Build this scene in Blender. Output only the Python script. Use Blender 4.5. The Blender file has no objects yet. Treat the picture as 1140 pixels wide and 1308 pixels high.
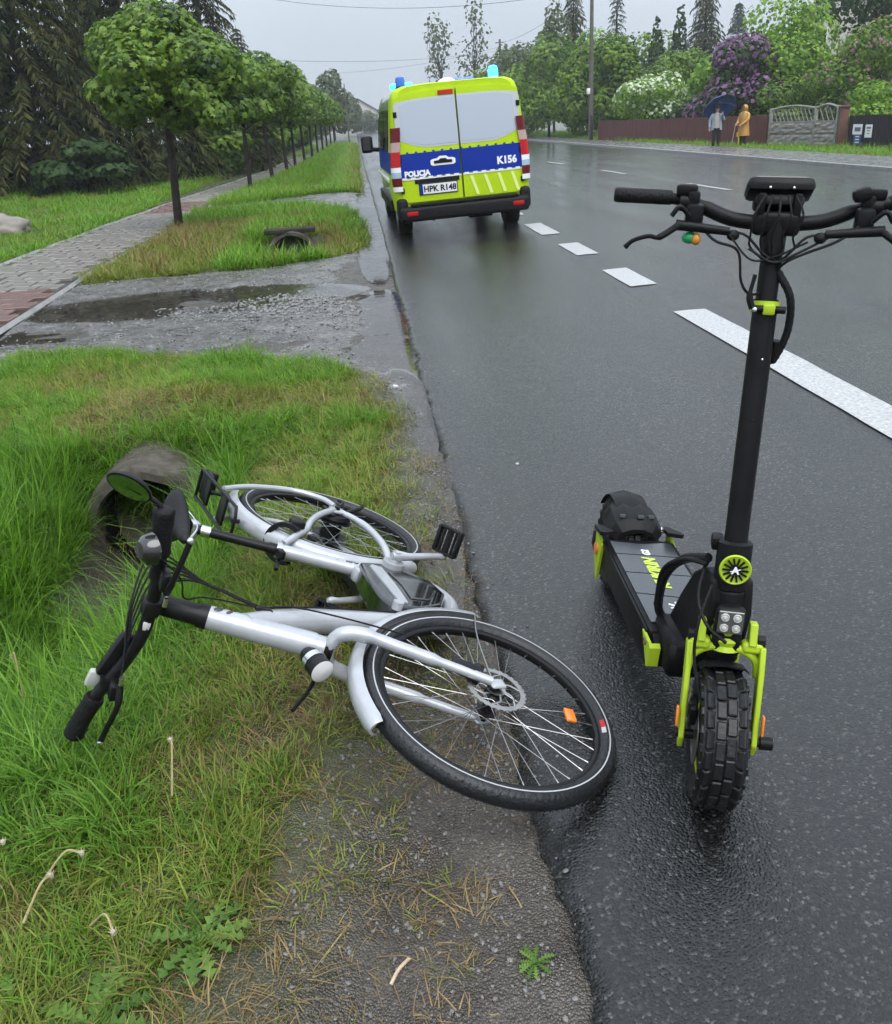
import bpy, bmesh, math, random
import numpy as np
from mathutils import Matrix, Vector, noise as mnoise
PI = math.pi
random.seed(7)
rng = np.random.default_rng(7)
scene = bpy.context.scene
col = scene.collection

# ------------------------------------------------------------------ camera
CAM_H = 1.6
cam_d = bpy.data.cameras.new('camera')
cam_d.sensor_fit = 'HORIZONTAL'; cam_d.sensor_width = 36.0; cam_d.lens = 36.0
cam_d.clip_start = 0.05; cam_d.clip_end = 1500
cam = bpy.data.objects.new('camera', cam_d); col.objects.link(cam)
cam.matrix_world = Matrix(((0.99395, 0.08906, -0.06429, 0), (-0.09455, 0.39583, -0.91345, 0),
                           (-0.0559, 0.914, 0.40185, CAM_H), (0, 0, 0, 1)))
scene.camera = cam

# ------------------------------------------------------------------ sky and sun (overcast, rain)
SUN_EL, SUN_AZ = math.radians(58), math.radians(160)
world = bpy.data.worlds.new('World'); scene.world = world; world.use_nodes = True
wn = world.node_tree.nodes; wl = world.node_tree.links
for n in list(wn): wn.remove(n)
w_out = wn.new('ShaderNodeOutputWorld'); w_bg = wn.new('ShaderNodeBackground')
w_sky = wn.new('ShaderNodeTexSky'); w_sky.sky_type = 'NISHITA'; w_sky.sun_disc = False
w_sky.sun_elevation = SUN_EL; w_sky.sun_rotation = SUN_AZ; w_sky.dust_density = 4.0; w_sky.air_density = 1.0
w_hs = wn.new('ShaderNodeHueSaturation'); w_hs.inputs['Saturation'].default_value = 0.25
w_tc = wn.new('ShaderNodeTexCoord'); w_map = wn.new('ShaderNodeMapping'); w_map.inputs['Scale'].default_value = (1, 1, 2.6)
w_no = wn.new('ShaderNodeTexNoise'); w_no.inputs['Scale'].default_value = 2.2; w_no.inputs['Detail'].default_value = 5
w_cr = wn.new('ShaderNodeValToRGB')
w_cr.color_ramp.elements[0].position = 0.3; w_cr.color_ramp.elements[0].color = (3.3, 3.75, 4.3, 1)
w_cr.color_ramp.elements[1].position = 0.7; w_cr.color_ramp.elements[1].color = (3.8, 4.2, 4.75, 1)
w_mx = wn.new('ShaderNodeMixRGB'); w_mx.inputs['Fac'].default_value = 0.95
wl.new(w_sky.outputs[0], w_hs.inputs['Color']); wl.new(w_hs.outputs[0], w_mx.inputs['Color1'])
wl.new(w_tc.outputs['Generated'], w_map.inputs[0]); wl.new(w_map.outputs[0], w_no.inputs['Vector'])
wl.new(w_no.outputs['Fac'], w_cr.inputs[0]); wl.new(w_cr.outputs[0], w_mx.inputs['Color2'])
# standard overcast sky: luminance rises towards the zenith as 1 + 2 sin(elevation)
w_sx = wn.new('ShaderNodeSeparateXYZ'); wl.new(w_tc.outputs['Generated'], w_sx.inputs[0])
w_cl = wn.new('ShaderNodeMath'); w_cl.operation = 'MAXIMUM'; w_cl.inputs[1].default_value = 0.0; wl.new(w_sx.outputs['Z'], w_cl.inputs[0])
w_ma = wn.new('ShaderNodeMath'); w_ma.operation = 'MULTIPLY_ADD'; w_ma.inputs[1].default_value = 2.0; w_ma.inputs[2].default_value = 1.0; wl.new(w_cl.outputs[0], w_ma.inputs[0])
w_vm = wn.new('ShaderNodeVectorMath'); w_vm.operation = 'SCALE'; wl.new(w_mx.outputs[0], w_vm.inputs[0]); wl.new(w_ma.outputs[0], w_vm.inputs['Scale'])
wl.new(w_vm.outputs[0], w_bg.inputs['Color']); w_bg.inputs['Strength'].default_value = 0.1
wl.new(w_bg.outputs[0], w_out.inputs['Surface'])
sun_d = bpy.data.lights.new('sun', 'SUN'); sun_d.energy = 1.5; sun_d.angle = math.radians(50); sun_d.color = (1, 0.97, 0.93)
sun = bpy.data.objects.new('sun', sun_d); col.objects.link(sun)
sun.rotation_euler = (PI/2 - SUN_EL, 0, PI - SUN_AZ)
scene.view_settings.view_transform = 'Standard'; scene.view_settings.look = 'None'
scene.view_settings.exposure = 0.68; scene.view_settings.gamma = 1.0; scene.view_settings.use_curve_mapping = False
scene.render.engine = 'CYCLES'
cy = scene.cycles
cy.use_denoising = True; cy.use_adaptive_sampling = True; cy.adaptive_threshold = 0.03
cy.max_bounces = 6; cy.diffuse_bounces = 2; cy.glossy_bounces = 3; cy.transmission_bounces = 4
cy.transparent_max_bounces = 12; cy.volume_bounces = 0; cy.caustics_reflective = False; cy.caustics_refractive = False
cy.sample_clamp_indirect = 6.0

# ------------------------------------------------------------------ mesh helpers
def frame_to(d):
    d = Vector(d).normalized()
    u = Vector((0, 0, 1)) if abs(d.z) < 0.95 else Vector((1, 0, 0))
    x = u.cross(d).normalized(); y = d.cross(x)
    return Matrix((x, y, d)).transposed()

class MB:
    def __init__(s, T=None):
        s.v = []; s.f = []; s.m = []; s.T = T
    def add(s, vs, fs, mi=0):
        o = len(s.v)
        if s.T is not None: vs = [s.T @ Vector(v) for v in vs]
        s.v.extend([tuple(v) for v in vs]); s.f.extend([tuple(i+o for i in f) for f in fs]); s.m.extend([mi]*len(fs))
    def box(s, c, size, R=None, mi=0, bev=0.0, seg=2, taper=None):
        bm = bmesh.new(); bmesh.ops.create_cube(bm, size=1)
        for v in bm.verts:
            v.co = Vector((v.co.x*size[0], v.co.y*size[1], v.co.z*size[2]))
            if taper and v.co.z > 0: v.co.x *= taper[0]; v.co.y *= taper[1]
        if bev: bmesh.ops.bevel(bm, geom=bm.edges[:], offset=bev, segments=seg, affect='EDGES', profile=0.5)
        M = Matrix.Translation(c) @ ((R.to_4x4() if R is not None else Matrix.Identity(4)))
        bm.verts.index_update()
        s.add([M @ v.co for v in bm.verts], [[v.index for v in f.verts] for f in bm.faces], mi); bm.free()
    def tube(s, pts, r, n=10, mi=0, caps=True, closed=False, flat=1.0):
        pts = [Vector(p) for p in pts]; k = len(pts)
        rs = r if isinstance(r, (list, tuple)) else [r]*k
        vs = []; fs = []; up = None
        for i, p in enumerate(pts):
            if closed: d = pts[(i+1) % k] - pts[i-1]
            else: d = pts[min(i+1, k-1)] - pts[max(i-1, 0)]
            d = d.normalized() if d.length > 1e-9 else Vector((0, 0, 1))
            if up is None:
                up = Vector((0, 0, 1)) if abs(d.z) < 0.9 else Vector((1, 0, 0))
            x = up.cross(d)
            x = x.normalized() if x.length > 1e-6 else Vector((1, 0, 0))
            y = d.cross(x); up = y
            for j in range(n):
                a = 2*PI*j/n
                vs.append(p + (x*math.cos(a)*flat + y*math.sin(a))*rs[i])
        for i in range(k if closed else k-1):
            for j in range(n):
                a = i*n+j; b = i*n+(j+1) % n; i2 = (i+1) % k
                fs.append((a, b, i2*n+(j+1) % n, i2*n+j))
        if caps and not closed:
            fs.append(tuple(range(n-1, -1, -1))); fs.append(tuple((k-1)*n+j for j in range(n)))
        s.add(vs, fs, mi)
    def lathe(s, prof, c=(0, 0, 0), axis=(0, 0, 1), n=24, mi=0, closed=False, a0=0, a1=2*PI):
        R = frame_to(axis); full = abs(a1-a0-2*PI) < 1e-6; m = n if full else n+1; k = len(prof)
        vs = []; fs = []
        for i in range(m):
            a = a0+(a1-a0)*i/n
            for (r, h) in prof:
                vs.append(Vector(c) + R @ Vector((r*math.cos(a), r*math.sin(a), h)))
        for i in range(n):
            i2 = (i+1) % m if full else i+1
            for j in range(k if closed else k-1):
                j2 = (j+1) % k
                fs.append((i*k+j, i2*k+j, i2*k+j2, i*k+j2))
        s.add(vs, fs, mi)
    def loft(s, rings, mi=0, cap=True):
        n = len(rings[0]); vs = [v for r in rings for v in r]; fs = []
        for i in range(len(rings)-1):
            for j in range(n):
                fs.append((i*n+j, i*n+(j+1) % n, (i+1)*n+(j+1) % n, (i+1)*n+j))
        if cap:
            fs.append(tuple(range(n-1, -1, -1))); fs.append(tuple((len(rings)-1)*n+j for j in range(n)))
        s.add(vs, fs, mi)
    def prism(s, poly, fn, d0, d1, mi=0):
        n = len(poly)
        vs = [fn(x, z, d0) for x, z in poly] + [fn(x, z, d1) for x, z in poly]
        fs = [tuple(range(n-1, -1, -1)), tuple(range(n, 2*n))] + [(i, (i+1) % n, n+(i+1) % n, n+i) for i in range(n)]
        s.add(vs, fs, mi)
    def ball(s, c, r, mi=0, n=12, k=8, R=None):
        r = r if isinstance(r, (list, tuple)) else (r, r, r)
        vs = []; fs = []
        for i in range(k+1):
            t = PI*i/k
            for j in range(n):
                a = 2*PI*j/n
                p = Vector((r[0]*math.sin(t)*math.cos(a), r[1]*math.sin(t)*math.sin(a), r[2]*math.cos(t)))
                vs.append(Vector(c) + (R @ p if R is not None else p))
        for i in range(k):
            for j in range(n):
                fs.append((i*n+j, (i+1)*n+j, (i+1)*n+(j+1) % n, i*n+(j+1) % n))
        s.add(vs, fs, mi)
    def build(s, name, mats, parent=None, smooth=35):
        me = bpy.data.meshes.new(name); me.from_pydata(s.v, [], s.f)
        if not isinstance(mats, (list, tuple)): mats = [mats]
        for m in mats: me.materials.append(m)
        me.polygons.foreach_set('material_index', s.m)
        if smooth:
            me.polygons.foreach_set('use_smooth', [True]*len(s.f)); me.set_sharp_from_angle(angle=math.radians(smooth))
        me.update()
        return link(name, me, parent)

def link(name, me, parent=None):
    o = bpy.data.objects.new(name, me); col.objects.link(o)
    if parent is not None: o.parent = parent
    return o
def thing(name, label, cat, loc=(0, 0, 0), rz=0, group=None, M=None):
    o = bpy.data.objects.new(name, None); col.objects.link(o); o.empty_display_size = 0.2
    if M is not None: o.matrix_world = M
    else: o.location = loc; o.rotation_euler = (0, 0, rz)
    return tag(o, label, cat, group)
def tag(o, label, cat=None, group=None, kind=None):
    o['label'] = label
    if cat: o['category'] = cat
    if group: o['group'] = group
    if kind: o['kind'] = kind
    return o
def part(name, parent):
    o = bpy.data.objects.new(name, None); col.objects.link(o); o.parent = parent; o.empty_display_size = 0.05
    return o
def struct(o, label=None):
    o['kind'] = 'structure'
    if label: o['label'] = label
    return o
def copy_tree(o, parent=None):
    c = o.copy(); col.objects.link(c); c.parent = parent
    for ch in list(o.children): copy_tree(ch, c)
    return c
def np_mesh(name, V, F, mats, mi=None, attrs=None, smooth=False):
    V = np.asarray(V, np.float32); F = np.asarray(F, np.int32); k = F.shape[1]
    me = bpy.data.meshes.new(name)
    me.vertices.add(len(V)); me.vertices.foreach_set('co', V.ravel())
    me.loops.add(F.size); me.loops.foreach_set('vertex_index', F.ravel())
    me.polygons.add(len(F)); me.polygons.foreach_set('loop_start', np.arange(0, F.size, k, dtype=np.int32))
    me.polygons.foreach_set('loop_total', np.full(len(F), k, np.int32))
    for m in (mats if isinstance(mats, (list, tuple)) else [mats]): me.materials.append(m)
    if mi is not None: me.polygons.foreach_set('material_index', np.asarray(mi, np.int32))
    me.polygons.foreach_set('use_smooth', np.full(len(F), smooth, bool))
    for an, av in (attrs or {}).items():
        a = me.attributes.new(an, 'FLOAT', 'POINT'); a.data.foreach_set('value', np.asarray(av, np.float32))
    me.update(calc_edges=True); me.validate()
    return me
def text_flat(txt, h, shear=0.0, bold=0.0, align='CENTER'):
    cu = bpy.data.curves.new('lettering', 'FONT'); cu.body = txt; cu.size = h/0.7; cu.align_x = align; cu.shear = shear; cu.offset = bold
    cu.resolution_u = 3
    o = bpy.data.objects.new('lettering', cu); col.objects.link(o)
    bpy.context.view_layer.update()
    me = o.evaluated_get(bpy.context.evaluated_depsgraph_get()).to_mesh()
    vs = [(v.co.x, v.co.y) for v in me.vertices]; fs = [tuple(p.vertices) for p in me.polygons]
    o.evaluated_get(bpy.context.evaluated_depsgraph_get()).to_mesh_clear()
    bpy.data.objects.remove(o); bpy.data.curves.remove(cu)
    return vs, fs
def spl(pts, n=8):
    """Catmull-Rom through pts"""
    P = [Vector(p) for p in pts]; P = [P[0]*2-P[1]] + P + [P[-1]*2-P[-2]]; out = []
    for i in range(1, len(P)-2):
        for j in range(n):
            t = j/n
            out.append(0.5*((2*P[i]) + (P[i+1]-P[i-1])*t + (2*P[i-1]-5*P[i]+4*P[i+1]-P[i+2])*t*t + (3*P[i]-P[i-1]-3*P[i+1]+P[i+2])*t**3))
    out.append(P[-2]); return out
def sm(a, b, x):
    t = min(1.0, max(0.0, (x-a)/(b-a))); return t*t*(3-2*t)
def nz(x, y, s, seed=0.0):
    return mnoise.noise(Vector((x*s+seed, y*s-seed*1.7, seed*3.1)))

# ------------------------------------------------------------------ materials
MATS = {}
def pm(name, c, rough=0.5, metal=0.0, var=None, bump=None, coat=0.0, coat_r=0.1, spec=0.5, emit=None, space='Object', rvar=0.0, dirt=None):
    m = bpy.data.materials.new(name); m.use_nodes = True; nt = m.node_tree; N = nt.nodes; Lk = nt.links
    b = N['Principled BSDF']; b.inputs['Roughness'].default_value = rough; b.inputs['Metallic'].default_value = metal
    b.inputs['Base Color'].default_value = (*c, 1); b.inputs['Coat Weight'].default_value = coat
    b.inputs['Coat Roughness'].default_value = coat_r; b.inputs['Specular IOR Level'].default_value = spec
    tc = N.new('ShaderNodeTexCoord')
    if var or rvar:
        sc, c2 = var if var else (8, c)
        no = N.new('ShaderNodeTexNoise'); no.inputs['Scale'].default_value = sc; no.inputs['Detail'].default_value = 6
        no.inputs['Roughness'].default_value = 0.65
        Lk.new(tc.outputs[space], no.inputs['Vector'])
        cr = N.new('ShaderNodeValToRGB'); cr.color_ramp.elements[0].position = 0.35; cr.color_ramp.elements[1].position = 0.68
        cr.color_ramp.elements[0].color = (*c, 1); cr.color_ramp.elements[1].color = (*c2, 1)
        Lk.new(no.outputs['Fac'], cr.inputs[0]); Lk.new(cr.outputs[0], b.inputs['Base Color'])
        if rvar:
            mr = N.new('ShaderNodeMapRange'); mr.inputs['To Min'].default_value = max(0.02, rough-rvar); mr.inputs['To Max'].default_value = rough+rvar
            Lk.new(no.outputs['Fac'], mr.inputs['Value']); Lk.new(mr.outputs[0], b.inputs['Roughness'])
    if bump:
        sc, st = bump
        n2 = N.new('ShaderNodeTexNoise'); n2.inputs['Scale'].default_value = sc; n2.inputs['Detail'].default_value = 4
        Lk.new(tc.outputs[space], n2.inputs['Vector'])
        bp = N.new('ShaderNodeBump'); bp.inputs['Strength'].default_value = st; bp.inputs['Distance'].default_value = 0.01
        Lk.new(n2.outputs['Fac'], bp.inputs['Height']); Lk.new(bp.outputs[0], b.inputs['Normal'])
    if emit:
        b.inputs['Emission Color'].default_value = (*emit[0], 1); b.inputs['Emission Strength'].default_value = emit[1]
    MATS[name] = m
    return m

def leaf_mat(name, c0, c1, c2=None, trans=0.3, attr='lv', inst=False, rough=0.55, coat=0.05, spec=0.2):
    """leaf colour varies from leaf to leaf (attribute or instance random)"""
    m = bpy.data.materials.new(name); m.use_nodes = True; nt = m.node_tree; N = nt.nodes; Lk = nt.links
    b = N['Principled BSDF']; out = N['Material Output']
    cr = N.new('ShaderNodeValToRGB'); e = cr.color_ramp.elements
    e[0].color = (*c0, 1); e[1].color = (*c1, 1)
    if c2: x = e.new(0.93); x.color = (*c2, 1); e[-2].position = 0.82 if e[-2].position > 0.5 else e[-2].position
    at = N.new('ShaderNodeAttribute'); at.attribute_name = attr
    if inst:
        oi = N.new('ShaderNodeObjectInfo'); ad = N.new('ShaderNodeMath'); ad.operation = 'MULTIPLY_ADD'
        Lk.new(oi.outputs['Random'], ad.inputs[0]); ad.inputs[1].default_value = 0.55
        ml = N.new('ShaderNodeMath'); ml.operation = 'MULTIPLY'; ml.inputs[1].default_value = 0.45
        Lk.new(at.outputs['Fac'], ml.inputs[0]); Lk.new(ml.outputs[0], ad.inputs[2]); Lk.new(ad.outputs[0], cr.inputs[0])
    else:
        Lk.new(at.outputs['Fac'], cr.inputs[0])
    Lk.new(cr.outputs[0], b.inputs['Base Color']); b.inputs['Roughness'].default_value = rough
    b.inputs['Coat Weight'].default_value = coat; b.inputs['Coat Roughness'].default_value = 0.25
    b.inputs['Specular IOR Level'].default_value = spec
    tr = N.new('ShaderNodeBsdfTranslucent'); br = N.new('ShaderNodeMixRGB'); br.blend_type = 'MULTIPLY'; br.inputs[0].default_value = 1
    Lk.new(cr.outputs[0], br.inputs[1]); br.inputs[2].default_value = (1.3, 1.5, 0.6, 1); Lk.new(br.outputs[0], tr.inputs[0])
    mx = N.new('ShaderNodeMixShader'); mx.inputs[0].default_value = trans
    Lk.new(b.outputs[0], mx.inputs[1]); Lk.new(tr.outputs[0], mx.inputs[2]); Lk.new(mx.outputs[0], out.inputs['Surface'])
    return m

def road_mat():
    m = bpy.data.materials.new('wet_asphalt'); m.use_nodes = True; N = m.node_tree.nodes; Lk = m.node_tree.links
    b = N['Principled BSDF']; tc = N.new('ShaderNodeTexCoord')
    v = N.new('ShaderNodeTexVoronoi'); v.inputs['Scale'].default_value = 135; Lk.new(tc.outputs['Object'], v.inputs['Vector'])
    n1 = N.new('ShaderNodeTexNoise'); n1.inputs['Scale'].default_value = 0.9; n1.inputs['Detail'].default_value = 8
    mp1 = N.new('ShaderNodeMapping'); mp1.inputs['Scale'].default_value = (1.4, 0.4, 1); Lk.new(tc.outputs['Object'], mp1.inputs[0]); Lk.new(mp1.outputs[0], n1.inputs['Vector'])
    n2 = N.new('ShaderNodeTexNoise'); n2.inputs['Scale'].default_value = 260; n2.inputs['Detail'].default_value = 3; Lk.new(tc.outputs['Object'], n2.inputs['Vector'])
    sv = N.new('ShaderNodeSeparateColor'); Lk.new(v.outputs['Color'], sv.inputs[0])
    cr = N.new('ShaderNodeValToRGB'); e = cr.color_ramp.elements
    e[0].position = 0.0; e[0].color = (0.003, 0.0032, 0.0036, 1); e[1].position = 0.78; e[1].color = (0.026, 0.026, 0.0265, 1)
    x = e.new(0.5); x.color = (0.010, 0.010, 0.0105, 1)
    x = e.new(0.92); x.color = (0.055, 0.055, 0.053, 1); x = e.new(0.994); x.color = (0.17, 0.165, 0.155, 1)
    Lk.new(sv.outputs[0], cr.inputs[0])
    mul = N.new('ShaderNodeMixRGB'); mul.blend_type = 'MULTIPLY'; mul.inputs[0].default_value = 1
    cr2 = N.new('ShaderNodeValToRGB'); cr2.color_ramp.elements[0].position = .3; cr2.color_ramp.elements[1].position = .7
    cr2.color_ramp.elements[0].color = (0.5, 0.49, 0.47, 1); cr2.color_ramp.elements[1].color = (1.25, 1.25, 1.25, 1)
    Lk.new(n1.outputs['Fac'], cr2.inputs[0]); Lk.new(cr.outputs[0], mul.inputs[1]); Lk.new(cr2.outputs[0], mul.inputs[2])
    Lk.new(mul.outputs[0], b.inputs['Base Color'])
    b.inputs['Roughness'].default_value = 0.32
    # water film as clear coat
    mp = N.new('ShaderNodeMapping'); mp.inputs['Scale'].default_value = (1.5, 0.16, 1); Lk.new(tc.outputs['Object'], mp.inputs[0])
    n3 = N.new('ShaderNodeTexNoise'); n3.inputs['Scale'].default_value = 1.3; n3.inputs['Detail'].default_value = 6; Lk.new(mp.outputs[0], n3.inputs['Vector'])
    mr = N.new('ShaderNodeMapRange'); mr.inputs['From Min'].default_value = .3; mr.inputs['From Max'].default_value = .7
    mr.inputs['To Min'].default_value = 0.03; mr.inputs['To Max'].default_value = 0.17
    Lk.new(n3.outputs['Fac'], mr.inputs['Value']); Lk.new(mr.outputs[0], b.inputs['Coat Roughness'])
    b.inputs['Coat Weight'].default_value = 1.0; b.inputs['Specular IOR Level'].default_value = 0.14; b.inputs['Coat IOR'].default_value = 1.52
    h = N.new('ShaderNodeMath'); h.operation = 'MULTIPLY_ADD'; Lk.new(v.outputs['Distance'], h.inputs[0]); h.inputs[1].default_value = -1.2
    Lk.new(n2.outputs['Fac'], h.inputs[2])
    bp = N.new('ShaderNodeBump'); bp.inputs['Strength'].default_value = 1.0; bp.inputs['Distance'].default_value = 0.016; Lk.new(h.outputs[0], bp.inputs['Height'])
    Lk.new(bp.outputs[0], b.inputs['Normal'])
    bc = N.new('ShaderNodeBump'); bc.inputs['Strength'].default_value = 0.34; bc.inputs['Distance'].default_value = 0.004; Lk.new(h.outputs[0], bc.inputs['Height'])
    Lk.new(bc.outputs[0], b.inputs['Coat Normal'])
    return m

def soil_mat(name, c0, c1, cg, attr=None, peb=95, rough=(0.25, 0.6), bump=0.9, light=0.22):
    """wet earth and grit; attribute 'grass' blends towards thatch under the sward"""
    m = bpy.data.materials.new(name); m.use_nodes = True; N = m.node_tree.nodes; Lk = m.node_tree.links
    b = N['Principled BSDF']; tc = N.new('ShaderNodeTexCoord')
    n1 = N.new('ShaderNodeTexNoise'); n1.inputs['Scale'].default_value = 3.5; n1.inputs['Detail'].default_value = 9; n1.inputs['Roughness'].default_value = .65
    Lk.new(tc.outputs['Object'], n1.inputs['Vector'])
    cr = N.new('ShaderNodeValToRGB'); cr.color_ramp.elements[0].position = .36; cr.color_ramp.elements[1].position = .66
    cr.color_ramp.elements[0].color = (*c0, 1); cr.color_ramp.elements[1].color = (*c1, 1); Lk.new(n1.outputs['Fac'], cr.inputs[0])
    v = N.new('ShaderNodeTexVoronoi'); v.inputs['Scale'].default_value = peb; Lk.new(tc.outputs['Object'], v.inputs['Vector'])
    sv = N.new('ShaderNodeSeparateColor'); Lk.new(v.outputs['Color'], sv.inputs[0])
    pr = N.new('ShaderNodeValToRGB'); e = pr.color_ramp.elements; e[0].color = (.72, .72, .72, 1); e[1].position = .85; e[1].color = (1.12, 1.1, 1.08, 1)
    x = e.new(.97); x.color = (1.7, 1.65, 1.6, 1); Lk.new(sv.outputs[0], pr.inputs[0])
    mu = N.new('ShaderNodeMixRGB'); mu.blend_type = 'MULTIPLY'; mu.inputs[0].default_value = 1; Lk.new(cr.outputs[0], mu.inputs[1]); Lk.new(pr.outputs[0], mu.inputs[2])
    last = mu.outputs[0]
    if attr:
        at = N.new('ShaderNodeAttribute'); at.attribute_name = attr
        mg = N.new('ShaderNodeMixRGB'); Lk.new(at.outputs['Fac'], mg.inputs[0]); Lk.new(last, mg.inputs[1])
        n5 = N.new('ShaderNodeTexNoise'); n5.inputs['Scale'].default_value = 6; n5.inputs['Detail'].default_value = 8; Lk.new(tc.outputs['Object'], n5.inputs['Vector'])
        c5 = N.new('ShaderNodeValToRGB'); c5.color_ramp.elements[0].color = (*[k*.55 for k in cg], 1); c5.color_ramp.elements[1].color = (*[k*1.5 for k in cg], 1)
        Lk.new(n5.outputs['Fac'], c5.inputs[0]); Lk.new(c5.outputs[0], mg.inputs[2]); last = mg.outputs[0]
    Lk.new(last, b.inputs['Base Color'])
    n3 = N.new('ShaderNodeTexNoise'); n3.inputs['Scale'].default_value = 5; n3.inputs['Detail'].default_value = 4; Lk.new(tc.outputs['Object'], n3.inputs['Vector'])
    mr = N.new('ShaderNodeMapRange'); mr.inputs['From Min'].default_value = .35; mr.inputs['From Max'].default_value = .65
    mr.inputs['To Min'].default_value = rough[0]; mr.inputs['To Max'].default_value = rough[1]; Lk.new(n3.outputs['Fac'], mr.inputs['Value']); Lk.new(mr.outputs[0], b.inputs['Roughness'])
    h = N.new('ShaderNodeMath'); h.operation = 'MULTIPLY_ADD'; Lk.new(v.outputs['Distance'], h.inputs[0]); h.inputs[1].default_value = -1.3
    n4 = N.new('ShaderNodeTexNoise'); n4.inputs['Scale'].default_value = 40; n4.inputs['Detail'].default_value = 6; Lk.new(tc.outputs['Object'], n4.inputs['Vector']); Lk.new(n4.outputs['Fac'], h.inputs[2])
    bp = N.new('ShaderNodeBump'); bp.inputs['Strength'].default_value = bump; bp.inputs['Distance'].default_value = 0.008; Lk.new(h.outputs[0], bp.inputs['Height']); Lk.new(bp.outputs[0], b.inputs['Normal'])
    return m

def water_mat():
    m = bpy.data.materials.new('puddle_water'); m.use_nodes = True; N = m.node_tree.nodes; Lk = m.node_tree.links
    N.remove(N['Principled BSDF']); out = N['Material Output']
    tr = N.new('ShaderNodeBsdfTransparent'); tr.inputs[0].default_value = (.95, .93, .89, 1)
    gl = N.new('ShaderNodeBsdfGlossy'); gl.inputs['Roughness'].default_value = 0.03
    fr = N.new('ShaderNodeFresnel'); fr.inputs['IOR'].default_value = 1.45
    tc = N.new('ShaderNodeTexCoord'); no = N.new('ShaderNodeTexNoise'); no.inputs['Scale'].default_value = 14; no.inputs['Detail'].default_value = 3
    Lk.new(tc.outputs['Object'], no.inputs['Vector'])
    bp = N.new('ShaderNodeBump'); bp.inputs['Strength'].default_value = .05; bp.inputs['Distance'].default_value = .01; Lk.new(no.outputs['Fac'], bp.inputs['Height'])
    Lk.new(bp.outputs[0], gl.inputs['Normal']); Lk.new(bp.outputs[0], fr.inputs['Normal'])
    mx = N.new('ShaderNodeMixShader'); Lk.new(fr.outputs[0], mx.inputs[0]); Lk.new(tr.outputs[0], mx.inputs[1]); Lk.new(gl.outputs[0], mx.inputs[2])
    Lk.new(mx.outputs[0], out.inputs['Surface'])
    return m

# ------------------------------------------------------------------ ground
def lerp_tab(tab, x):
    if x <= tab[0][0]: return tab[0][1]
    for (a, b), (c, d) in zip(tab, tab[1:]):
        if x <= c: return b+(d-b)*(x-a)/(c-a)
    return tab[-1][1]
def road_z(x):
    return .025*(x-.3) if x < 4.2 else .0975-.03*(x-4.2)
PL = [(5, -5.3), (13.5, -5.3), (19.4, -5.15), (24.6, -4.9), (31, -4.5), (40.7, -3.9), (75, -3.3)]
PR = [(5, -3.42), (8.5, -3.42), (12.5, -3.6), (15.8, -3.5), (23.6, -3.6), (31.9, -3.2), (40.7, -2.7), (75, -2.2)]
def pave_l(y): return lerp_tab(PL, y)
def pave_r(y): return lerp_tab(PR, y)
D1B = [(-3.5, 7.9), (-3.15, 7.7), (-2.27, 7.41), (-1.38, 6.94), (-.57, 6.6), (-.06, 6.15), (.17, 5.28), (.3, 4.2)]
D1T = [(-3.5, 11.5), (-2.23, 11.66), (-1.36, 11.7), (-.38, 12.28), (.08, 13.74), (.2, 15.9), (.3, 16.5)]
D2B = [(-3.5, 21.6), (-2.61, 21.04), (-1.37, 20.48), (-.34, 18.96), (.16, 16.57), (.3, 16.5)]
D2T = [(-3.5, 23.0), (-3.02, 23.08), (-1.2, 24.54), (.1, 24.8), (.3, 27)]
XB = [(.4, -.44), (.8, -.31), (1.24, -.19), (1.6, -.10), (1.9, -.02), (2.4, .12), (3, .24), (3.6, .28), (4.2, .26), (5, .18), (6, .08), (7, .0)]
def drive_e(x, y):
    w = .12*nz(x, y, 1.9, 3.0)+.05*nz(x, y, 6, 4.0)
    return max(min(y-lerp_tab(D1B, x)-w, lerp_tab(D1T, x)+w-y), min(y-lerp_tab(D2B, x)-w, lerp_tab(D2T, x)+w-y))
def in_drive(x, y, g=0.0):
    w = .12*nz(x, y, 1.9, 3.0)
    if x > .34 or x < pave_r(y)+.02: return False
    return (lerp_tab(D1B, x)+g+w < y < lerp_tab(D1T, x)-g+w) or (lerp_tab(D2B, x)+g+w < y < lerp_tab(D2T, x)-g+w)
PUDDLES = [(-1.75, 9.55, 1.55, .62), (-3.0, 8.3, .62, .3), (-1.35, 7.12, .95, .24), (.0, 10.6, .42, 1.5), (.1, 7.6, .3, 1.6), (.12, 15.5, .22, 4.5), (.14, 23, .25, 5.0)]
def ditch(x, y):
    if y < 9:
        xc = -1.27-.16*max(0, 3.2-y)**1.5; d = .56*sm(1.6, 3.6, y)*(1-sm(4.6, 4.95, y)); w = .42
    elif y < 21.5:
        xc = -1.15; d = .62*sm(12.1, 13.2, y)*(1-sm(14.85, 15.0, y)); w = .5
    else:
        xc = -1.15; d = .45*sm(25.5, 27.5, y)*(1-sm(60, 75, y)); w = .6
    return -d*math.exp(-((x-xc)/w)**2)
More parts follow.
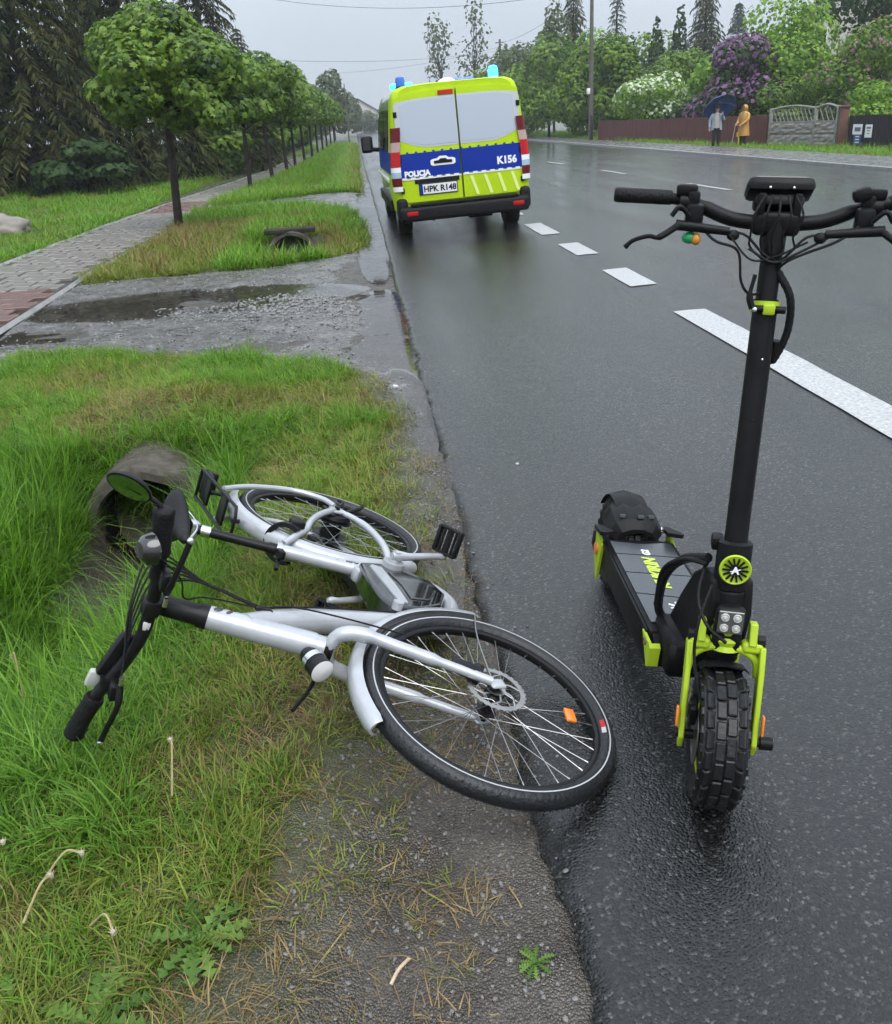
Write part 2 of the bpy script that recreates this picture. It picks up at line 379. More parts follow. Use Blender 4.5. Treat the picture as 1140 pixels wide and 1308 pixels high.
def H(x, y):
    if x > .42:
        if x < 12.9: return -.3
        return -.2-.03*min(max(x-15.6, 0), 4)
    h = ditch(x, y)
    h += .02*nz(x, y, 1.1, 1.0)+.008*nz(x, y, 4.5, 5.0)
    if y < 8: h += .005*nz(x, y, 14, 9.0)
    xb = lerp_tab(XB, y) if y < 6.4 else -.15
    e = sm(xb-.25, xb+.15, x)
    h += .02*(1-e)*sm(-4, -1.6, x) - .018*e
    h += .13*math.exp(-((x+1.27)/.6)**2-((y-5.5)/.55)**2) + .05*math.exp(-((x+.9)/.3)**2-((y-2.0)/.3)**2)
    h += .25*sm(-6.5, -16, x)
    if y < 2.6:
        for (a, b, c, d) in ((.02, 1.50, .17, .2), (.10, 1.05, .12, .14), (-.12, 1.22, .08, .12)): h -= .022*math.exp(-((x-a)/c)**2-((y-b)/d)**2)
    return h
def grass_m(x, y):
    """0..1 how much sward grows at (x, y)"""
    if .28 < x < 15.65: return 0.0
    if x >= 15.65: return 1.0
    if pave_l(y)-.06 < x < pave_r(y)+.05: return 0.0
    if in_drive(x, y): return 0.0
    if x < pave_l(y): return 1.0
    if abs(x+1.15) < .42 and 12.25 < y < 15.05: return 0.0
    if y < 6.6:
        xb = lerp_tab(XB, y)+.16*nz(x, y, 1.6, 2.0)+.07*nz(x, y, 5, 8.0)
        g = 1-sm(xb-.42, xb+.1, x)
        if abs(x+1.25) < .34 and 3.5 < y < 4.72: g *= .06
        return g
    xb = .12+.12*nz(x, y, 1.2, 2.0)
    return 1-sm(xb-.3, xb, x)

M_ground = soil_mat('wet_earth', (.034, .028, .022), (.078, .069, .058), (.050, .060, .018), attr='grass', peb=170, bump=.5, rough=(.13, .55))
M_gravel = soil_mat('wet_gravel', (.055, .052, .05), (.14, .135, .13), (.05, .05, .04), peb=34, rough=(.10, .42), bump=.8)
M_water = water_mat()
M_road = road_mat()
M_paint = pm('road_paint', (.54, .54, .53), .45, var=(48, (.22, .22, .22)), bump=(160, .5), coat=.6, coat_r=.2)
M_kerb = pm('kerb_concrete', (.30, .30, .29), .5, var=(6, (.18, .18, .175)), bump=(40, .4), coat=.4, coat_r=.3)
M_pave_r = soil_mat('wet_side_pavement', (.10, .10, .10), (.17, .17, .17), (.1, .1, .1), peb=60, rough=(.15, .35), bump=.3)

xs = [-250, -140, -80, -50, -35, -25, -18, -13, -10, -8, -6.5, -5.6] + list(np.arange(-5.2, -2.41, .14)) + list(np.arange(-2.4, .40, .045)) + [.45, 1, 3, 6, 9, 12, 12.95, 13.2, 15.6, 16.5, 18, 20, 24, 30, 45, 80, 140, 250]
ys = [-30, -12, -4, -1.5] + list(np.arange(-.6, 7.0, .045)) + list(np.arange(7.0, 20, .14)) + list(np.arange(20, 32, .5)) + list(np.arange(32, 80, 3)) + [90, 110, 150, 200, 280, 400]
V = [(x, y, H(x, y)) for y in ys for x in xs]; nx = len(xs)
F = [(j*nx+i, j*nx+i+1, (j+1)*nx+i+1, (j+1)*nx+i) for j in range(len(ys)-1) for i in range(nx-1)]
me = np_mesh('ground', V, F, M_ground, attrs={'grass': [grass_m(x, y) for x, y, _ in V]}, smooth=True)
struct(link('ground', me))

# road slab with broken left edge
rx = [0.0, .05, .2, .7, 1.5, 2.4, 3.3, 4.2, 6, 8, 10, 12, 12.7]
ry = [-25, -10, -4, -1] + list(np.arange(-.8, 9, .04)) + list(np.arange(9, 30, .2)) + list(np.arange(30, 100, 4)) + [120, 160, 220, 300, 398]
V = []; 
for y in ry:
    e = .30+.022*nz(0, y, 2.2, 4)+.02*nz(0, y, 9, 6)+.012*nz(0, y, 27, 7)
    V.append((e+.012, y, -.2)); V.append((e, y, -.012))
    for k, dx in enumerate(rx):
        x = e+dx if dx < .1 else .3+dx
        V.append((x, y, road_z(x)+(.004*nz(x, y, .9, 2) if k else -.006)))
m_ = len(rx)+2
F = [(j*m_+i, j*m_+i+1, (j+1)*m_+i+1, (j+1)*m_+i)[::-1] for j in range(len(ry)-1) for i in range(m_-1)]
F = [f[::-1] for f in F]
road = struct(link('road', np_mesh('road', V, F, M_road, smooth=True)))
def marking(x0, x1, y0, y1, xo=None):
    mb = MB(); n = max(2, int(abs(y1-y0)/.25)); vs = []; fs = []
    for j in range(n+1):
        t = j/n; y = y0+(y1-y0)*t
        for x in (x0, (x0+x1)/2, x1):
            xx = x+(xo(y) if xo else 0)+.006*nz(x*9, y, 6, 1)
            yy = y+(.03*nz(x*20, y, 3, 2) if j in (0, n) else 0)
            vs.append((xx, yy, road_z(xx)+.004*nz(xx, yy, .9, 2)+.007))
    for j in range(n):
        for i in range(2): fs.append((j*3+i, j*3+i+1, j*3+4+i, j*3+3+i))
    mb.add(vs, fs); return mb.build('lane_marking', M_paint, road)
for a, b in [(.6, 7.15), (8.4, 9.45), (10.62, 11.7), (12.75, 14.2), (15.6, 16.8), (18.2, 19.4), (20.8, 22), (23.4, 24.6), (26, 27.2), (28.6, 29.8), (31.2, 32.4)]:
    marking(2.47, 2.73, a, b)
for k in range(-1, 9):
    marking(-.07, .07, 11.6+6.65*k, 13.75+6.65*k, lambda y: 7.5-.036*(y-13.5))

# driveways (gravel) as fine sheets
def drive_z(x, y):
    z = H(x, y)+.016-.06*(1-sm(-.22, .1, drive_e(x, y)))-.04*sm(.22, .34, x)+.012*nz(x, y, 2.4, 11)+.006*nz(x, y, 9, 12)
    for (a, b, c, d) in PUDDLES:
        r = ((x-a)/c)**2+((y-b)/d)**2
        if r < 3: z -= .030*math.exp(-r*.9)
    return z
def drive_sheet(name, x0, x1, y0, y1, st, label):
    gx = np.arange(x0, x1, st); gy = np.arange(y0, y1, st*1.3); idx = {}; V = []; F = []
    def vi(i, j):
        if (i, j) not in idx:
            idx[(i, j)] = len(V); V.append((gx[i], gy[j], drive_z(gx[i], gy[j])))
        return idx[(i, j)]
    for j in range(len(gy)-1):
        for i in range(len(gx)-1):
            if in_drive(gx[i]+st/2, gy[j]+st/2, -.3): F.append((vi(i, j), vi(i+1, j), vi(i+1, j+1), vi(i, j+1)))
    return struct(link(name, np_mesh(name, V, F, M_gravel, smooth=True)), label)
drive_sheet('driveway', -3.62, .36, 4.0, 16.6, .06, 'wet gravel driveway with puddles across the verge')
drive_sheet('driveway', -3.62, .36, 16.5, 27, .12, 'far gravel driveway beyond the grass island')
def puddle(cx, cy, a, b, z, label, n=28, seed=0):
    mb = MB(); vs = [(cx, cy, z)]
    for i in range(n):
        t = 2*PI*i/n; r = 1.25+.2*nz(math.cos(t), math.sin(t), 1.6, seed)
        vs.append((min(cx+a*r*math.cos(t), .31), cy+b*r*math.sin(t), z))
    mb.add(vs, [(0, 1+i, 1+(i+1) % n) for i in range(n)])
    return struct(mb.build('puddle', M_water, smooth=0), label)
PZ = [-.004, -.0, -.002, -.024, -.027, -.022, -.02]
for i, (p, z) in enumerate(zip(PUDDLES, PZ)):
    zz = drive_z(p[0], p[1])+.012 if i < 4 else H(p[0], p[1])+.006
    puddle(*p, zz, ['long dark puddle across the gravel driveway', 'small puddle where the driveway meets the red paving', 'narrow puddle at the near grass edge of the driveway', 'pale puddle where the driveway meets the asphalt', 'wet strip along the asphalt before the driveway', 'wet strip along the asphalt beside the grass island', 'wet strip along the asphalt beside the van'][i], seed=i*2.3)
puddle(.12, 3.15, .12, .5, H(.12, 3.15)+.004, 'wet film along the asphalt edge beside the rear wheel', seed=27)
puddle(.16, 5.1, .14, .9, H(.16, 5.1)+.006, 'wet film along the asphalt edge beyond the culvert', seed=31)

# far pavement and kerb
def strip(name, mat, x0, x1, z, y0=-25, y1=398, dz=-.3, kind=True):
    mb = MB(); mb.box(((x0+x1)/2, (y0+y1)/2, z+dz/2), (x1-x0, y1-y0, -dz)); o = mb.build(name, mat, smooth=0)
    return struct(o)
strip('kerb', M_kerb, 13.0, 13.16, -.085)
strip('sidewalk', M_pave_r, 13.165, 15.65, -.115)

# block-paved footpath
M_bed = pm('paving_joint_sand', (.035, .033, .03), .7, bump=(60, .6))
M_pg = pm('grey_paver', (.27, .245, .22), .35, var=(3, (.18, .165, .15)), bump=(70, .5), coat=.7, coat_r=.22, rvar=.1)
M_pr = pm('red_paver', (.20, .105, .085), .35, var=(3, (.13, .075, .065)), bump=(70, .5), coat=.7, coat_r=.22, rvar=.1)
mb = MB(); vs = []; fs = []; yy = list(np.arange(5, 76, .5))
for j, y in enumerate(yy):
    l, r = pave_l(y), pave_r(y)
    for k in range(5): x = l+(r-l)*k/4; vs.append((x, y, H(x, y)+.016))
for j in range(len(yy)-1):
    for k in range(4): fs.append((j*5+k, j*5+k+1, j*5+6+k, j*5+5+k))
mb.add(vs, fs); pavement = struct(mb.build('pavement', M_bed), 'wet block-paved footpath')
def paver_mesh(mat, w, d):
    mb = MB(); mb.box((0, 0, 0), (w, d, .05), bev=.008, seg=1); me_ = mb.build('paver', mat, smooth=0); d_ = me_.data; bpy.data.objects.remove(me_); return d_
PW, PD = .275, .33
pv = [paver_mesh(M_pg, PW-.022, PD-.028), paver_mesh(M_pr, PW-.022, PD-.028)]
far = MB(); cnt = 0; y = 7.6; row = 0
while y < 60:
    l, r = pave_l(y)+.06, pave_r(y)-.06; n = int((r-l)/PW)
    off = (PW*.5 if row % 2 else 0)
    for i in range(n):
        x = l+PW/2+i*(r-l-PW*.5)/n+off
        red = y < 10.9+.4*nz(x, y, 2, 5) or 21.6 < y < 24.5
        z = H(x, y)+.028+random.uniform(-.004, .004)
        if cnt < 300:
            o = link('paver', pv[1 if red else 0], pavement); o.location = (x, y, z); o.rotation_euler = (random.uniform(-.012, .012), random.uniform(-.012, .012), random.uniform(-.01, .01)); cnt += 1
        else:
            far.box((x, y, z), (PW-.022, PD-.03, .05), mi=1 if red else 0)
    y += PD; row += 1
o = far.build('distant_pavers', [M_pg, M_pr], pavement, smooth=0); o['kind'] = 'stuff'
mb = MB()
for side in (pave_l, pave_r):
    pts = [(side(y), y, H(side(y), y)+.02) for y in np.arange(7.2, 60, 1.0)]
    mb.tube(pts, .035, n=4, mi=0, flat=1.0)
mb.build('path_edging', M_kerb, pavement, smooth=0)

# culvert pipes
M_conc = pm('culvert_concrete', (.10, .088, .072), .85, var=(16, (.045, .04, .033)), bump=(22, .25), spec=.15)
M_bore_shade = pm('painted_bore_shade', (.006, .0055, .005), .8, spec=.1, bump=(20, .5))  # near-black colour paints the shade inside the culvert pipes
def culvert(loc, ro, ri, ln, label, grp=None):
    t = thing('culvert_pipe', label, 'culvert', loc, 0, 'drain culverts in the ditch')
    mb = MB(); prof = [(ri, 0.02), (ri+.01, 0), (ro-.02, 0), (ro, .02), (ro+.004, ln*.1), (ro, ln*.2), (ro+.004, ln*.3), (ro, ln*.4), (ro+.004, ln*.5), (ro, ln), (ri, ln)]
    mb.lathe(prof, (0, 0, 0), (0, 1, 0), 64, closed=True)
    for i in range(len(mb.v)):
        x, y, z = mb.v[i]; k = .03*nz(x*2+y*2, z*2, 2.5, 4)+.012*nz(x*2+y*4, z*2, 8, 7); mb.v[i] = (x*(1+k), y+(.07*nz(x, z, 3.1, 3)+.03*nz(x, z, 9, 5)) if y < .1 else y, z*(1+k))
    mb.build('pipe', M_conc, t)
    mb = MB(); mb.lathe([(ri*.88, .03), (ri*.80, ln*.6)], (0, 0, 0), (0, 1, 0), 40); mb.build('bore_shade', M_bore_shade, t, smooth=60)  # this sleeve and the end disc below are added as painted interior darkness
    mb = MB(); mb.lathe([(0, 0), (ri, 0)], (0, ln*.6, 0), (0, -1, 0), 24); mb.build('bore_end_shade', M_bore_shade, t)
    return t
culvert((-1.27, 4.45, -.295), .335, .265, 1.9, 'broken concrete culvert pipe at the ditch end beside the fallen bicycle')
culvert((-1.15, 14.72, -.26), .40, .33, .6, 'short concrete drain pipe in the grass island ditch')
M_dconc = pm('mossy_dark_concrete', (.05, .048, .04), .85, var=(7, (.03, .03, .022)), bump=(30, .8), spec=.15)
def slab(loc, sz, label, rz=0):
    t = MB(); t.box((0, 0, 0), sz, bev=.02, seg=2)
    for i in range(len(t.v)):
        x, y, z = t.v[i]; t.v[i] = (x, y+.012*nz(x, z, 7, 2), z+.012*nz(x, y, 7, 4))
    o = t.build('culvert_headwall', M_dconc); o.location = loc; o.rotation_euler = (.15, 0, rz)
    return tag(o, label, 'headwall', 'concrete culvert headwalls')
slab((-1.15, 14.80, .145), (.80, .12, .08), 'dark concrete headwall over the drain in the grass island')
slab((-1.05, 26.3, -.12), (.8, .12, .55), 'weathered concrete headwall in the ditch beyond the far driveway')

# boulders
def boulder(loc, r, label, seed, mat):
    bm = bmesh.new(); bmesh.ops.create_icosphere(bm, subdivisions=4, radius=1)
    for v in bm.verts:
        n = mnoise.noise(v.co*1.3+Vector((seed, 0, 0)))*.22+mnoise.noise(v.co*3+Vector((seed, 3, 0)))*.12+mnoise.noise(v.co*9)*.04
        v.co = Vector((v.co.x*r[0], v.co.y*r[1], v.co.z*r[2]))*(1+n)
    me_ = bpy.data.meshes.new('boulder'); bm.to_mesh(me_); bm.free(); me_.materials.append(mat)
    for p_ in me_.polygons: p_.use_smooth = True
    o = link('boulder', me_); o.location = loc; return tag(o, label, 'boulder', 'field boulders on the lawn')
M_rock = pm('granite_boulder', (.28, .24, .20), .6, var=(2.5, (.17, .16, .14)), bump=(14, .8))
boulder((-7.15, 19.3, .10), (.50, .5, .27), 'large pale boulder on the lawn at the picture edge', 1, M_rock)
boulder((-10.6, 36, .3), (.75, .6, .42), 'grey boulder on the lawn under the spruces', 5, pm('grey_boulder', (.16, .16, .14), .7, var=(2, (.1, .1, .09)), bump=(14, .8)))

# ------------------------------------------------------------------ sward, weeds, stones
M_lush = leaf_mat('lush_grass', (.024, .085, .008), (.22, .40, .05), trans=.38)
M_turf = leaf_mat('short_turf', (.055, .095, .012), (.29, .33, .065), trans=.3)
M_dry = leaf_mat('dead_grass', (.10, .055, .022), (.34, .25, .11), trans=.2, coat=.1)
M_weed = leaf_mat('weed_leaf', (.05, .11, .02), (.14, .24, .045), trans=.25)
src = bpy.data.collections.new('sward_sources')
def tuft(name, mat, n, lmin, lmax, w, spread, lean, bend, seed, dry=0):
    r = np.random.default_rng(seed); V = []; F = []; A = []
    for b in range(n):
        L = r.uniform(lmin, lmax); a = r.uniform(0, 2*PI); rr = spread*math.sqrt(r.uniform(0, 1)); bx, by = rr*math.cos(a), rr*math.sin(a)
        da = a+r.normal(0, .7); dx, dy = math.cos(da), math.sin(da); px, py = -dy, dx
        ln = abs(r.normal(lean, lean*.5)); bd = abs(r.normal(bend, bend*.5)); W = w*r.uniform(.7, 1.3); o = len(V); lv = r.uniform(0, 1); sg = 3
        ang = ln; x = z = 0.0
        for k in range(sg+1):
            t = k/sg; ww = W*(1-t**2.2)*.5
            c = Vector((bx+dx*x, by+dy*x, z))
            if k < sg:
                V += [(c.x+px*ww, c.y+py*ww, c.z), (c.x-px*ww, c.y-py*ww, c.z+.0008)]; A += [lv, lv]
            else: V.append(tuple(c)); A.append(lv)
            ang = min(ang+bd/sg*(1+t), 2.4); x += math.sin(ang)*L/sg; z += math.cos(ang)*L/sg
        for k in range(sg-1): F += [(o+2*k, o+2*k+1, o+2*k+3), (o+2*k, o+2*k+3, o+2*k+2)]
        F.append((o+2*sg-2, o+2*sg-1, o+2*sg))
    TPL[name] = (np.array(V), np.array(F), np.array(A), mat)
    me_ = np_mesh(name, V, F, mat, attrs={'lv': A}, smooth=True)
    o_ = bpy.data.objects.new(name, me_); src.objects.link(o_)
K = {}; TPL = {}
specs = [('aa', M_lush, 24, .11, .30, .0062, .06, .3, .8), ('ab', M_lush, 22, .08, .22, .0058, .07, .4, 1.0), ('ac', M_lush, 18, .2, .46, .0066, .05, .18, .6),
         ('ba', M_turf, 26, .05, .14, .0045, .07, .45, .9), ('bb', M_turf, 30, .03, .09, .004, .07, .6, .9), ('bc', M_lush, 28, .05, .14, .0046, .07, .45, .9),
         ('ca', M_dry, 16, .05, .17, .0034, .07, 1.1, .5), ('cb', M_dry, 20, .03, .09, .0034, .06, 1.0, .8),
         ('da', M_lush, 30, .25, .5, .016, .16, .3, .6), ('db', M_turf, 30, .12, .3, .014, .16, .4, .7), ('dc', M_dry, 14, .2, .55, .010, .14, .3, .4)]
for i, s_ in enumerate(specs): tuft('blades_'+s_[0], s_[1], *s_[2:], seed=i+3); K[s_[0]] = i
def weed(name, seed, n=9, L=.13):
    r = np.random.default_rng(seed); V = []; F = []; A = []
    for b in range(n):
        a = 2*PI*b/n+r.normal(0, .2); l = L*r.uniform(.6, 1.1); dx, dy = math.cos(a), math.sin(a); px, py = -dy, dx; o = len(V); lv = r.uniform(0, 1); sg = 13
        for k in range(sg+1):
            t = k/sg; ww = (.005+.016*t)*(1.5 if k % 2 else .35)*(1-t**6)*l/.13 if k < sg else .001
            x = l*t; z = l*(.55*t-.5*t*t)*r.uniform(.9, 1.1)+.006
            V += [(dx*x+px*ww, dy*x+py*ww, z+.006*(k % 2)), (dx*x, dy*x, z-.004), (dx*x-px*ww, dy*x-py*ww, z+.006*(k % 2))]; A += [lv]*3
        for k in range(sg):
            q = o+3*k
            for i in (0, 1): F += [(q+i, q+i+1, q+i+4), (q+i, q+i+4, q+i+3)]
    TPL[name] = (np.array(V), np.array(F), np.array(A), M_weed)
    return np_mesh(name, V, F, M_weed, attrs={'lv': A}, smooth=True)
wm = [weed('blades_e%d' % k, 40+k, n=13+k) for k in range(3)]
for k in range(3): src.objects.link(bpy.data.objects.new('blades_e%d' % k, wm[k])); K['e%d' % k] = len(specs)+k
M_stone = pm('wet_pebble', (.17, .165, .155), .3, var=(1.5, (.09, .088, .084)), bump=(40, .3), coat=.6, coat_r=.15)
stn = bpy.data.collections.new('stone_sources')
for k in range(5):
    bm = bmesh.new(); bmesh.ops.create_icosphere(bm, subdivisions=1 if k < 3 else 2, radius=1)
    for v in bm.verts: v.co = Vector((v.co.x*1.2, v.co.y*.9, v.co.z*.6))*(1+.35*mnoise.noise(v.co*1.1+Vector((k*7, 0, 0))))
    me_ = bpy.data.meshes.new('pebble_%d' % k); bm.to_mesh(me_); bm.free(); me_.materials.append(M_stone)
    stn.objects.link(bpy.data.objects.new('pebble_%d' % k, me_))
def scatter_tree(name, coll):
    g = bpy.data.node_groups.new(name, 'GeometryNodeTree')
    g.interface.new_socket('Geometry', in_out='INPUT', socket_type='NodeSocketGeometry'); g.interface.new_socket('Geometry', in_out='OUTPUT', socket_type='NodeSocketGeometry')
    N = g.nodes; i = N.new('NodeGroupInput'); o = N.new('NodeGroupOutput'); ip = N.new('GeometryNodeInstanceOnPoints'); ci = N.new('GeometryNodeCollectionInfo')
    ci.inputs['Collection'].default_value = coll; ci.inputs['Separate Children'].default_value = True; ci.inputs['Reset Children'].default_value = True
    def attr(nm, ty):
        a = N.new('GeometryNodeInputNamedAttribute'); a.data_type = ty; a.inputs['Name'].default_value = nm
        return next(s for s in a.outputs if s.enabled and s.name == 'Attribute')
    e = N.new('FunctionNodeEulerToRotation'); L_ = g.links
    L_.new(attr('rot', 'FLOAT_VECTOR'), e.inputs[0]); L_.new(e.outputs[0], ip.inputs['Rotation']); L_.new(attr('scl', 'FLOAT_VECTOR'), ip.inputs['Scale'])
    L_.new(attr('idx', 'INT'), ip.inputs['Instance Index']); ip.inputs['Pick Instance'].default_value = True
    L_.new(i.outputs[0], ip.inputs['Points']); L_.new(ci.outputs[0], ip.inputs['Instance']); L_.new(ip.outputs[0], o.inputs[0])
    return g
GT = {'sward': scatter_tree('sward_scatter', src), 'stone': scatter_tree('stone_scatter', stn)}
def scatter(name, P, kind, label, cat=None):
    """P: list of (x, y, z, rx, ry, rz, sx, sz, idx)"""
    A = np.asarray(P, np.float32); me_ = bpy.data.meshes.new(name); me_.vertices.add(len(A)); me_.vertices.foreach_set('co', np.ascontiguousarray(A[:, :3]).ravel())
    a = me_.attributes.new('rot', 'FLOAT_VECTOR', 'POINT'); a.data.foreach_set('vector', np.ascontiguousarray(A[:, 3:6]).ravel())
    a = me_.attributes.new('scl', 'FLOAT_VECTOR', 'POINT'); a.data.foreach_set('vector', np.ascontiguousarray(A[:, [6, 6, 7]]).ravel())
    a = me_.attributes.new('idx', 'INT', 'POINT'); a.data.foreach_set('value', A[:, 8].astype(np.int32))
    o = link(name, me_); md = o.modifiers.new('scatter', 'NODES'); md.node_group = GT[kind]
    return tag(o, label, kind='stuff')
def scatter_real(name, P, label):
    """the same, as one plain mesh (traces faster where blades overlap)"""
    A = np.asarray(P); names = sorted(TPL); mats = []; Vs = []; Fs = []; Ls = []; Ms = []; off = 0
    for i, nm in enumerate(names):
        S = A[A[:, 8] == i]
        if not len(S): continue
        TV, TF, TA, mat = TPL[nm]
        if mat not in mats: mats.append(mat)
        cx, sx_, cy_, sy_, cz, sz_ = np.cos(S[:, 3]), np.sin(S[:, 3]), np.cos(S[:, 4]), np.sin(S[:, 4]), np.cos(S[:, 5]), np.sin(S[:, 5])
        R = np.empty((len(S), 3, 3))
        R[:, 0] = np.stack([cz*cy_, cz*sy_*sx_-sz_*cx, cz*sy_*cx+sz_*sx_], 1); R[:, 1] = np.stack([sz_*cy_, sz_*sy_*sx_+cz*cx, sz_*sy_*cx-cz*sx_], 1); R[:, 2] = np.stack([-sy_, cy_*sx_, cy_*cx], 1)
        V = np.einsum('nij,nkj->nki', R, TV[None]*S[:, None, [6, 6, 7]])+S[:, None, :3]
        Vs.append(V.reshape(-1, 3)); Fs.append((TF[None]+(np.arange(len(S))*len(TV))[:, None, None]).reshape(-1, 3)+off); off += len(S)*len(TV)
        Ls.append((.55*rng.random(len(S))[:, None]+.45*TA[None]).ravel()); Ms.append(np.full(len(S)*len(TF), mats.index(mat)))
    me_ = np_mesh(name, np.concatenate(Vs), np.concatenate(Fs), mats, np.concatenate(Ms), {'lv': np.concatenate(Ls)}, True)
    return tag(link(name, me_), label, kind='stuff')
def pick(w):
    ks = list(w); s = random.random()*sum(w.values())
    for k in ks:
        s -= w[k]
        if s <= 0: return K[k]
    return K[ks[-1]]
P = []
# near verge
for _ in range(30000):
    x = random.uniform(-2.9, .3); y = random.uniform(.6, 7.6)
    if x < -.42*y-.75: continue
    g = grass_m(x, y)
    if random.random() > g**1.3:
        if y < 3.4 and x < lerp_tab(XB, y)+.30 and random.random() < .16+.35*max(0, nz(x, y, 3, 61)):
            s = random.uniform(.4, .8); P.append((x, y, H(x, y)-.004, random.gauss(0, .2), random.gauss(0, .2), random.uniform(0, 6.28), s, s*.7, pick({'ca': .4, 'cb': .5, 'bb': .12})))
        continue
    br = nz(x, y, 1.7, 21)+.5*nz(x, y, 5, 22)
    dt = ditch(x, y)
    lush = (sm(-.55, -1.1, x)*.75+(.5 if dt < -.12 else 0))*sm(1.5, 2.3, y)+.22*sm(-.3, -.8, x)*sm(1.2, 2.0, y)+.4*br
    if y > 4.9: lush = .25+.5*br
    edge = 1-g
    if edge > .22: w = {'ca': .30, 'cb': .3, 'bb': .3, 'ba': .12}
    elif lush > .62: w = {'aa': .22, 'ab': .34, 'ac': .03 if dt > -.1 else .14, 'bc': .4, 'ba': .12, 'ca': .06, 'e0': .008}
    elif lush > .3: w = {'ab': .18, 'bc': .5, 'ba': .25, 'ca': .07, 'cb': .05, 'e1': .006}
    else: w = {'ba': .36, 'bb': .3, 'bc': .18, 'ca': .13, 'cb': .13}
    if lush <= .62 and br < -.20: w = {'ca': .35, 'cb': .35, 'bb': .25, 'ba': .15}
    s = random.uniform(.75, 1.2)*(1.0 if dt < -.1 else .80)
    if random.random() > (.95 if lush > .62 else .72): continue
    P.append((x, y, H(x, y)-.004, random.gauss(0, .12), random.gauss(0, .12), random.uniform(0, 2*PI), s, s*random.uniform(.8, 1.2), pick(w)))
scatter_real('verge_grass', P, 'rain-wet green grass on the verge around the bicycle and ditch')
# grass island, far verge
P = []
for _ in range(6500):
    x = random.uniform(-3.6, .15); y = random.uniform(11.4, 21.4)
    g = grass_m(x, y)
    if random.random() > g: continue
    br = nz(x, y, .8, 31); yel = x < -1.9 and y < 18
    w = {'db': .5, 'dc': .10, 'ba': .3} if (yel or br < -.15 or g < .8) else {'da': .45, 'db': .3, 'ab': .3, 'dc': .03}
    s = random.uniform(.5, .85)
    P.append((x, y, H(x, y)-.01, random.gauss(0, .1), random.gauss(0, .1), random.uniform(0, 2*PI), s, s*random.uniform(.7, 1.1), pick(w)))
scatter('island_grass', P, 'sward', 'grass and weeds on the island between the two driveways')
P = []
for _ in range(9000):
    y = 23+60*random.random()**1.7; x = random.uniform(-3.7, .2)
    if random.random() > grass_m(x, y): continue
    w = {'da': .5, 'db': .4, 'dc': .1 if x < -.4 else .5}
    s = random.uniform(.6, .95)*(1+max(0, y-35)*.015)
    P.append((x, y, H(x, y)-.01, random.gauss(0, .1), random.gauss(0, .1), random.uniform(0, 2*PI), s, s*random.uniform(.6, .9), pick(w)))
scatter('roadside_grass', P, 'sward', 'long grass in the roadside ditch beyond the far driveway')
P = []
for _ in range(9500):
    y = 11+42*random.random()**1.3; x = -5.25-(y*.62)*random.random()**1.2
    if x > pave_l(y)-.03: continue
    br = nz(x, y, .35, 41)
    w = {'da': .55, 'db': .3, 'dc': .03} if br > -.05 else {'db': .6, 'da': .25, 'dc': .05}
    s = random.uniform(.55, .9)*(1+max(0, y-20)*.02)
    P.append((x, y, H(x, y)-.01, random.gauss(0, .1), random.gauss(0, .1), random.uniform(0, 2*PI), s, s*random.uniform(.45, .75), pick(w)))
scatter('lawn_grass', P, 'sward', 'green lawn beyond the paved footpath')
P = []
for _ in range(4500):
    y = 20+75*random.random(); x = 15.75+7*random.random()**1.4
    w = {'da': .5, 'db': .55, 'dc': .12}; s = random.uniform(.7, 1.2)*(1+max(0, y-40)*.01)
    P.append((x, y, H(x, y)-.02, random.gauss(0, .1), random.gauss(0, .1), random.uniform(0, 2*PI), s, s*random.uniform(.5, .8), pick(w)))
scatter('far_verge_grass', P, 'sward', 'grass strip along the garden fences across the road')
# grit and pebbles
P = []
for _ in range(22000):
    if random.random() < .62:
        x = random.uniform(-3.5, .3); y = random.uniform(5.5, 14)
        if not in_drive(x, y, .0): continue
        rough_zone = math.exp(-((x+.7)/1.1)**2-((y-9.0)/.75)**2)
        if random.random() > .22+rough_zone: continue
        s = random.uniform(.006, .016)*(1+1.1*rough_zone*random.random()); z = drive_z(x, y)
    else:
        y = random.uniform(.6, 7); xb = lerp_tab(XB, y); x = random.uniform(xb-.25, .6)
        if x > .3:
            if random.random() > .16*math.exp(-(x-.3)/.1): continue
            z = road_z(x)
        else: z = H(x, y)
        s = random.choice([.0018, .0022, .0025, .003, .0035, .004, .005, .0065])
    P.append((x, y, z+s*.2, random.gauss(0, .3), random.gauss(0, .3), random.uniform(0, 6.28), s, s, random.randrange(5)))
scatter('gravel', P, 'stone', 'loose wet gravel on the driveway and asphalt edge')

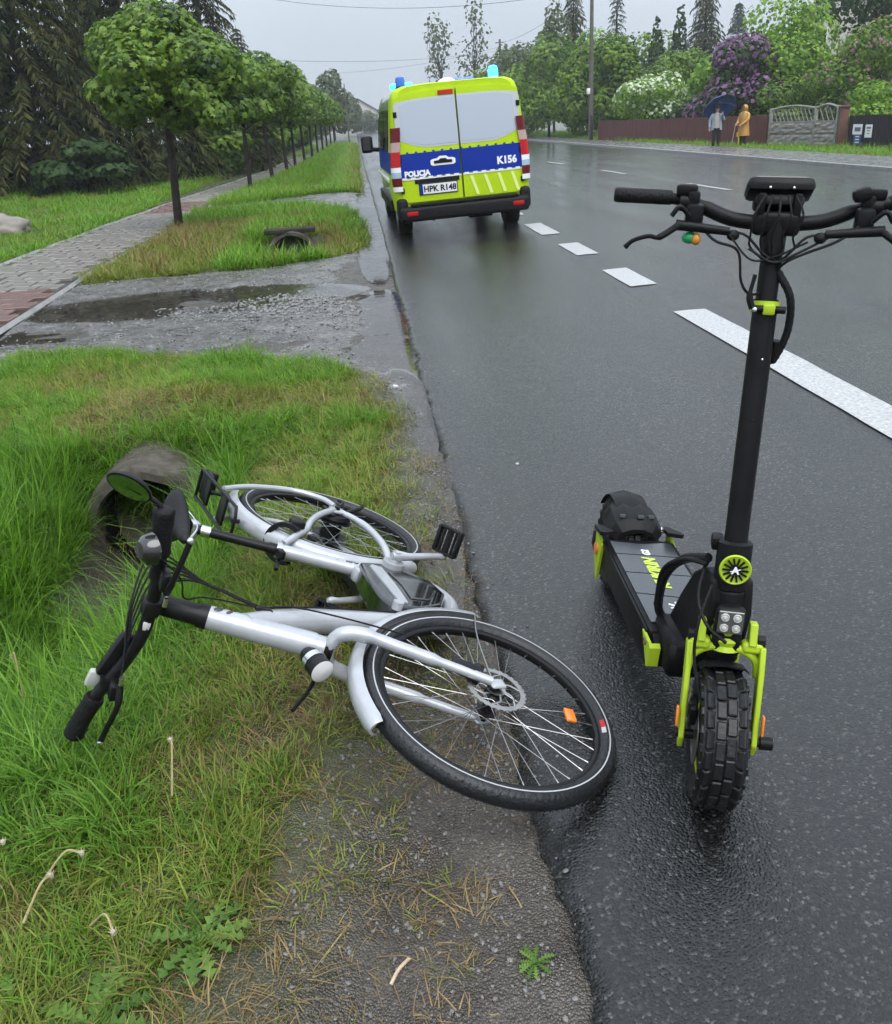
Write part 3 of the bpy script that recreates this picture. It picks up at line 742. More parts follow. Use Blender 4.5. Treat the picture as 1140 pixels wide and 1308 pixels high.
# single weeds and stalks
M_stalk = pm('pale_flower_stalk', (.36, .33, .17), .5, var=(30, (.30, .22, .10)))
M_seed = pm('faded_seed_head', (.55, .50, .40), .9, var=(80, (.35, .28, .18)), bump=(200, .8))
M_straw = pm('straw', (.33, .26, .12), .5, var=(25, (.2, .14, .06)))
def stalk(p0, p1, lift, label, head=True, r=.0026, z0=0.0):
    a = Vector((*p0, H(*p0)+.05+z0)); b = Vector((*p1, H(*p1)+.085+lift+z0)); mid = (a+b)/2+Vector((.01, .01, (.03 if head else .012)+lift*.4*head))
    t = thing('dandelion_stalk' if head else 'straw_stem', label, 'stalk' if head else 'straw', a, 0, 'spent dandelion stalks in the grass' if head else 'loose straws on the mud')
    mb = MB(); mb.tube([Vector(q)-a for q in spl([a, mid, b], 6)], [r*1.2]*3+[r]*10, n=6); mb.build('stem', M_stalk if head else M_straw, t)
    if head:
        mb = MB(); mb.ball(b-a, (.006, .006, .009), n=8, k=6)
        for k in range(7):
            an = 2*PI*k/7; mb.tube([b-a, b-a+Vector((.009*math.cos(an), .009*math.sin(an), .008))], [.002, .0006], n=4)
        mb.build('seed_head', M_seed, t)
    return t
SL = [((-1.08, 1.70), (-.96, 1.69), .0, 'pale bent dandelion stalk lying flat at the picture edge'),
      ((-.85, 1.60), (-.76, 1.62), .01, 'pale dandelion stalk curling up through thin grass'),
      ((-.86, 1.49), (-.82, 1.58), .0, 'pale dandelion stalk with a drooping head beside the weed rosette'),
      ((-.71, 1.46), (-.64, 1.40), .0, 'curved pale stalk on bare earth beside the weed rosette'),
      ((-.60, 1.82), (-.60, 1.90), .07, 'upright dandelion stalk in grass below the handlebar grip'),
      ((-.93, 1.31), (-.95, 1.46), .0, 'long reddish stalk in the bottom corner of the grass'),
      ((-1.2, 2.45), (-1.22, 2.52), .26, 'tall dandelion stalk beside the black handlebar grip'),
      ((-.92, 3.55), (-.98, 3.62), .24, 'tall seed stalk in front of the culvert opening'),
      ((-1.2, 2.10), (-1.16, 2.16), .1, 'dandelion stalk with a white seed head at the picture edge')]
for s_ in SL: stalk(*s_)
for p0, p1, lb in [((-.22, 1.36), (-.12, 1.56), 'long straw lying across the mud and grass border'), ((.0, 1.55), (.12, 1.40), 'straw lying in the muddy puddle'),
                   ((.2, 1.52), (.22, 1.38), 'thin straw beside the asphalt edge'), ((-.10, 1.60), (-.02, 1.66), 'short straw on mud below the front tyre')]:
    stalk(p0, p1, -.085, lb, head=False, r=.0018, z0=-.042)
for (x, y, s, k, lb) in [(-.48, 1.42, .95, 0, 'jagged dandelion rosette on bare earth, largest weed in the corner'), (-.66, 1.25, 1.0, 1, 'leafy weed rosette at the bottom edge'),                         (-.88, 1.42, .7, 1, 'weed rosette among dry grass in the corner'), (.22, 1.31, .35, 0, 'tiny green seedling in the mud beside the asphalt')]:
    t = thing('dandelion_plant', lb, 'weed', (x, y, H(x, y)), random.uniform(0, 6), 'weed rosettes')
    o = link('leaf_rosette', wm[k], t); o.scale = (s, s, s)
mb = MB(); mb.tube(spl([(-.012, -.03, 0), (.006, 0, .004), (.03, .028, .0)], 5), [.004]*11, n=8)
o = mb.build('cigarette_end', pm('bleached_wood', (.52, .40, .27), .5, var=(40, (.4, .3, .2)))); o.location = (-.07, 1.335, H(-.07, 1.335)+.006)
o.name = 'twig'; tag(o, 'short pale peeled twig lying on the mud', 'twig')
mb = MB(); mb.box((0, 0, 0), (.035, .028, .022), bev=.006)
o = mb.build('stone', pm('white_stone', (.6, .6, .57), .5, var=(30, (.45, .45, .43)))); o.location = (.12, 5.72, H(.12, 5.72)+.012); o.rotation_euler = (.3, .2, .6); tag(o, 'small white stone on the wet grit by the grass tip', 'stone', 'white stones')
mb = MB(); mb.box((0, 0, 0), (.016, .012, .009), bev=.003)
o = mb.build('stone', bpy.data.materials['white_stone']); o.location = (.66, 4.12, road_z(.66)+.005); tag(o, 'tiny white stone lying on the asphalt', 'stone', 'white stones')

# ------------------------------------------------------------------ police van (local: x right, y forward, z up, origin below rear bumper)
M_silver = pm('silver_paint', (.46, .48, .51), .3, metal=.3, coat=1, coat_r=.05)
M_yel = pm('yellow_green_film', (.44, .62, .006), .4, spec=.25, var=(2, (.38, .55, .006)))
M_blue = pm('blue_film', (.003, .026, .27), .4, spec=.2)
M_whitefilm = pm('pale_window_film', (.38, .43, .50), .12, coat=1, coat_r=.03, spec=.6)
M_white = pm('white_film', (.78, .79, .80), .4)
M_blk = pm('black_plastic', (.008, .008, .0085), .5, bump=(90, .15), rvar=.08, var=(20, (.013, .013, .014)), spec=.15)
M_glass = pm('dark_glass', (.008, .01, .012), .04, spec=.8)
M_red = pm('red_lens', (.42, .006, .008), .25, spec=.35)
M_redlit = pm('dark_red_lens', (.11, .003, .005), .25, spec=.35)
M_clear = pm('clear_lens', (.62, .60, .60), .1, coat=1, coat_r=.02)
M_ind = pm('pinkish_lens', (.42, .29, .27), .2, spec=.4)
M_lbl = pm('pale_blue_film', (.36, .50, .62), .35, spec=.3)
M_tyre = pm('wet_rubber', (.006, .006, .007), .5, bump=(60, .3), spec=.3)
M_rim = pm('steel_wheel', (.32, .33, .34), .35, metal=.8)
M_beacon = pm('blue_beacon_lit', (.02, .25, .6), .1, emit=((.03, .42, 1.0), 4.0))
M_beacon2 = pm('blue_beacon', (.01, .09, .42), .12, coat=1, emit=((.01, .10, .5), .25))
M_chrome = pm('bright_metal', (.65, .66, .68), .18, metal=1.0)

VAN_M = Matrix.Translation((1.531, 13.711, .026)) @ Matrix.Rotation(.022, 4, 'Z') @ Matrix.Rotation(-.037, 4, 'Y') @ Matrix.Scale(1.055, 4)
van = thing('police_van', 'yellow-green, blue and silver police van standing in the wet lane', 'van', M=VAN_M)
PROF = [(.36, .93), (.50, .945), (.70, .955), (.86, .958), (1.0, .956), (1.15, .945), (1.3, .925), (1.45, .91), (1.6, .895), (1.72, .88), (1.82, .86), (1.885, .835), (1.93, .79), (1.957, .70), (1.968, .45), (1.972, 0)]
SECT = [(0.0, .90, 1.0), (.015, .945, 1.0), (.045, .975, 1.0), (.09, .992, 1.0), (.16, 1.0, 1.0), (.6, 1, 1), (1.0, 1, 1), (1.6, 1, 1), (2.3, 1, 1), (3.0, 1, 1), (3.4, .995, .99), (3.7, .985, .955), (4.0, .97, .85), (4.3, .95, .70), (4.55, .93, .60), (4.75, .90, .56), (4.87, .80, .50)]
def rear_y(x, z):
    return .10*max(0, (z-.6)/1.3)**1.6+.035*(x/.9)**4
vs = []; fs = []; mi = []; np_ = len(PROF); ring = 2*np_-1
for (y, kx, kz) in SECT:
    pts = [(-w*kx, z) for z, w in PROF]+[(w*kx, z) for z, w in PROF[-2::-1]]
    for (x, z) in pts:
        zz = .36+(z-.36)*kz if z > .9 else z
        lean = rear_y(x, z)*max(0, 1-y/.5)
        vs.append((x, y+lean, zz-(.012 if (z > 1.9 and y < .05) else 0)))
for s_ in range(len(SECT)-1):
    for j in range(ring-1):
        a = s_*ring+j; fs.append((a, a+1, a+ring+1, a+ring))
        z = (vs[a][2]+vs[a+1][2])/2; y = (vs[a][1]+vs[a+ring][1])/2
        if y < .62 and z > 1.2: m = 1
        elif z > 1.88: m = 1 if y < 1 else 0
        elif .80 < z < 1.12: m = 2
        elif z < .80: m = 1 if y < 1.3 else 0
        else: m = 0
        mi.append(m)
fs.append(tuple(range(ring))); mi.append(1); fs.append(tuple((len(SECT)-1)*ring+j for j in range(ring-1, -1, -1))); mi.append(0)
mb = MB(); mb.v = vs; mb.f = [f[::-1] for f in fs]; mb.m = mi; mb.build('body', [M_silver, M_yel, M_blue], van, smooth=50)
def rf(x, z, off): return (x, rear_y(x, z)-off, z)
def sheet(mb, x0, x1, zlo, zhi, off, mi=0, nx=8, nz_=8, thick=.006):
    zl = zlo if callable(zlo) else (lambda x: zlo); zh = zhi if callable(zhi) else (lambda x: zhi)
    vs = []; fs = []
    for o_ in (off, off-thick):
        for i in range(nx+1):
            x = x0+(x1-x0)*i/nx
            for j in range(nz_+1):
                z = zl(x)+(zh(x)-zl(x))*j/nz_; vs.append(rf(x, z, o_))
    k = nz_+1; q = (nx+1)*k
    for i in range(nx):
        for j in range(nz_):
            a = i*k+j; fs.append((a, a+k, a+k+1, a+1)); fs.append((q+a, q+a+1, q+a+k+1, q+a+k))
    for i in range(nx):
        a = i*k; fs.append((a, q+a, q+a+k, a+k)); a = i*k+nz_; fs.append((a, a+k, q+a+k, q+a))
    for j in range(nz_):
        fs.append((j, j+1, q+j+1, q+j)); a = nx*k+j; fs.append((a, q+a, q+a+1, a+1))
    mb.add(vs, fs, mi)
def txt(mb, s_, cx, cz, h, off, mi=0, bold=0.0, shear=0.0):
    v2, f2 = text_flat(s_, h, bold=bold, shear=shear)
    mb.add([rf(cx+x, cz+z, off) for x, z in v2], f2, mi)
for sd in (-1, 1):
    xa, xb = (-.845, -.012) if sd < 0 else (.012, .845)
    top = lambda x: 1.885-.06*(abs(x)/.8)**4
    mb = MB(); sheet(mb, xa, xb, .50, top, .016, 0, thick=.03)
    door = mb.build('rear_door', M_yel, van, smooth=30)
    # silver pressing round the glass, glass film, swoosh
    mb = MB(); sheet(mb, xa+sd*0+(.0 if sd < 0 else .0), xb, lambda x: 1.185+.13*max(0, (abs(x)-.42)/.42)**1.7, lambda x: 1.80-.045*(abs(x)/.85)**4, .0185, 0, nx=12)
    mb.build('window_surround', M_silver, door, smooth=30)
    mb = MB(); x0, x1 = (xa+.075, xb-.014) if sd < 0 else (xa+.014, xb-.075)
    sheet(mb, x0, x1, lambda x: 1.215+.10*max(0, (abs(x)-.42)/.36)**1.7, lambda x: 1.775-.05*(abs(x)/.77)**5, .0215, 0, nx=12)
    mb.build('rear_window', M_whitefilm, door, smooth=30)
    mb = MB(); sheet(mb, xa, xb, .815, 1.125, .0205, 0); mb.build('blue_band', M_blue, door, smooth=30)
    for k in range(7):
        a = xa+(xb-xa)*(k+.15)/7
        mb = MB(); sheet(mb, a, a+.064, .795, .822, .0245, 0, nx=1, nz_=1); mb.build('reflective_dash', M_white, door, smooth=0)
        mb = MB(); sheet(mb, a-.03, a, 1.127, 1.145, .0235, 0, nx=1, nz_=1); mb.build('band_notch', M_blue, door, smooth=0)
    mb = MB(); sheet(mb, xa, xb, .790, .803, .0225, 0, nz_=1); mb.build('reflective_line', M_white, door, smooth=0)
    mb = MB(); sheet(mb, -.0115 if sd < 0 else .006, -.006 if sd < 0 else .0115, .5, 1.87, .012, nx=1, thick=.01); mb.build('door_seal', M_blk, door, smooth=0)
    for hz_ in (.66, 1.05, 1.62):
        mb = MB(); p_ = rf(sd*.835, hz_, .026); mb.box(p_, (.05, .02, .07), bev=.006); mb.build('hinge', M_blk, door)
    if sd > 0:
        M_fs = pm('faint_reflective_stripe', (.70, .80, .25), .4, spec=.3)
        for k in range(4):
            xx = .10+k*.19; mb = MB()
            mb.prism([(xx+.0, .77), (xx+.045, .77), (xx+.125, .52), (xx+.08, .52)], rf, .018, .0225); mb.build('chevron_stripe', M_fs, door, smooth=0)
        mb = MB(); txt(mb, 'K156', .63, .885, .09, .0225, bold=.006); mb.build('lettering', M_white, door, smooth=0)
    else:
        mb = MB(); txt(mb, 'POLICJA', -.615, .836, .066, .0255, bold=.006); mb.build('lettering', M_white, door, smooth=0)
        mb = MB()
        pl = [(x_, z_+.03) for x_, z_ in [(-.42, .93), (-.39, .915), (-.11, .915), (-.08, .93), (-.08, .985), (-.11, 1.0), (-.17, 1.005), (-.205, 1.03), (-.295, 1.03), (-.33, 1.005), (-.39, 1.0), (-.42, .985)]]
        mb.prism(pl, rf, .018, .03); hs_ = mb.build('handle_surround', M_white, door, smooth=0)
        pl2 = [(x_, z_+.03) for x_, z_ in [(-.375, .94), (-.125, .94), (-.125, .975), (-.19, .98), (-.215, 1.0), (-.285, 1.0), (-.31, .98), (-.375, .975)]]
        mb = MB(); mb.prism(pl2, rf, .028, .036); mb.build('door_handle', M_blk, door, smooth=0)
        mb = MB(); sheet(mb, -.66, -.045, .735, .79, .024, nx=4, nz_=1, thick=.02); mb.build('plate_light_bar', M_blk, door, smooth=0)
mb = MB()
mb.box((0, -.015, .35), (1.80, .20, .20), bev=.05, seg=3); mb.box((-.86, .14, .42), (.15, .36, .28), bev=.05, seg=3); mb.box((.86, .14, .42), (.15, .36, .28), bev=.05, seg=3)
mb.box((0, -.04, .465), (1.50, .14, .03), bev=.01)
bump_ = mb.build('rear_bumper', M_blk, van)
for sd in (-1, 1):
    mb = MB(); mb.box((sd*.74, -.115, .36), (.15, .02, .055), bev=.006); mb.build('bumper_reflector', M_red, bump_)
    # tail lamp cluster
    tl = part('tail_light', van)
    for (z0, z1, m_, nm) in [(1.28, 1.46, M_redlit, 'upper_lens'), (1.16, 1.28, M_ind, 'indicator_lens'), (.97, 1.16, M_red, 'brake_lens'), (.90, .965, M_white, 'pillar_patch'), (.83, .898, M_lbl, 'lower_patch'), (.72, .828, M_redlit, 'fog_lens'), (.655, .718, M_white, 'reverse_lens')]:
        mb = MB(); n = 5; vs = []
        for z in (z0, (z0+z1)/2, z1):
            w = lerp_tab(PROF, z)
            for k in range(n+1):
                a = k/n*PI/2; xo = w+.007-.13*(1-math.sin(a)**.8); yo = .13*(1-math.cos(a)**.7)-.012
                vs.append((sd*xo, yo+.06*max(0, z-.9), z))
        fs = [(j*(n+1)+i, j*(n+1)+i+1, (j+1)*(n+1)+i+1, (j+1)*(n+1)+i) for j in range(2) for i in range(n)]
        if sd > 0: fs = [f[::-1] for f in fs]
        mb.add(vs, fs); mb.build(nm, m_, tl, smooth=60)
# number plate
mb = MB(); sheet(mb, -.60, -.09, .595, .72, .034, nx=4, nz_=1, thick=.012); plate = mb.build('number_plate', pm('plate_white', (.72, .73, .74), .3), van, smooth=0)
mb = MB(); sheet(mb, -.612, -.078, .583, .732, .026, nx=4, nz_=1, thick=.012); mb.build('plate_frame', M_blk, plate, smooth=0)
mb = MB(); sheet(mb, -.60, -.56, .595, .72, .0365, nx=1, nz_=1, thick=.002); mb.build('plate_country_strip', M_blue, plate, smooth=0)
mb = MB(); txt(mb, 'HPK R148', -.325, .622, .074, .037, bold=.003); mb.build('plate_characters', M_blk, plate, smooth=0)
mb = MB(); sheet(mb, -.235, -.03, 1.815, 1.868, .03, nx=3, nz_=2, thick=.025); mb.build('high_brake_light', M_red, van)
# side glass, sill, rub strip
for sd in (-1, 1):
    for (ya, yb) in [(.75, 1.75), (1.85, 2.85), (2.95, 3.75)]:
        mb = MB(); vs = []
        for y in (ya, yb):
            for z in (1.16, 1.3, 1.45, 1.6, 1.70):
                vs.append((sd*(lerp_tab(PROF, z)*(.99 if y > 3.5 else 1)+.006), y, z-(.1 if y > 3.5 and z > 1.6 else 0)))
        mb.add(vs, [(j, j+1, j+6, j+5) for j in range(4)]); mb.build('side_window', M_glass, van)
    mb = MB(); mb.box((sd*.955, 2.3, .42), (.05, 3.0, .16), bev=.015); mb.build('side_sill', M_blk, van)
    mb = MB(); mb.box((sd*.972, 2.2, .77), (.02, 3.0, .05), bev=.006); mb.build('side_moulding', M_white, van)
# windscreen
mb = MB(); mb.add([(-.78, 3.62, 1.80), (.78, 3.62, 1.80), (.84, 4.28, 1.17), (-.84, 4.28, 1.17)], [(0, 1, 2, 3)]); o = mb.build('windscreen', M_glass, van); o.location = (0, .02, .09)
# wheels
def wheel(x, y):
    w = part('wheel', van); w.location = (x, y, .325 if x < 0 else .308)
    mb = MB(); pr = [(.20, -.10), (.27, -.108), (.312, -.10), (.327, -.075), (.33, 0), (.327, .075), (.312, .10), (.27, .108), (.20, .10)]
    mb.lathe(pr, (0, 0, 0), (1, 0, 0), 40); mb.build('tyre', M_tyre, w, smooth=40)
    mb = MB(); s_ = 1 if x > 0 else -1
    mb.lathe([(0, s_*.05), (.06, s_*.055), (.08, s_*.03), (.17, s_*.045), (.20, s_*.095), (.21, s_*.1)], (0, 0, 0), (1, 0, 0), 28)
    mb.lathe([(0, -s_*.04), (.2, -s_*.05), (.205, -s_*.1)], (0, 0, 0), (1, 0, 0), 28); mb.build('rim', M_rim, w, smooth=40)
for x in (-.80, .80):
    wheel(x, .95); wheel(x, 4.05)
mb = MB(); mb.box((0, 2.4, .34), (1.5, 4.2, .16), bev=.03); mb.tube([(-.8, .95, .33), (.8, .95, .33)], .05, 10); mb.box((.25, .45, .25), (.35, .5, .12), bev=.03)
mb.tube([(-.45, .0, .26), (-.45, .7, .26)], .03, 8); mb.build('underbody', M_blk, van)
for sd in (-1, 1):
    mir = part('door_mirror', van)
    mb = MB(); mb.box((sd*1.13, 3.62, 1.22), (.20, .13, .27), bev=.045, seg=3); mb.tube([(sd*.92, 3.6, 1.12), (sd*1.06, 3.6, 1.14)], .035, 8); mb.build('housing', M_blk, mir)
    mb = MB(); mb.box((sd*1.13, 3.552, 1.23), (.155, .006, .20), bev=.002, seg=1); mb.build('mirror_glass', M_glass, mir)
def beacon(x, y, lit, h=.12, r=.062):
    b_ = part('beacon_light', van); b_.location = (x, y, 1.93)
    mb = MB(); mb.lathe([(0, 0), (r*1.25, 0), (r*1.2, .035), (r*1.02, .04), (r*1.02, .05)], n=20); mb.build('base', M_blk if not lit else M_white, b_)
    mb = MB(); mb.lathe([(r, .045), (r*1.0, .05+h*.6), (r*.82, .05+h*.9), (r*.4, .05+h), (0, .05+h)], n=20); mb.build('dome', M_beacon if lit else M_beacon2, b_)
beacon(.60, .50, True, .14, .068); beacon(-.66, .85, False, .13, .066)
lb = part('light_bar', van)
mb = MB(); mb.box((0, 2.9, 1.985), (1.3, .26, .03), bev=.012); mb.build('bar_base', M_blk, lb)
for sd in (-1, 1):
    mb = MB(); mb.box((sd*.5, 2.9, 2.045), (.36, .24, .09), bev=.035, seg=3); mb.build('bar_lens', M_beacon if sd < 0 else M_beacon2, lb)
mb = MB(); mb.ball((-.02, .75, 1.95), (.14, .16, .085), n=20, k=10); mb.build('roof_vent_dome', M_white, van)

# ------------------------------------------------------------------ bicycle lying on its right side (local: x forward, y left, z up, origin rear hub)
BIKE_R = Matrix(((0.36501, 0.38387, -0.84818), (-0.93057, 0.12263, -0.34496), (-0.02841, 0.91521, 0.40198)))
BIKE_M = Matrix.Translation((-0.22115, 3.12506, 0.20462)) @ BIKE_R.to_4x4() @ Matrix.Scale(1.01366, 4)
M_alu = pm('pearl_white_paint', (.42, .435, .46), .3, metal=.2, coat=.6, coat_r=.08, var=(14, (.35, .36, .38)))
M_bblk = pm('satin_black', (.006, .006, .0065), .35, var=(14, (.011, .011, .012)), rvar=.08, spec=.22)
M_rubber = pm('grip_rubber', (.009, .009, .010), .5, bump=(120, .4), spec=.18)
M_btyre = pm('bicycle_tyre', (.009, .010, .012), .42, bump=(90, .35), spec=.45)
M_refl = pm('reflective_stripe', (.40, .41, .42), .45)
M_steel = pm('spoke_steel', (.36, .36, .36), .35, metal=1.0)
M_disc = pm('brake_disc_steel', (.42, .41, .40), .28, metal=1.0, var=(30, (.32, .30, .28)))
M_orange = pm('amber_reflector', (.85, .22, .01), .2, coat=1, bump=(300, .4))
M_gloss = pm('glossy_black', (.006, .006, .007), .08, coat=1)
bike = thing('bicycle', 'white step-through electric bicycle lying on its side across the verge', 'bicycle', M=BIKE_M)
RW = .355; WB = 1.2174; HA = math.radians(67.115); AX = Vector((-math.cos(HA), 0, math.sin(HA))); PERP = Vector((math.sin(HA), 0, math.cos(HA)))
FH = Vector((WB, 0, 0)); O0 = FH-PERP*.045; STEER = -.20807
MF = Matrix.Translation(O0) @ Matrix.Rotation(STEER, 4, AX) @ Matrix.Translation(-O0)
BB = Vector((.438, 0, -.047)); SA = math.radians(72.285); SD = Vector((-math.cos(SA), 0, math.sin(SA))); STT = BB+SD*.386
# frame
mb = MB()
mb.tube([O0+AX*.485, O0+AX*.5, O0+AX*.765, O0+AX*.775], [.033, .034, .031, .030], n=20)
mb.tube(spl([(.915, 0, .60), (.872, 0, .50), (.838, 0, .36), (.812, 0, .19), (.792, 0, .03), (.735, 0, -.115), (.62, 0, -.190), (.50, 0, -.165), (.44, 0, -.07)], 8), [.036]*20+[.037]*20+[.030]*26, n=18)
mb.tube([BB+SD*.02, BB+SD*.10, STT], [.026, .024, .0225], n=16)
mb.tube([STT-SD*.012, STT+SD*.004], .027, n=16)
mb.tube([(.438, -.06, -.047), (.438, .06, -.047)], .038, n=18)
for sd in (-1, 1):
    mb.tube(spl([(-.02, sd*.065, .0), (.06, sd*.065, -.055), (.16, sd*.062, -.08), (.30, sd*.055, -.075), (.42, sd*.03, -.05)], 6), [.012]*8+[.014]*17, n=10)
    mb.tube(spl([(-.01, sd*.068, .0), (.07, sd*.066, .09), (.15, sd*.062, .155), (.225, sd*.05, .20), (.275, sd*.042, .25), (.31, sd*.02, .30)], 6), [.0125]*31, n=10)
    mb.box((-.005, sd*.067, -.005), (.06, .012, .055), bev=.008)
# seat tube bracket
mb.box((.445, 0, .055), (.045, .05, .075), bev=.012)
frame = mb.build('frame', M_alu, bike, smooth=45)
v2, f2 = text_flat('11.50', .026, bold=.002)
mb = MB(); Rm = Matrix((-SD, Vector((0, 1, 0)).cross(-SD)*-1, Vector((0, 1, 0)))).transposed()
for sgn in (1,):
    vs = []
    for x, y in v2:
        ang = y/.0235; base = BB+SD*(.155)-SD*x
        nrm = Vector((0, 1, 0))*math.cos(ang-.35)+Vector((-SD.z, 0, SD.x)).normalized()*-math.sin(ang-.35)*-1
        vs.append(base+nrm*.0243)
    mb.add(vs, f2)
mb.build('lettering', M_gloss, frame, smooth=0)
mb = MB(T=None)
for (d, w_) in ((.018, .011), (-.012, .007)):
    c_ = O0+AX*(.725+d)+Vector((0, .0295, 0)); mb.ball(c_, (w_, .003, .018), n=12, k=6, R=Matrix.Rotation(.5, 3, 'Y'))
mb.build('head_badge', M_gloss, frame)
mb = MB(); mb.tube([O0+AX*.765, O0+AX*.79], .0325, n=18); mb.build('headset_ring', M_bblk, frame)
# battery and motor
mb = MB(); poly = [(.43, .075), (.415, .0), (.45, -.10), (.515, -.160), (.62, -.165), (.715, -.10), (.762, .0), (.768, .10), (.70, .115), (.56, .10)]
mb.prism(poly, lambda x, z, d: (x, d, z), -.042, .042)
bm = bmesh.new(); 
motor = mb.build('battery_case', M_gloss, bike, smooth=20)
bv = motor.modifiers.new('bevel', 'BEVEL'); bv.width = .012; bv.segments = 3
mb = MB(); mb.prism([(.455, .04), (.47, .055), (.735, .07), (.74, .04), (.60, .02), (.47, .012)], lambda x, z, d: (x, d, z), .040, .047); mb.build('silver_trim', M_alu, motor)
mb = MB(); mb.prism([(.50, .0), (.60, -.005), (.70, .01), (.70, -.06), (.62, -.125), (.53, -.11), (.48, -.06)], lambda x, z, d: (x, d, z), .040, .048); o = mb.build('motor_cover', pm('smoked_cover', (.02, .02, .022), .12, coat=1), motor); b_ = o.modifiers.new('bevel', 'BEVEL'); b_.width = .006; b_.segments = 2
mb = MB(); mb.tube([(.76, .03, .085), (.76, .055, .085)], .017, n=14); mb.build('key_lock', M_alu, motor)
# seat post and saddle
mb = MB(); SP = STT+SD*.27; mb.tube([STT, STT+SD*.20, SP], [.0155]*3, n=14); mb.tube([STT-SD*.005, STT+SD*.03], .019, n=14)
mb.tube([SP-SD*.05, SP-SD*.03], .018, n=14); mb.tube([SP-SD*.05-SD*.0, SP-SD*.02], .0195, n=14, mi=1); mb.build('seat_post', [M_bblk, M_chrome], bike)
mb = MB(); mb.box(STT+Vector((.03, 0, .0)), (.05, .03, .024), bev=.006); mb.tube([STT+Vector((.03, -.02, 0)), STT+Vector((.085, -.035, .02))], .007, n=8); mb.build('seat_clamp', M_bblk, bike)
rings = []; S0 = SP+Vector((-.015, 0, .045))
for t in np.linspace(0, 1, 13):
    x = -.135+.27*t; hw = lerp_tab([(0, .07), (.12, .092), (.3, .085), (.5, .05), (.75, .026), (1, .016)], t); hh = lerp_tab([(0, .022), (.15, .036), (.5, .032), (1, .016)], t)
    if t in (0, 1): hw *= .5; hh *= .5
    zc = .012*math.cos(t*PI*2)*.6
    rings.append([S0+Vector((x, hw*math.cos(a), zc+hh*math.sin(a)*(1 if math.sin(a) > 0 else .7))) for a in np.linspace(0, 2*PI, 17)[:-1]])
mb = MB(); mb.loft(rings); sad = mb.build('saddle', pm('saddle_vinyl', (.009, .009, .010), .5, bump=(110, .25), spec=.25), bike, smooth=70)
mb = MB(); 
for sd in (-1, 1): mb.tube(spl([S0+Vector((.11, 0, -.01)), S0+Vector((.05, sd*.02, -.042)), S0+Vector((-.04, sd*.024, -.042)), S0+Vector((-.11, sd*.035, -.012))], 5), .0035, n=6)
mb.box(SP+Vector((-.01, 0, .0)), (.05, .05, .03), bev=.008); mb.build('saddle_rails', M_chrome, sad)
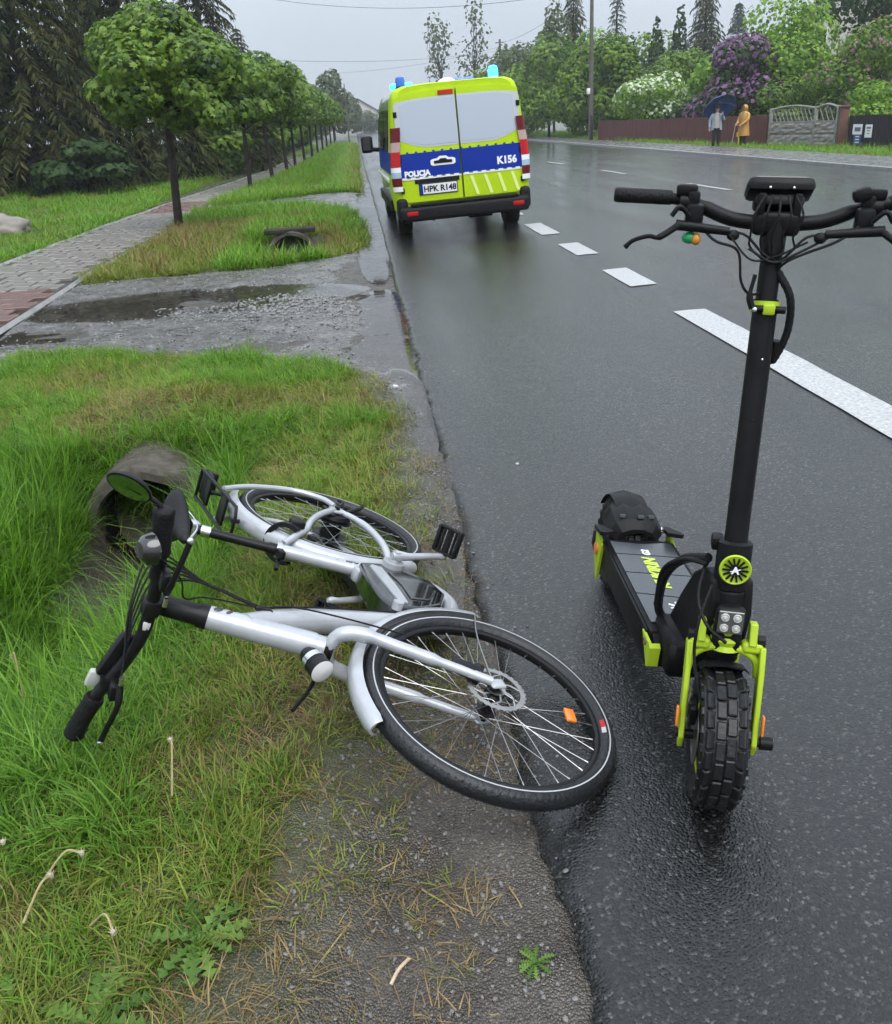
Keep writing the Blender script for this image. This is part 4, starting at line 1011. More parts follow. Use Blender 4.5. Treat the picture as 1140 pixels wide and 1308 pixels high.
# wheels
def bike_wheel(name_label, front):
    w = part('wheel', bike); w['label'] = name_label
    if front: w.matrix_local = MF @ Matrix.Translation(FH)
    mb = MB(); pr = [(.309, -.014), (.314, -.021), (.323, -.0265), (.334, -.0275), (.345, -.0235), (.3535, -.013), (.356, 0), (.3535, .013), (.345, .0235), (.334, .0275), (.323, .0265), (.314, .021), (.309, .014)]
    mb.lathe(pr, (0, 0, 0), (0, 1, 0), 96)
    for i in range(120):
        a = 2*PI*i/120
        for sd in (-1, 1):
            c_ = Vector((math.cos(a)*.3490, sd*.0135, math.sin(a)*.3490)); mb.box(c_, (.0055, .011, .0095), R=Matrix.Rotation(-a, 3, 'Y') @ Matrix.Rotation(-.35*sd, 3, 'X') @ Matrix.Rotation(.5, 3, 'Z'))
    tyre = mb.build('tyre', M_btyre, w, smooth=50)
    mb = MB(); 
    for sd in (-1, 1): mb.lathe([(.3295, sd*.0281), (.333, sd*.0282), (.333, sd*.027), (.3295, sd*.0265)], (0, 0, 0), (0, 1, 0), 96, closed=True)
    mb.build('reflective_ring', [M_refl, M_red], w, smooth=40)
    mb = MB(); mb.lathe([(.297, -.010), (.302, -.013), (.314, -.0135), (.316, -.012), (.312, 0), (.316, .012), (.314, .0135), (.302, .013), (.297, .010), (.294, 0)], (0, 0, 0), (0, 1, 0), 80, closed=True); mb.build('rim', M_bblk, w, smooth=40)
    mb = MB(); hr = .02 if front else .048
    mb.lathe([(0, -.055), (.008, -.055), (.01, -.045), (hr*1.4, -.034), (hr*1.4, -.029), (hr*.8, -.026), (hr*.8, .026), (hr*1.4, .029), (hr*1.4, .034), (.012, .045), (.009, .068), (0, .068)], (0, 0, 0), (0, -1, 0), 24); mb.build('hub', M_bblk, w, smooth=40)
    ms = []
    for sd in (-1, 1):
        for tg in (-1, 1):
            mb = MB(); a0 = tg*1.25; p0 = Vector((math.cos(a0)*hr*1.35, sd*.031, math.sin(a0)*hr*1.35)); p1 = Vector((.297, sd*.003, 0))
            mb.tube([p0, p1], .00115, n=5); mb.tube([p1-(p1-p0).normalized()*.014, p1], .0021, n=5)
            o = mb.build('spoke', M_steel, w); ms.append(o.data); bpy.data.objects.remove(o)
    for k in range(36):
        o = link('spoke', ms[(k % 2)*2+((k//2) % 2)], w); o.rotation_euler = (0, 2*PI*k/36, 0)
    if front:
        mb = MB(); 
        mb.lathe([(.068, -.0009), (.082, -.0009), (.082, .0009), (.068, .0009)], (0, .048, 0), (0, 1, 0), 48, closed=True)
        for k in range(6):
            a = 2*PI*k/6; mb.tube(spl([(math.cos(a)*.025, .048, math.sin(a)*.025), (math.cos(a+.25)*.048, .048, math.sin(a+.25)*.048), (math.cos(a+.7)*.072, .048, math.sin(a+.7)*.072)], 4), .0034, n=5, flat=.5)
        mb.lathe([(.0, .0), (.026, .0), (.026, .004), (.0, .004)], (0, .046, 0), (0, 1, 0), 20)
        for k in range(30):
            a = 2*PI*k/30; mb.box((math.cos(a)*.081, .048, math.sin(a)*.081), (.007, .0017, .008), R=Matrix.Rotation(-a, 3, 'Y'))
        mb.build('brake_disc', M_disc, w, smooth=30)
        mb = MB(); 
        for (x_, z_) in ((.07, -.219),):
            mb.box((x_, .012, z_), (.05, .010, .030), R=Matrix.Rotation(1.26+PI/2, 3, 'Y'), bev=.004)
        mb.build('spoke_reflector', M_orange, w)
        mb = MB(); an = math.atan2(-.293, .125)
        mb.lathe([(.313, .0208), (.323, .0275), (.323, .026), (.313, .0195)], (0, 0, 0), (0, 1, 0), 6, closed=True, a0=PI-an-.02, a1=PI-an+.07)
        mb.lathe([(.313, .0208), (.323, .0275), (.323, .026), (.313, .0195)], (0, 0, 0), (0, 1, 0), 6, mi=1, closed=True, a0=PI-an-.09, a1=PI-an-.02)
        for i in range(len(mb.v)): pass
        mb.build('tyre_logo', [M_red, M_refl], w)
    return w
fw = bike_wheel('front wheel turned flat towards the road', True)
rw = bike_wheel('rear wheel lying in the grass', False)
# fork
mb = MB(T=MF)
mb.tube([O0+AX*.485, O0+AX*.46], .031, n=18)
for sd in (-1, 1):
    mb.tube(spl([(1.005, sd*.006, .40), (1.005, sd*.05, .378), (1.025, sd*.068, .325), (1.075, sd*.067, .235), (1.13, sd*.066, .14), (1.205, sd*.064, .014)], 6), [.019]*6+[.021]*8+[.017]*10+[.0125]*7, n=14)
    mb.box((1.213, sd*.062, .0), (.035, .010, .045), bev=.006)
fork = mb.build('fork', M_alu, bike, smooth=50)
mb = MB(T=MF); mb.tube([O0+AX*(.485-.008*k) for k in range(7)], [.030, .026, .030, .026, .030, .026, .028], n=18); mb.build('fork_boot', M_bblk, fork, smooth=20)
mb = MB(T=MF); mb.box((1.15, .062, .075), (.075, .03, .04), R=Matrix.Rotation(.9, 3, 'Y'), bev=.008); mb.box((1.165, .055, .04), (.03, .04, .05), R=Matrix.Rotation(.9, 3, 'Y'), bev=.006); mb.build('brake_caliper', M_bblk, fork)
# mudguards
def guard(cx, a0, a1, r, hw, T, name, mat):
    mb = MB(T=T); n = 40; rings = []
    prof = [(-hw, -.016), (-hw*.9, .002), (-hw*.5, .012), (0, .015), (hw*.5, .012), (hw*.9, .002), (hw, -.016), (hw*.9, -.004), (0, .011), (-hw*.9, -.004)]
    for i in range(n+1):
        a = math.radians(a0+(a1-a0)*i/n); ew = 1 if 0 < i < n else .75
        rings.append([Vector((cx+math.cos(a)*(r+dr), y*ew, math.sin(a)*(r+dr))) for y, dr in prof])
    mb.loft(rings); return mb.build(name, mat, bike, smooth=60)
fg = guard(WB, 78, 200, .376, .030, MF, 'front_mudguard', M_alu)
rg = guard(0, -32, 128, .380, .034, None, 'rear_mudguard', M_alu)
mb = MB(T=MF)
for sd in (-1, 1): mb.tube(spl([(WB+math.cos(math.radians(198))*.372, sd*.028, math.sin(math.radians(198))*.372), (1.0, sd*.045, -.05), (1.2, sd*.055, .004)], 4), .0022, n=6)
mb.build('mudguard_stay', M_steel, fg)
# rear rack with black plates
mb = MB(); zr = .425
loop = [(-.27, -.055), (-.27, .055), (.13, .06), (.15, .03), (.15, -.03), (.13, -.06)]
mb.tube([(x, y, zr+.02*(x < -.2)) for x, y in loop], .006, n=8, closed=True)
mb.box((-.23, 0, zr+.0), (.10, .115, .012), bev=.005); mb.box((-.02, 0, zr-.006), (.07, .115, .012), bev=.005)
mb.box((-.285, 0, zr-.02), (.03, .09, .06), bev=.01); mb.tube([(.10, 0, zr-.005), (.10, 0, .39)], .008, n=8); mb.tube([(-.18, 0, zr-.005), (-.16, 0, .35)], .008, n=8)
rack = mb.build('luggage_rack', M_bblk, bike)
mb = MB(); mb.box((-.302, 0, zr-.02), (.008, .075, .045), bev=.003); mb.build('rear_light', M_redlit, rack)
mb = MB()
for sd in (-1, 1): mb.tube(spl([(-.06, sd*.058, .42), (-.13, sd*.062, .30), (-.16, sd*.068, .13), (-.10, sd*.075, .03), (-.03, sd*.075, .0)], 6), .0105, n=10)
mb.build('rack_strut', M_alu, rack)
# frame lock
mb = MB(); mb.lathe([(.058, -.012), (.074, -.012), (.074, .012), (.058, .012)], (.25, 0, .27), (.75, 0, .66), 24, closed=True, a0=-.5, a1=PI+.5); mb.box((.23, .07, .24), (.05, .03, .05), bev=.01); mb.build('frame_lock', M_bblk, bike)
# cranks, chain case, pedals
mb = MB(); CD = Vector((-.14, 0, -.99)).normalized(); CL = .20
for sd in (-1, 1):
    d_ = CD*(1 if sd > 0 else -1); p0 = BB+Vector((0, sd*.082, 0)); p1 = p0+d_*CL+Vector((0, sd*.012, 0))
    mb.tube([p0-d_*.018, p0, p0+d_*.05, p1-d_*.03, p1, p1+d_*.012], [.012, .020, .0135, .0105, .013, .008], n=12)
mb.tube([BB+Vector((0, -.10, 0)), BB+Vector((0, .098, 0))], .015, n=14); crank = mb.build('crank', M_alu, bike)
for sd in (-1, 1):
    d_ = CD*(1 if sd > 0 else -1); pc = BB+Vector((0, sd*.094, 0))+d_*CL+Vector((0, sd*.06, 0)); R_ = Matrix.Rotation(.5, 3, 'Y')
    mb = MB()
    for k in (-1, 1):
        mb.box(pc+R_ @ Vector((k*.042, 0, 0)), (.012, .095, .028), R=R_, bev=.004)
        mb.box(pc+R_ @ Vector((0, k*.045, 0)), (.09, .010, .024), R=R_, bev=.004)
    for k in range(4): mb.box(pc+R_ @ Vector((-.024+.016*k, .0, .0)), (.005, .085, .012), R=R_)
    mb.tube([pc-Vector((0, sd*.06, 0)), pc+Vector((0, sd*.04, 0))], .010, n=10)
    mb.build('pedal', M_rubber, bike)
mb = MB(); mb.prism([(-.06, .055), (.40, .035), (.50, 0), (.50, -.10), (.42, -.14), (-.04, -.07), (-.085, 0)], lambda x, z, d: (x, d, z), -.085, -.062); mb.build('chain_case', M_bblk, bike)
# rear hub brake, derailleur cables
mb = MB(); mb.lathe([(0, 0), (.055, 0), (.06, .015), (.055, .03), (0, .03)], (0, .028, 0), (0, 1, 0), 24); mb.tube([(0, .07, 0), (0, .085, 0)], .011, n=10); mb.box((.0, .06, .03), (.10, .012, .02), bev=.004); mb.tube(spl([(-.03, .075, -.02), (-.07, .08, -.05), (-.13, .07, -.06)], 4), .007, n=8); mb.build('hub_brake', M_bblk, bike)
# kickstand
mb = MB(); mb.tube(spl([(.02, .07, -.03), (-.02, .085, -.10), (-.08, .08, -.14)], 4), .009, n=8); mb.build('kickstand', M_bblk, bike)
# stem and handlebar
TOP = O0+AX*.775; BC = Vector((.880, .03, .835))
mb = MB(T=MF); mb.tube([TOP, O0+AX*.80, O0+AX*.885, O0+AX*.905], [.0285, .0285, .027, .020], n=16); mb.tube([O0+AX*.885, (O0+AX*.885).lerp(BC, .6), BC], [.024, .020, .021], n=14)
mb.box(BC, (.045, .05, .045), bev=.012); stem = mb.build('stem', M_bblk, bike)
GL = Vector((.862, .294, .852)); GR = Vector((.895, -.372, .955))
barp = spl([GR, (.890, -.26, .925), (.888, -.14, .870), (.884, -.05, .840), BC, (.882, .10, .835), (.874, .19, .842), GL], 6)
mb = MB(T=MF); mb.tube(barp, .0165, n=14); bar = mb.build('handlebar', M_bblk, bike, smooth=60)
mb = MB(T=MF); gp = spl([GR, (.893, -.315, .942), (.891, -.25, .921)], 6); mb.tube([gp[0]+(gp[0]-gp[1])*1.0, gp[0]+(gp[0]-gp[1])*.85, gp[0]+(gp[0]-gp[1])*.4]+gp, [.010, .0185, .0245, .0262]+[.0255]*3+[.024]*7+[.026, .023], n=16); mb.build('grip', M_rubber, bar, smooth=60)
mb = MB(T=MF); gp = spl([GL, (.868, .235, .846), (.874, .18, .842)], 6); mb.tube([gp[0]+(gp[0]-gp[1])*1.0, gp[0]+(gp[0]-gp[1])*.85, gp[0]+(gp[0]-gp[1])*.4]+gp, [.010, .0185, .0245, .0262]+[.0255]*3+[.024]*7+[.026, .023], n=16); mb.build('grip', M_rubber, bar, smooth=60)
def brake(side, T):
    s_ = -1 if side == 'R' else 1
    b0 = Vector((.889, -.20, .900)) if side == 'R' else Vector((.876, .13, .838))
    tip = Vector((.955, -.345, .900)) if side == 'R' else Vector((.945, .27, .80))
    mb = MB(T=T); mb.tube([b0-Vector((0, .014, 0)), b0+Vector((0, .014, 0))], .020, n=12); mb.box(b0+Vector((.03, 0, -.012)), (.045, .05, .025), bev=.008)
    mb.tube(spl([b0+Vector((.045, -s_*.03, -.02)), b0+Vector((.07, s_*.02, -.02)), tip.lerp(b0, .35)+Vector((.03, 0, -.005)), tip], 5), [.009]*5+[.0075]*10+[.008], n=10, flat=.7)
    lv = mb.build('brake_lever', M_bblk, bar)
    mb = MB(T=T); mb.ball(tip, .009, n=8, k=6); mb.tube([b0+Vector((.055, -s_*.035, -.02)), b0+Vector((.055, -s_*.06, -.02))], .006, n=8); mb.build('lever_ferrule', M_chrome, lv)
brake('R', MF); brake('L', MF)
mb = MB(T=MF); mb.box((.866, -.135, .885), (.03, .135, .05), R=Matrix.Rotation(-.35, 3, 'X'), bev=.01); mb.box((.86, -.215, .925), (.02, .05, .04), R=Matrix.Rotation(-.2, 3, 'X'), bev=.006, mi=1); mb.build('display_unit', [M_bblk, pm('grey_button_pad', (.42, .44, .40), .4)], bar)
mb = MB(T=MF); mb.box((.884, -.02, .838), (.03, .03, .02), bev=.006); o = mb.build('bar_badge', M_clear, bar)
mb = MB(T=MF); mb.lathe([(0, .034), (.02, .032), (.034, .02), (.04, 0), (.036, -.004), (0, -.004)], (.905, .215, .87), (.3, 0, .9), 20); mb.tube([(.885, .215, .845), (.9, .215, .87)], .008, n=8); mb.build('bell', M_gloss, bar)
mir_ = Vector((.850, .330, .905))
mb = MB(T=MF); mb.tube(spl([(.866, .285, .850), (.858, .31, .868), mir_], 5), .0065, n=8); mb.ball((.866, .287, .852), .016, n=10, k=6); arm = mb.build('mirror_arm', M_bblk, bar)
axm = Vector((-.55, .10, -.25)).normalized(); axm = (MF.to_3x3().inverted() @ (BIKE_R.inverted() @ Vector((-.40, -.75, -.5)))).normalized()
mc = mir_+Vector((-.012, .01, .028))
mb = MB(T=MF); mb.lathe([(0, -.014), (.04, -.010), (.053, .0), (.055, .006), (.05, .008)], mc, axm, 28); mb.tube([mir_, mc], .008, n=8); mb.build('mirror_shell', M_bblk, arm, smooth=60)
mb = MB(T=MF); mb.lathe([(0, .0075), (.0505, .0075)], mc, axm, 28); mb.build('mirror_glass', pm('mirror_silver', (.35, .37, .33), .06, metal=1.0), arm)
# cables
mb = MB()
for k in range(5):
    a = MF @ Vector((.93, -.17+.012*k, .88)); m1 = Vector((.80-.012*k, .05+.014*k, .80+.006*k)); e_ = Vector((.868+.004*k, .035, .555-.008*k))
    mb.tube(spl([a, (a+m1)/2+Vector((.02, .02, .03)), m1, (.80, .055, .68), e_], 6), .0027, n=6)
a = MF @ Vector((.92, .15, .84)); mb.tube(spl([a, (.88, .09, .80), (.85, .08, .72), (.868, .035, .56)], 6), .0027, n=6)
a = MF @ Vector((.90, .20, .86)); mb.tube(spl([a, (.93, .12, .80), (.91, .06, .77), (.87, .05, .70), (.868, .035, .55)], 6), .0024, n=6)
mb.tube(spl([(.875, .037, .56), (.862, .045, .46), (.93, .06, .34), (1.06, .09, .22)], 6), .0027, n=6)
mb.tube(spl([(.872, .039, .55), (.84, .04, .40), (.815, .04, .20), (.80, .038, .06)], 6), .0027, n=6)
mb.build('cables', M_rubber, bike)
mb = MB(); mb.box((.868, .034, .545), (.022, .012, .045), R=Matrix.Rotation(-.15, 3, 'Y'), bev=.005); mb.build('cable_port', M_bblk, frame)
# head light
mb = MB(T=MF); ld = Vector((.94, 0.1, -.18)).normalized(); lc = Vector((1.065, .01, .455))
mb.lathe([(0, -.045), (.020, -.042), (.028, -.02), (.030, .02), (.032, .04)], lc, ld, 24); mb.lathe([(.0295, -.012), (.0315, -.012), (.0315, .006), (.0295, .006)], lc, ld, 24, mi=1, closed=True)
mb.tube(spl([(1.02, .0, .405), (1.03, .0, .43), lc], 4), .007, n=8); hl = mb.build('head_light', [M_bblk, M_chrome], bike, smooth=40)
mb = MB(T=MF); mb.lathe([(0, .048), (.02, .046), (.031, .041)], lc, ld, 24); mb.build('lens', M_clear, hl, smooth=60)
mb = MB(T=MF); mb.tube(spl([(1.0, -.03, .40), (1.06, -.08, .44), (1.12, -.10, .50)], 4), .0055, n=8); mb.build('light_bracket', M_bblk, hl)

# ------------------------------------------------------------------ electric scooter (local: x forward, y left, z up, origin under front axle)
M_neon = pm('neon_green_paint', (.40, .54, .025), .4, spec=.35, var=(9, (.32, .45, .02)))
M_sblk = pm('scooter_black', (.005, .005, .0055), .4, var=(18, (.010, .010, .011)), rvar=.1, bump=(140, .12), spec=.16)
M_deck = pm('deck_rubber', (.020, .024, .029), .3, bump=(200, .2), coat=.8, coat_r=.25, var=(7, (.028, .032, .038)))
M_knob = pm('offroad_tyre', (.006, .006, .007), .42, bump=(70, .3), spec=.4)
M_led = pm('led_lens', (.50, .50, .47), .1, coat=1)
yaw, lean = -.045, -.118
SC_M = Matrix.Translation((.752, 1.715, .010)) @ Matrix.Rotation(yaw-PI/2, 4, 'Z') @ Matrix.Rotation(lean, 4, 'X') @ Matrix.Scale(1.127, 4)
sc = thing('electric_scooter', 'black electric scooter with neon green fork standing on the wet asphalt', 'scooter', M=SC_M)
WR = .15; RAKE = .19; SBASE = Vector((-.125, 0, .40)); SAX = Vector((-math.sin(RAKE), 0, math.cos(RAKE)))
SST = Matrix.Translation(SBASE) @ Matrix.Rotation(-.25, 4, SAX) @ Matrix.Translation(-SBASE)     # wheel and fork slightly turned
SBR = Matrix.Translation(SBASE) @ Matrix.Rotation(-.27, 4, SAX) @ Matrix.Translation(-SBASE)
def knobby(w, T):
    T = T @ Matrix.Diagonal((1, .98, 1, 1)); mb = MB(T=T); pr = [(.085, -.036), (.10, -.045), (.122, -.050), (.136, -.045), (.143, -.028), (.145, 0), (.143, .028), (.136, .045), (.122, .050), (.10, .045), (.085, .036)]
    mb.lathe(pr, (0, 0, 0), (0, 1, 0), 56)
    n = 22
    for i in range(n):
        a = 2*PI*i/n
        for j, y in enumerate((-.032, -.0105, .0105, .032)):
            b = a+(PI/n if j in (1, 2) else 0)+(.06 if j > 1 else 0); out = abs(y) > .02; r_ = .1445 if not out else .1405
            R_ = Matrix.Rotation(-b, 3, 'Y') @ Matrix.Rotation(0 if not out else (-.45 if y > 0 else .45), 3, 'X')
            R_ = Matrix.Rotation(-b, 3, 'Y') @ Matrix.Rotation((-.5 if y > 0 else .5) if out else 0, 3, 'Z')
            mb.box((math.cos(b)*r_, y, math.sin(b)*r_), (.012, .0205 if not out else .019, .037), R=R_, bev=.0025, seg=1)
        for y in (-.047, .047):
            b = a+PI/n; mb.box((math.cos(b)*.127, y, math.sin(b)*.127), (.016, .008, .018), R=Matrix.Rotation(-b, 3, 'Y'), bev=.002, seg=1)
    return mb.build('tyre', M_knob, w, smooth=30)
def sc_wheel(x, T, drum):
    w = part('wheel', sc); TT = T @ Matrix.Translation((x, 0, WR-.001))
    knobby(w, TT)
    mb = MB(T=TT); mb.lathe([(.0, -.03), (.03, -.034), (.05, -.028), (.078, -.03), (.09, -.034), (.088, 0), (.09, .034), (.078, .03), (.05, .028), (.03, .034), (0, .03)], (0, 0, 0), (0, 1, 0), 32)
    mb.build('rim', M_sblk, w, smooth=40)
    mb = MB(T=TT)
    for s_ in (-1, 1): mb.lathe([(.080, s_*.0345), (.086, s_*.0358), (.086, s_*.033), (.080, s_*.032)], (0, 0, 0), (0, 1, 0), 32, closed=True)
    mb.build('rim_stripe', M_neon, w)
    mb = MB(T=TT); mb.lathe([(.05, -.0475), (.064, -.0475), (.064, -.0455), (.05, -.0455)], (0, 0, 0), (0, 1, 0), 30, closed=True); mb.lathe([(0, -.05), (.03, -.05), (.05, -.0465)], (0, 0, 0), (0, 1, 0), 20); mb.build('brake_disc', M_disc, w)
    mb = MB(T=TT); mb.tube([(0, -.088, 0), (0, .105, 0)], .0105, n=12); mb.lathe([(0, .118), (.014, .116), (.015, .09), (.010, .088)], (0, 0, 0), (0, 1, 0), 14); mb.build('axle', M_sblk, w)
    return w
sc_wheel(0, SST, True); sc_wheel(-.985, Matrix.Identity(4), True)
# front fork
mb = MB(T=SST)
for s_ in (-1, 1):
    arm_ = [(.012, WR-.03), (-.022, WR-.012), (-.045, WR+.07), (-.07, WR+.14), (-.095, WR+.185), (-.055, WR+.20), (-.030, WR+.15), (-.003, WR+.06), (.020, WR+.0)]
    mb.prism(arm_, lambda x, z, d: (x, d, z), s_*.070, s_*.082)
    mb.box((-.075, s_*.055, WR+.19), (.035, .045, .026), R=Matrix.Rotation(RAKE*-1, 3, 'Y'), bev=.008)
    mb.prism([(-.095, WR+.185), (-.055, WR+.20), (-.075, WR+.245), (-.10, WR+.24)], lambda x, z, d: (x, d, z), s_*.045, s_*.062)
mb.tube(spl([(-.066, -.074, WR+.12), (-.068, -.066, WR+.16), (-.07, -.035, WR+.182), (-.07, 0, WR+.186), (-.07, .035, WR+.182), (-.068, .066, WR+.16), (-.066, .074, WR+.12)], 5), .0095, n=10)
fk = mb.build('front_fork', M_neon, sc, smooth=20); b_ = fk.modifiers.new('bevel', 'BEVEL'); b_.width = .004; b_.segments = 2; b_.limit_method = 'ANGLE'
mb = MB(T=SST); q0 = Vector((-.083, 0, WR+.175))
mb.tube([q0+SAX*(.011*k) for k in range(7)], [.033, .028, .033, .028, .033, .028, .031], n=18); mb.build('headset_spring', M_neon, fk, smooth=15)
for s_ in (-1, 1):
    mb = MB(T=SST); mb.box((.004, s_*.089, WR+.045), (.018, .006, .045), R=Matrix.Rotation(-.3, 3, 'Y'), bev=.003); mb.build('side_reflector', M_orange, fk)
    mb = MB(T=SST); mb.tube([(-.076, s_*.064, WR+.205), (-.076, s_*.08, WR+.205)], .013, n=10); mb.build('pinch_bolt', M_sblk, fk)
mb = MB(T=SST); mb.box((-.0, -.058, WR+.062), (.05, .018, .05), R=Matrix.Rotation(.2, 3, 'Y'), bev=.006); mb.box((.012, -.064, WR+.075), (.015, .012, .03), bev=.003); mb.tube([(.0, -.066, WR+.08), (.0, -.066, WR+.11)], .004, n=8, mi=1); mb.build('brake_caliper', [M_sblk, M_chrome], fk)
mb = MB(T=SST); rings = []
for i in range(13):
    a = math.radians(100+55*i/12); rr = .163
    rings.append([Vector((math.cos(a)*(rr+dr), y, WR+math.sin(a)*(rr+dr))) for y, dr in [(-.052, -.012), (-.04, .0), (0, .004), (.04, 0), (.052, -.012), (.04, -.004), (0, 0), (-.04, -.004)]])
mb.loft(rings); mb.build('front_mudguard', M_sblk, sc, smooth=50)
# neck and folding joint
mb = MB()
mb.tube([SBASE-SAX*.12, SBASE-SAX*.11, SBASE-SAX*.02, SBASE+SAX*.05], [.031, .034, .036, .033], n=22)
nk = [(-.105, .30), (-.10, .40), (-.125, .47), (-.18, .475), (-.235, .435), (-.29, .35), (-.335, .265), (-.34, .16), (-.25, .155), (-.20, .20)]
mb.prism(nk, lambda x, z, d: (x, d, z), -.048, .048); mb.box((-.27, 0, .215), (.15, .16, .10), bev=.012)
neck = mb.build('neck', M_sblk, sc, smooth=30); b_ = neck.modifiers.new('bevel', 'BEVEL'); b_.width = .01; b_.segments = 3; b_.limit_method = 'ANGLE'
mb = MB(T=SBR); mb.tube([SBASE+SAX*.045, SBASE+SAX*.05, SBASE+SAX*.15, SBASE+SAX*.155], [.030, .037, .037, .030], n=22); mb.box(SBASE+SAX*.14+Vector((-.02, -.036, 0)), (.04, .025, .03), bev=.006); coll = mb.build('folding_collar', M_sblk, sc)
hc = SBASE+SAX*.105; hd = Vector((1, 0, .12)).normalized()
mb = MB(T=SBR); mb.lathe([(0, .042), (.029, .042), (.032, .045), (.0335, .051), (.031, .054), (.027, .052), (0, .050)], hc, hd, 32); horn = mb.build('horn_disc', M_neon, coll, smooth=30)
mb = MB(T=SBR); Rh = frame_to(hd)
for k in range(14):
    a = 2*PI*k/14; mb.box(hc+Rh @ Vector((.0195*math.cos(a), .0195*math.sin(a), .0535)), (.014, .004, .003), R=Rh @ Matrix.Rotation(a, 3, 'Z'))
mb.lathe([(0, .0555), (.011, .0555), (.012, .0525)], hc, hd, 16); mb.build('horn_grille', M_sblk, horn, smooth=0)
v2, f2 = text_flat('A', .015, bold=.001); mb = MB(T=SBR); mb.add([hc+Rh @ Vector((x, y-.007, .0560)) for x, y in v2], f2); mb.box(hc+Rh @ Vector((0, 0, .0558)), (.022, .002, .0006), R=Rh @ Matrix.Rotation(.3, 3, 'Z')); mb.build('emblem', M_white, horn, smooth=0)
# head light
lc = SBASE+SAX*.004+Vector((.055, 0, 0)); ld = Vector((1, .0, .02)).normalized(); Rl = frame_to(ld)
mb = MB(T=SST); mb.box(lc, (.062, .062, .035), R=Rl, bev=.014, seg=3); mb.box(lc-ld*.03, (.05, .05, .04), R=Rl, bev=.01); mb.box(lc-ld*.015+Vector((0, 0, -.055)), (.06, .07, .05), R=Rl, bev=.01); hl2 = mb.build('head_light', M_sblk, sc)
mb = MB(T=SST); mb.box(lc+ld*.0165, (.052, .052, .004), R=Rl, bev=.0015, seg=1); mb.build('lens_plate', pm('lamp_reflector', (.16, .16, .16), .3, metal=.6), hl2)
for ax_ in (-1, 1):
    for bx_ in (-1, 1):
        mb = MB(T=SST); mb.lathe([(0, .007), (.0045, .006), (.005, .003), (.0085, .004), (.0095, .0)], lc+ld*.018+Rl @ Vector((ax_*.0125, bx_*.0125, 0)), ld, 16); mb.build('led', M_led, hl2)
# stem
mb = MB(T=SBR); mb.tube([SBASE+SAX*.12, SBASE+SAX*.66], [.0245, .0245], n=22); mb.tube([SBASE+SAX*.63, SBASE+SAX*.80], [.021]*2, n=20); mb.ball(SBASE+SAX*.42+Vector((.0235, 0, 0)), .003, n=8, k=6); mb.ball(SBASE+SAX*.545+Vector((.024, .004, 0)), .003, mi=1, n=8, k=6); mb.build('steering_column', [M_sblk, M_chrome], sc, smooth=50)
qc = SBASE+SAX*.645
mb = MB(T=SBR); mb.tube([qc-SAX*.011, qc+SAX*.011], .0285, n=22, mi=0); mb.box(qc+Vector((.028, .004, 0)), (.018, .024, .021), bev=.004); mb.tube([qc+Vector((.028, -.028, 0)), qc+Vector((.028, .036, 0))], .0075, n=10, mi=1); mb.tube(spl([qc+Vector((.028, -.028, 0)), qc+Vector((.025, -.036, .025)), qc+Vector((.016, -.03, .065))], 5), [.0065]*6+[.004]*5, n=8, mi=1); mb.ball(qc+Vector((.037, -.024, 0)), .0058, mi=2, n=8, k=6); mb.build('quick_release_clamp', [M_neon, M_sblk, M_chrome], sc, smooth=40)
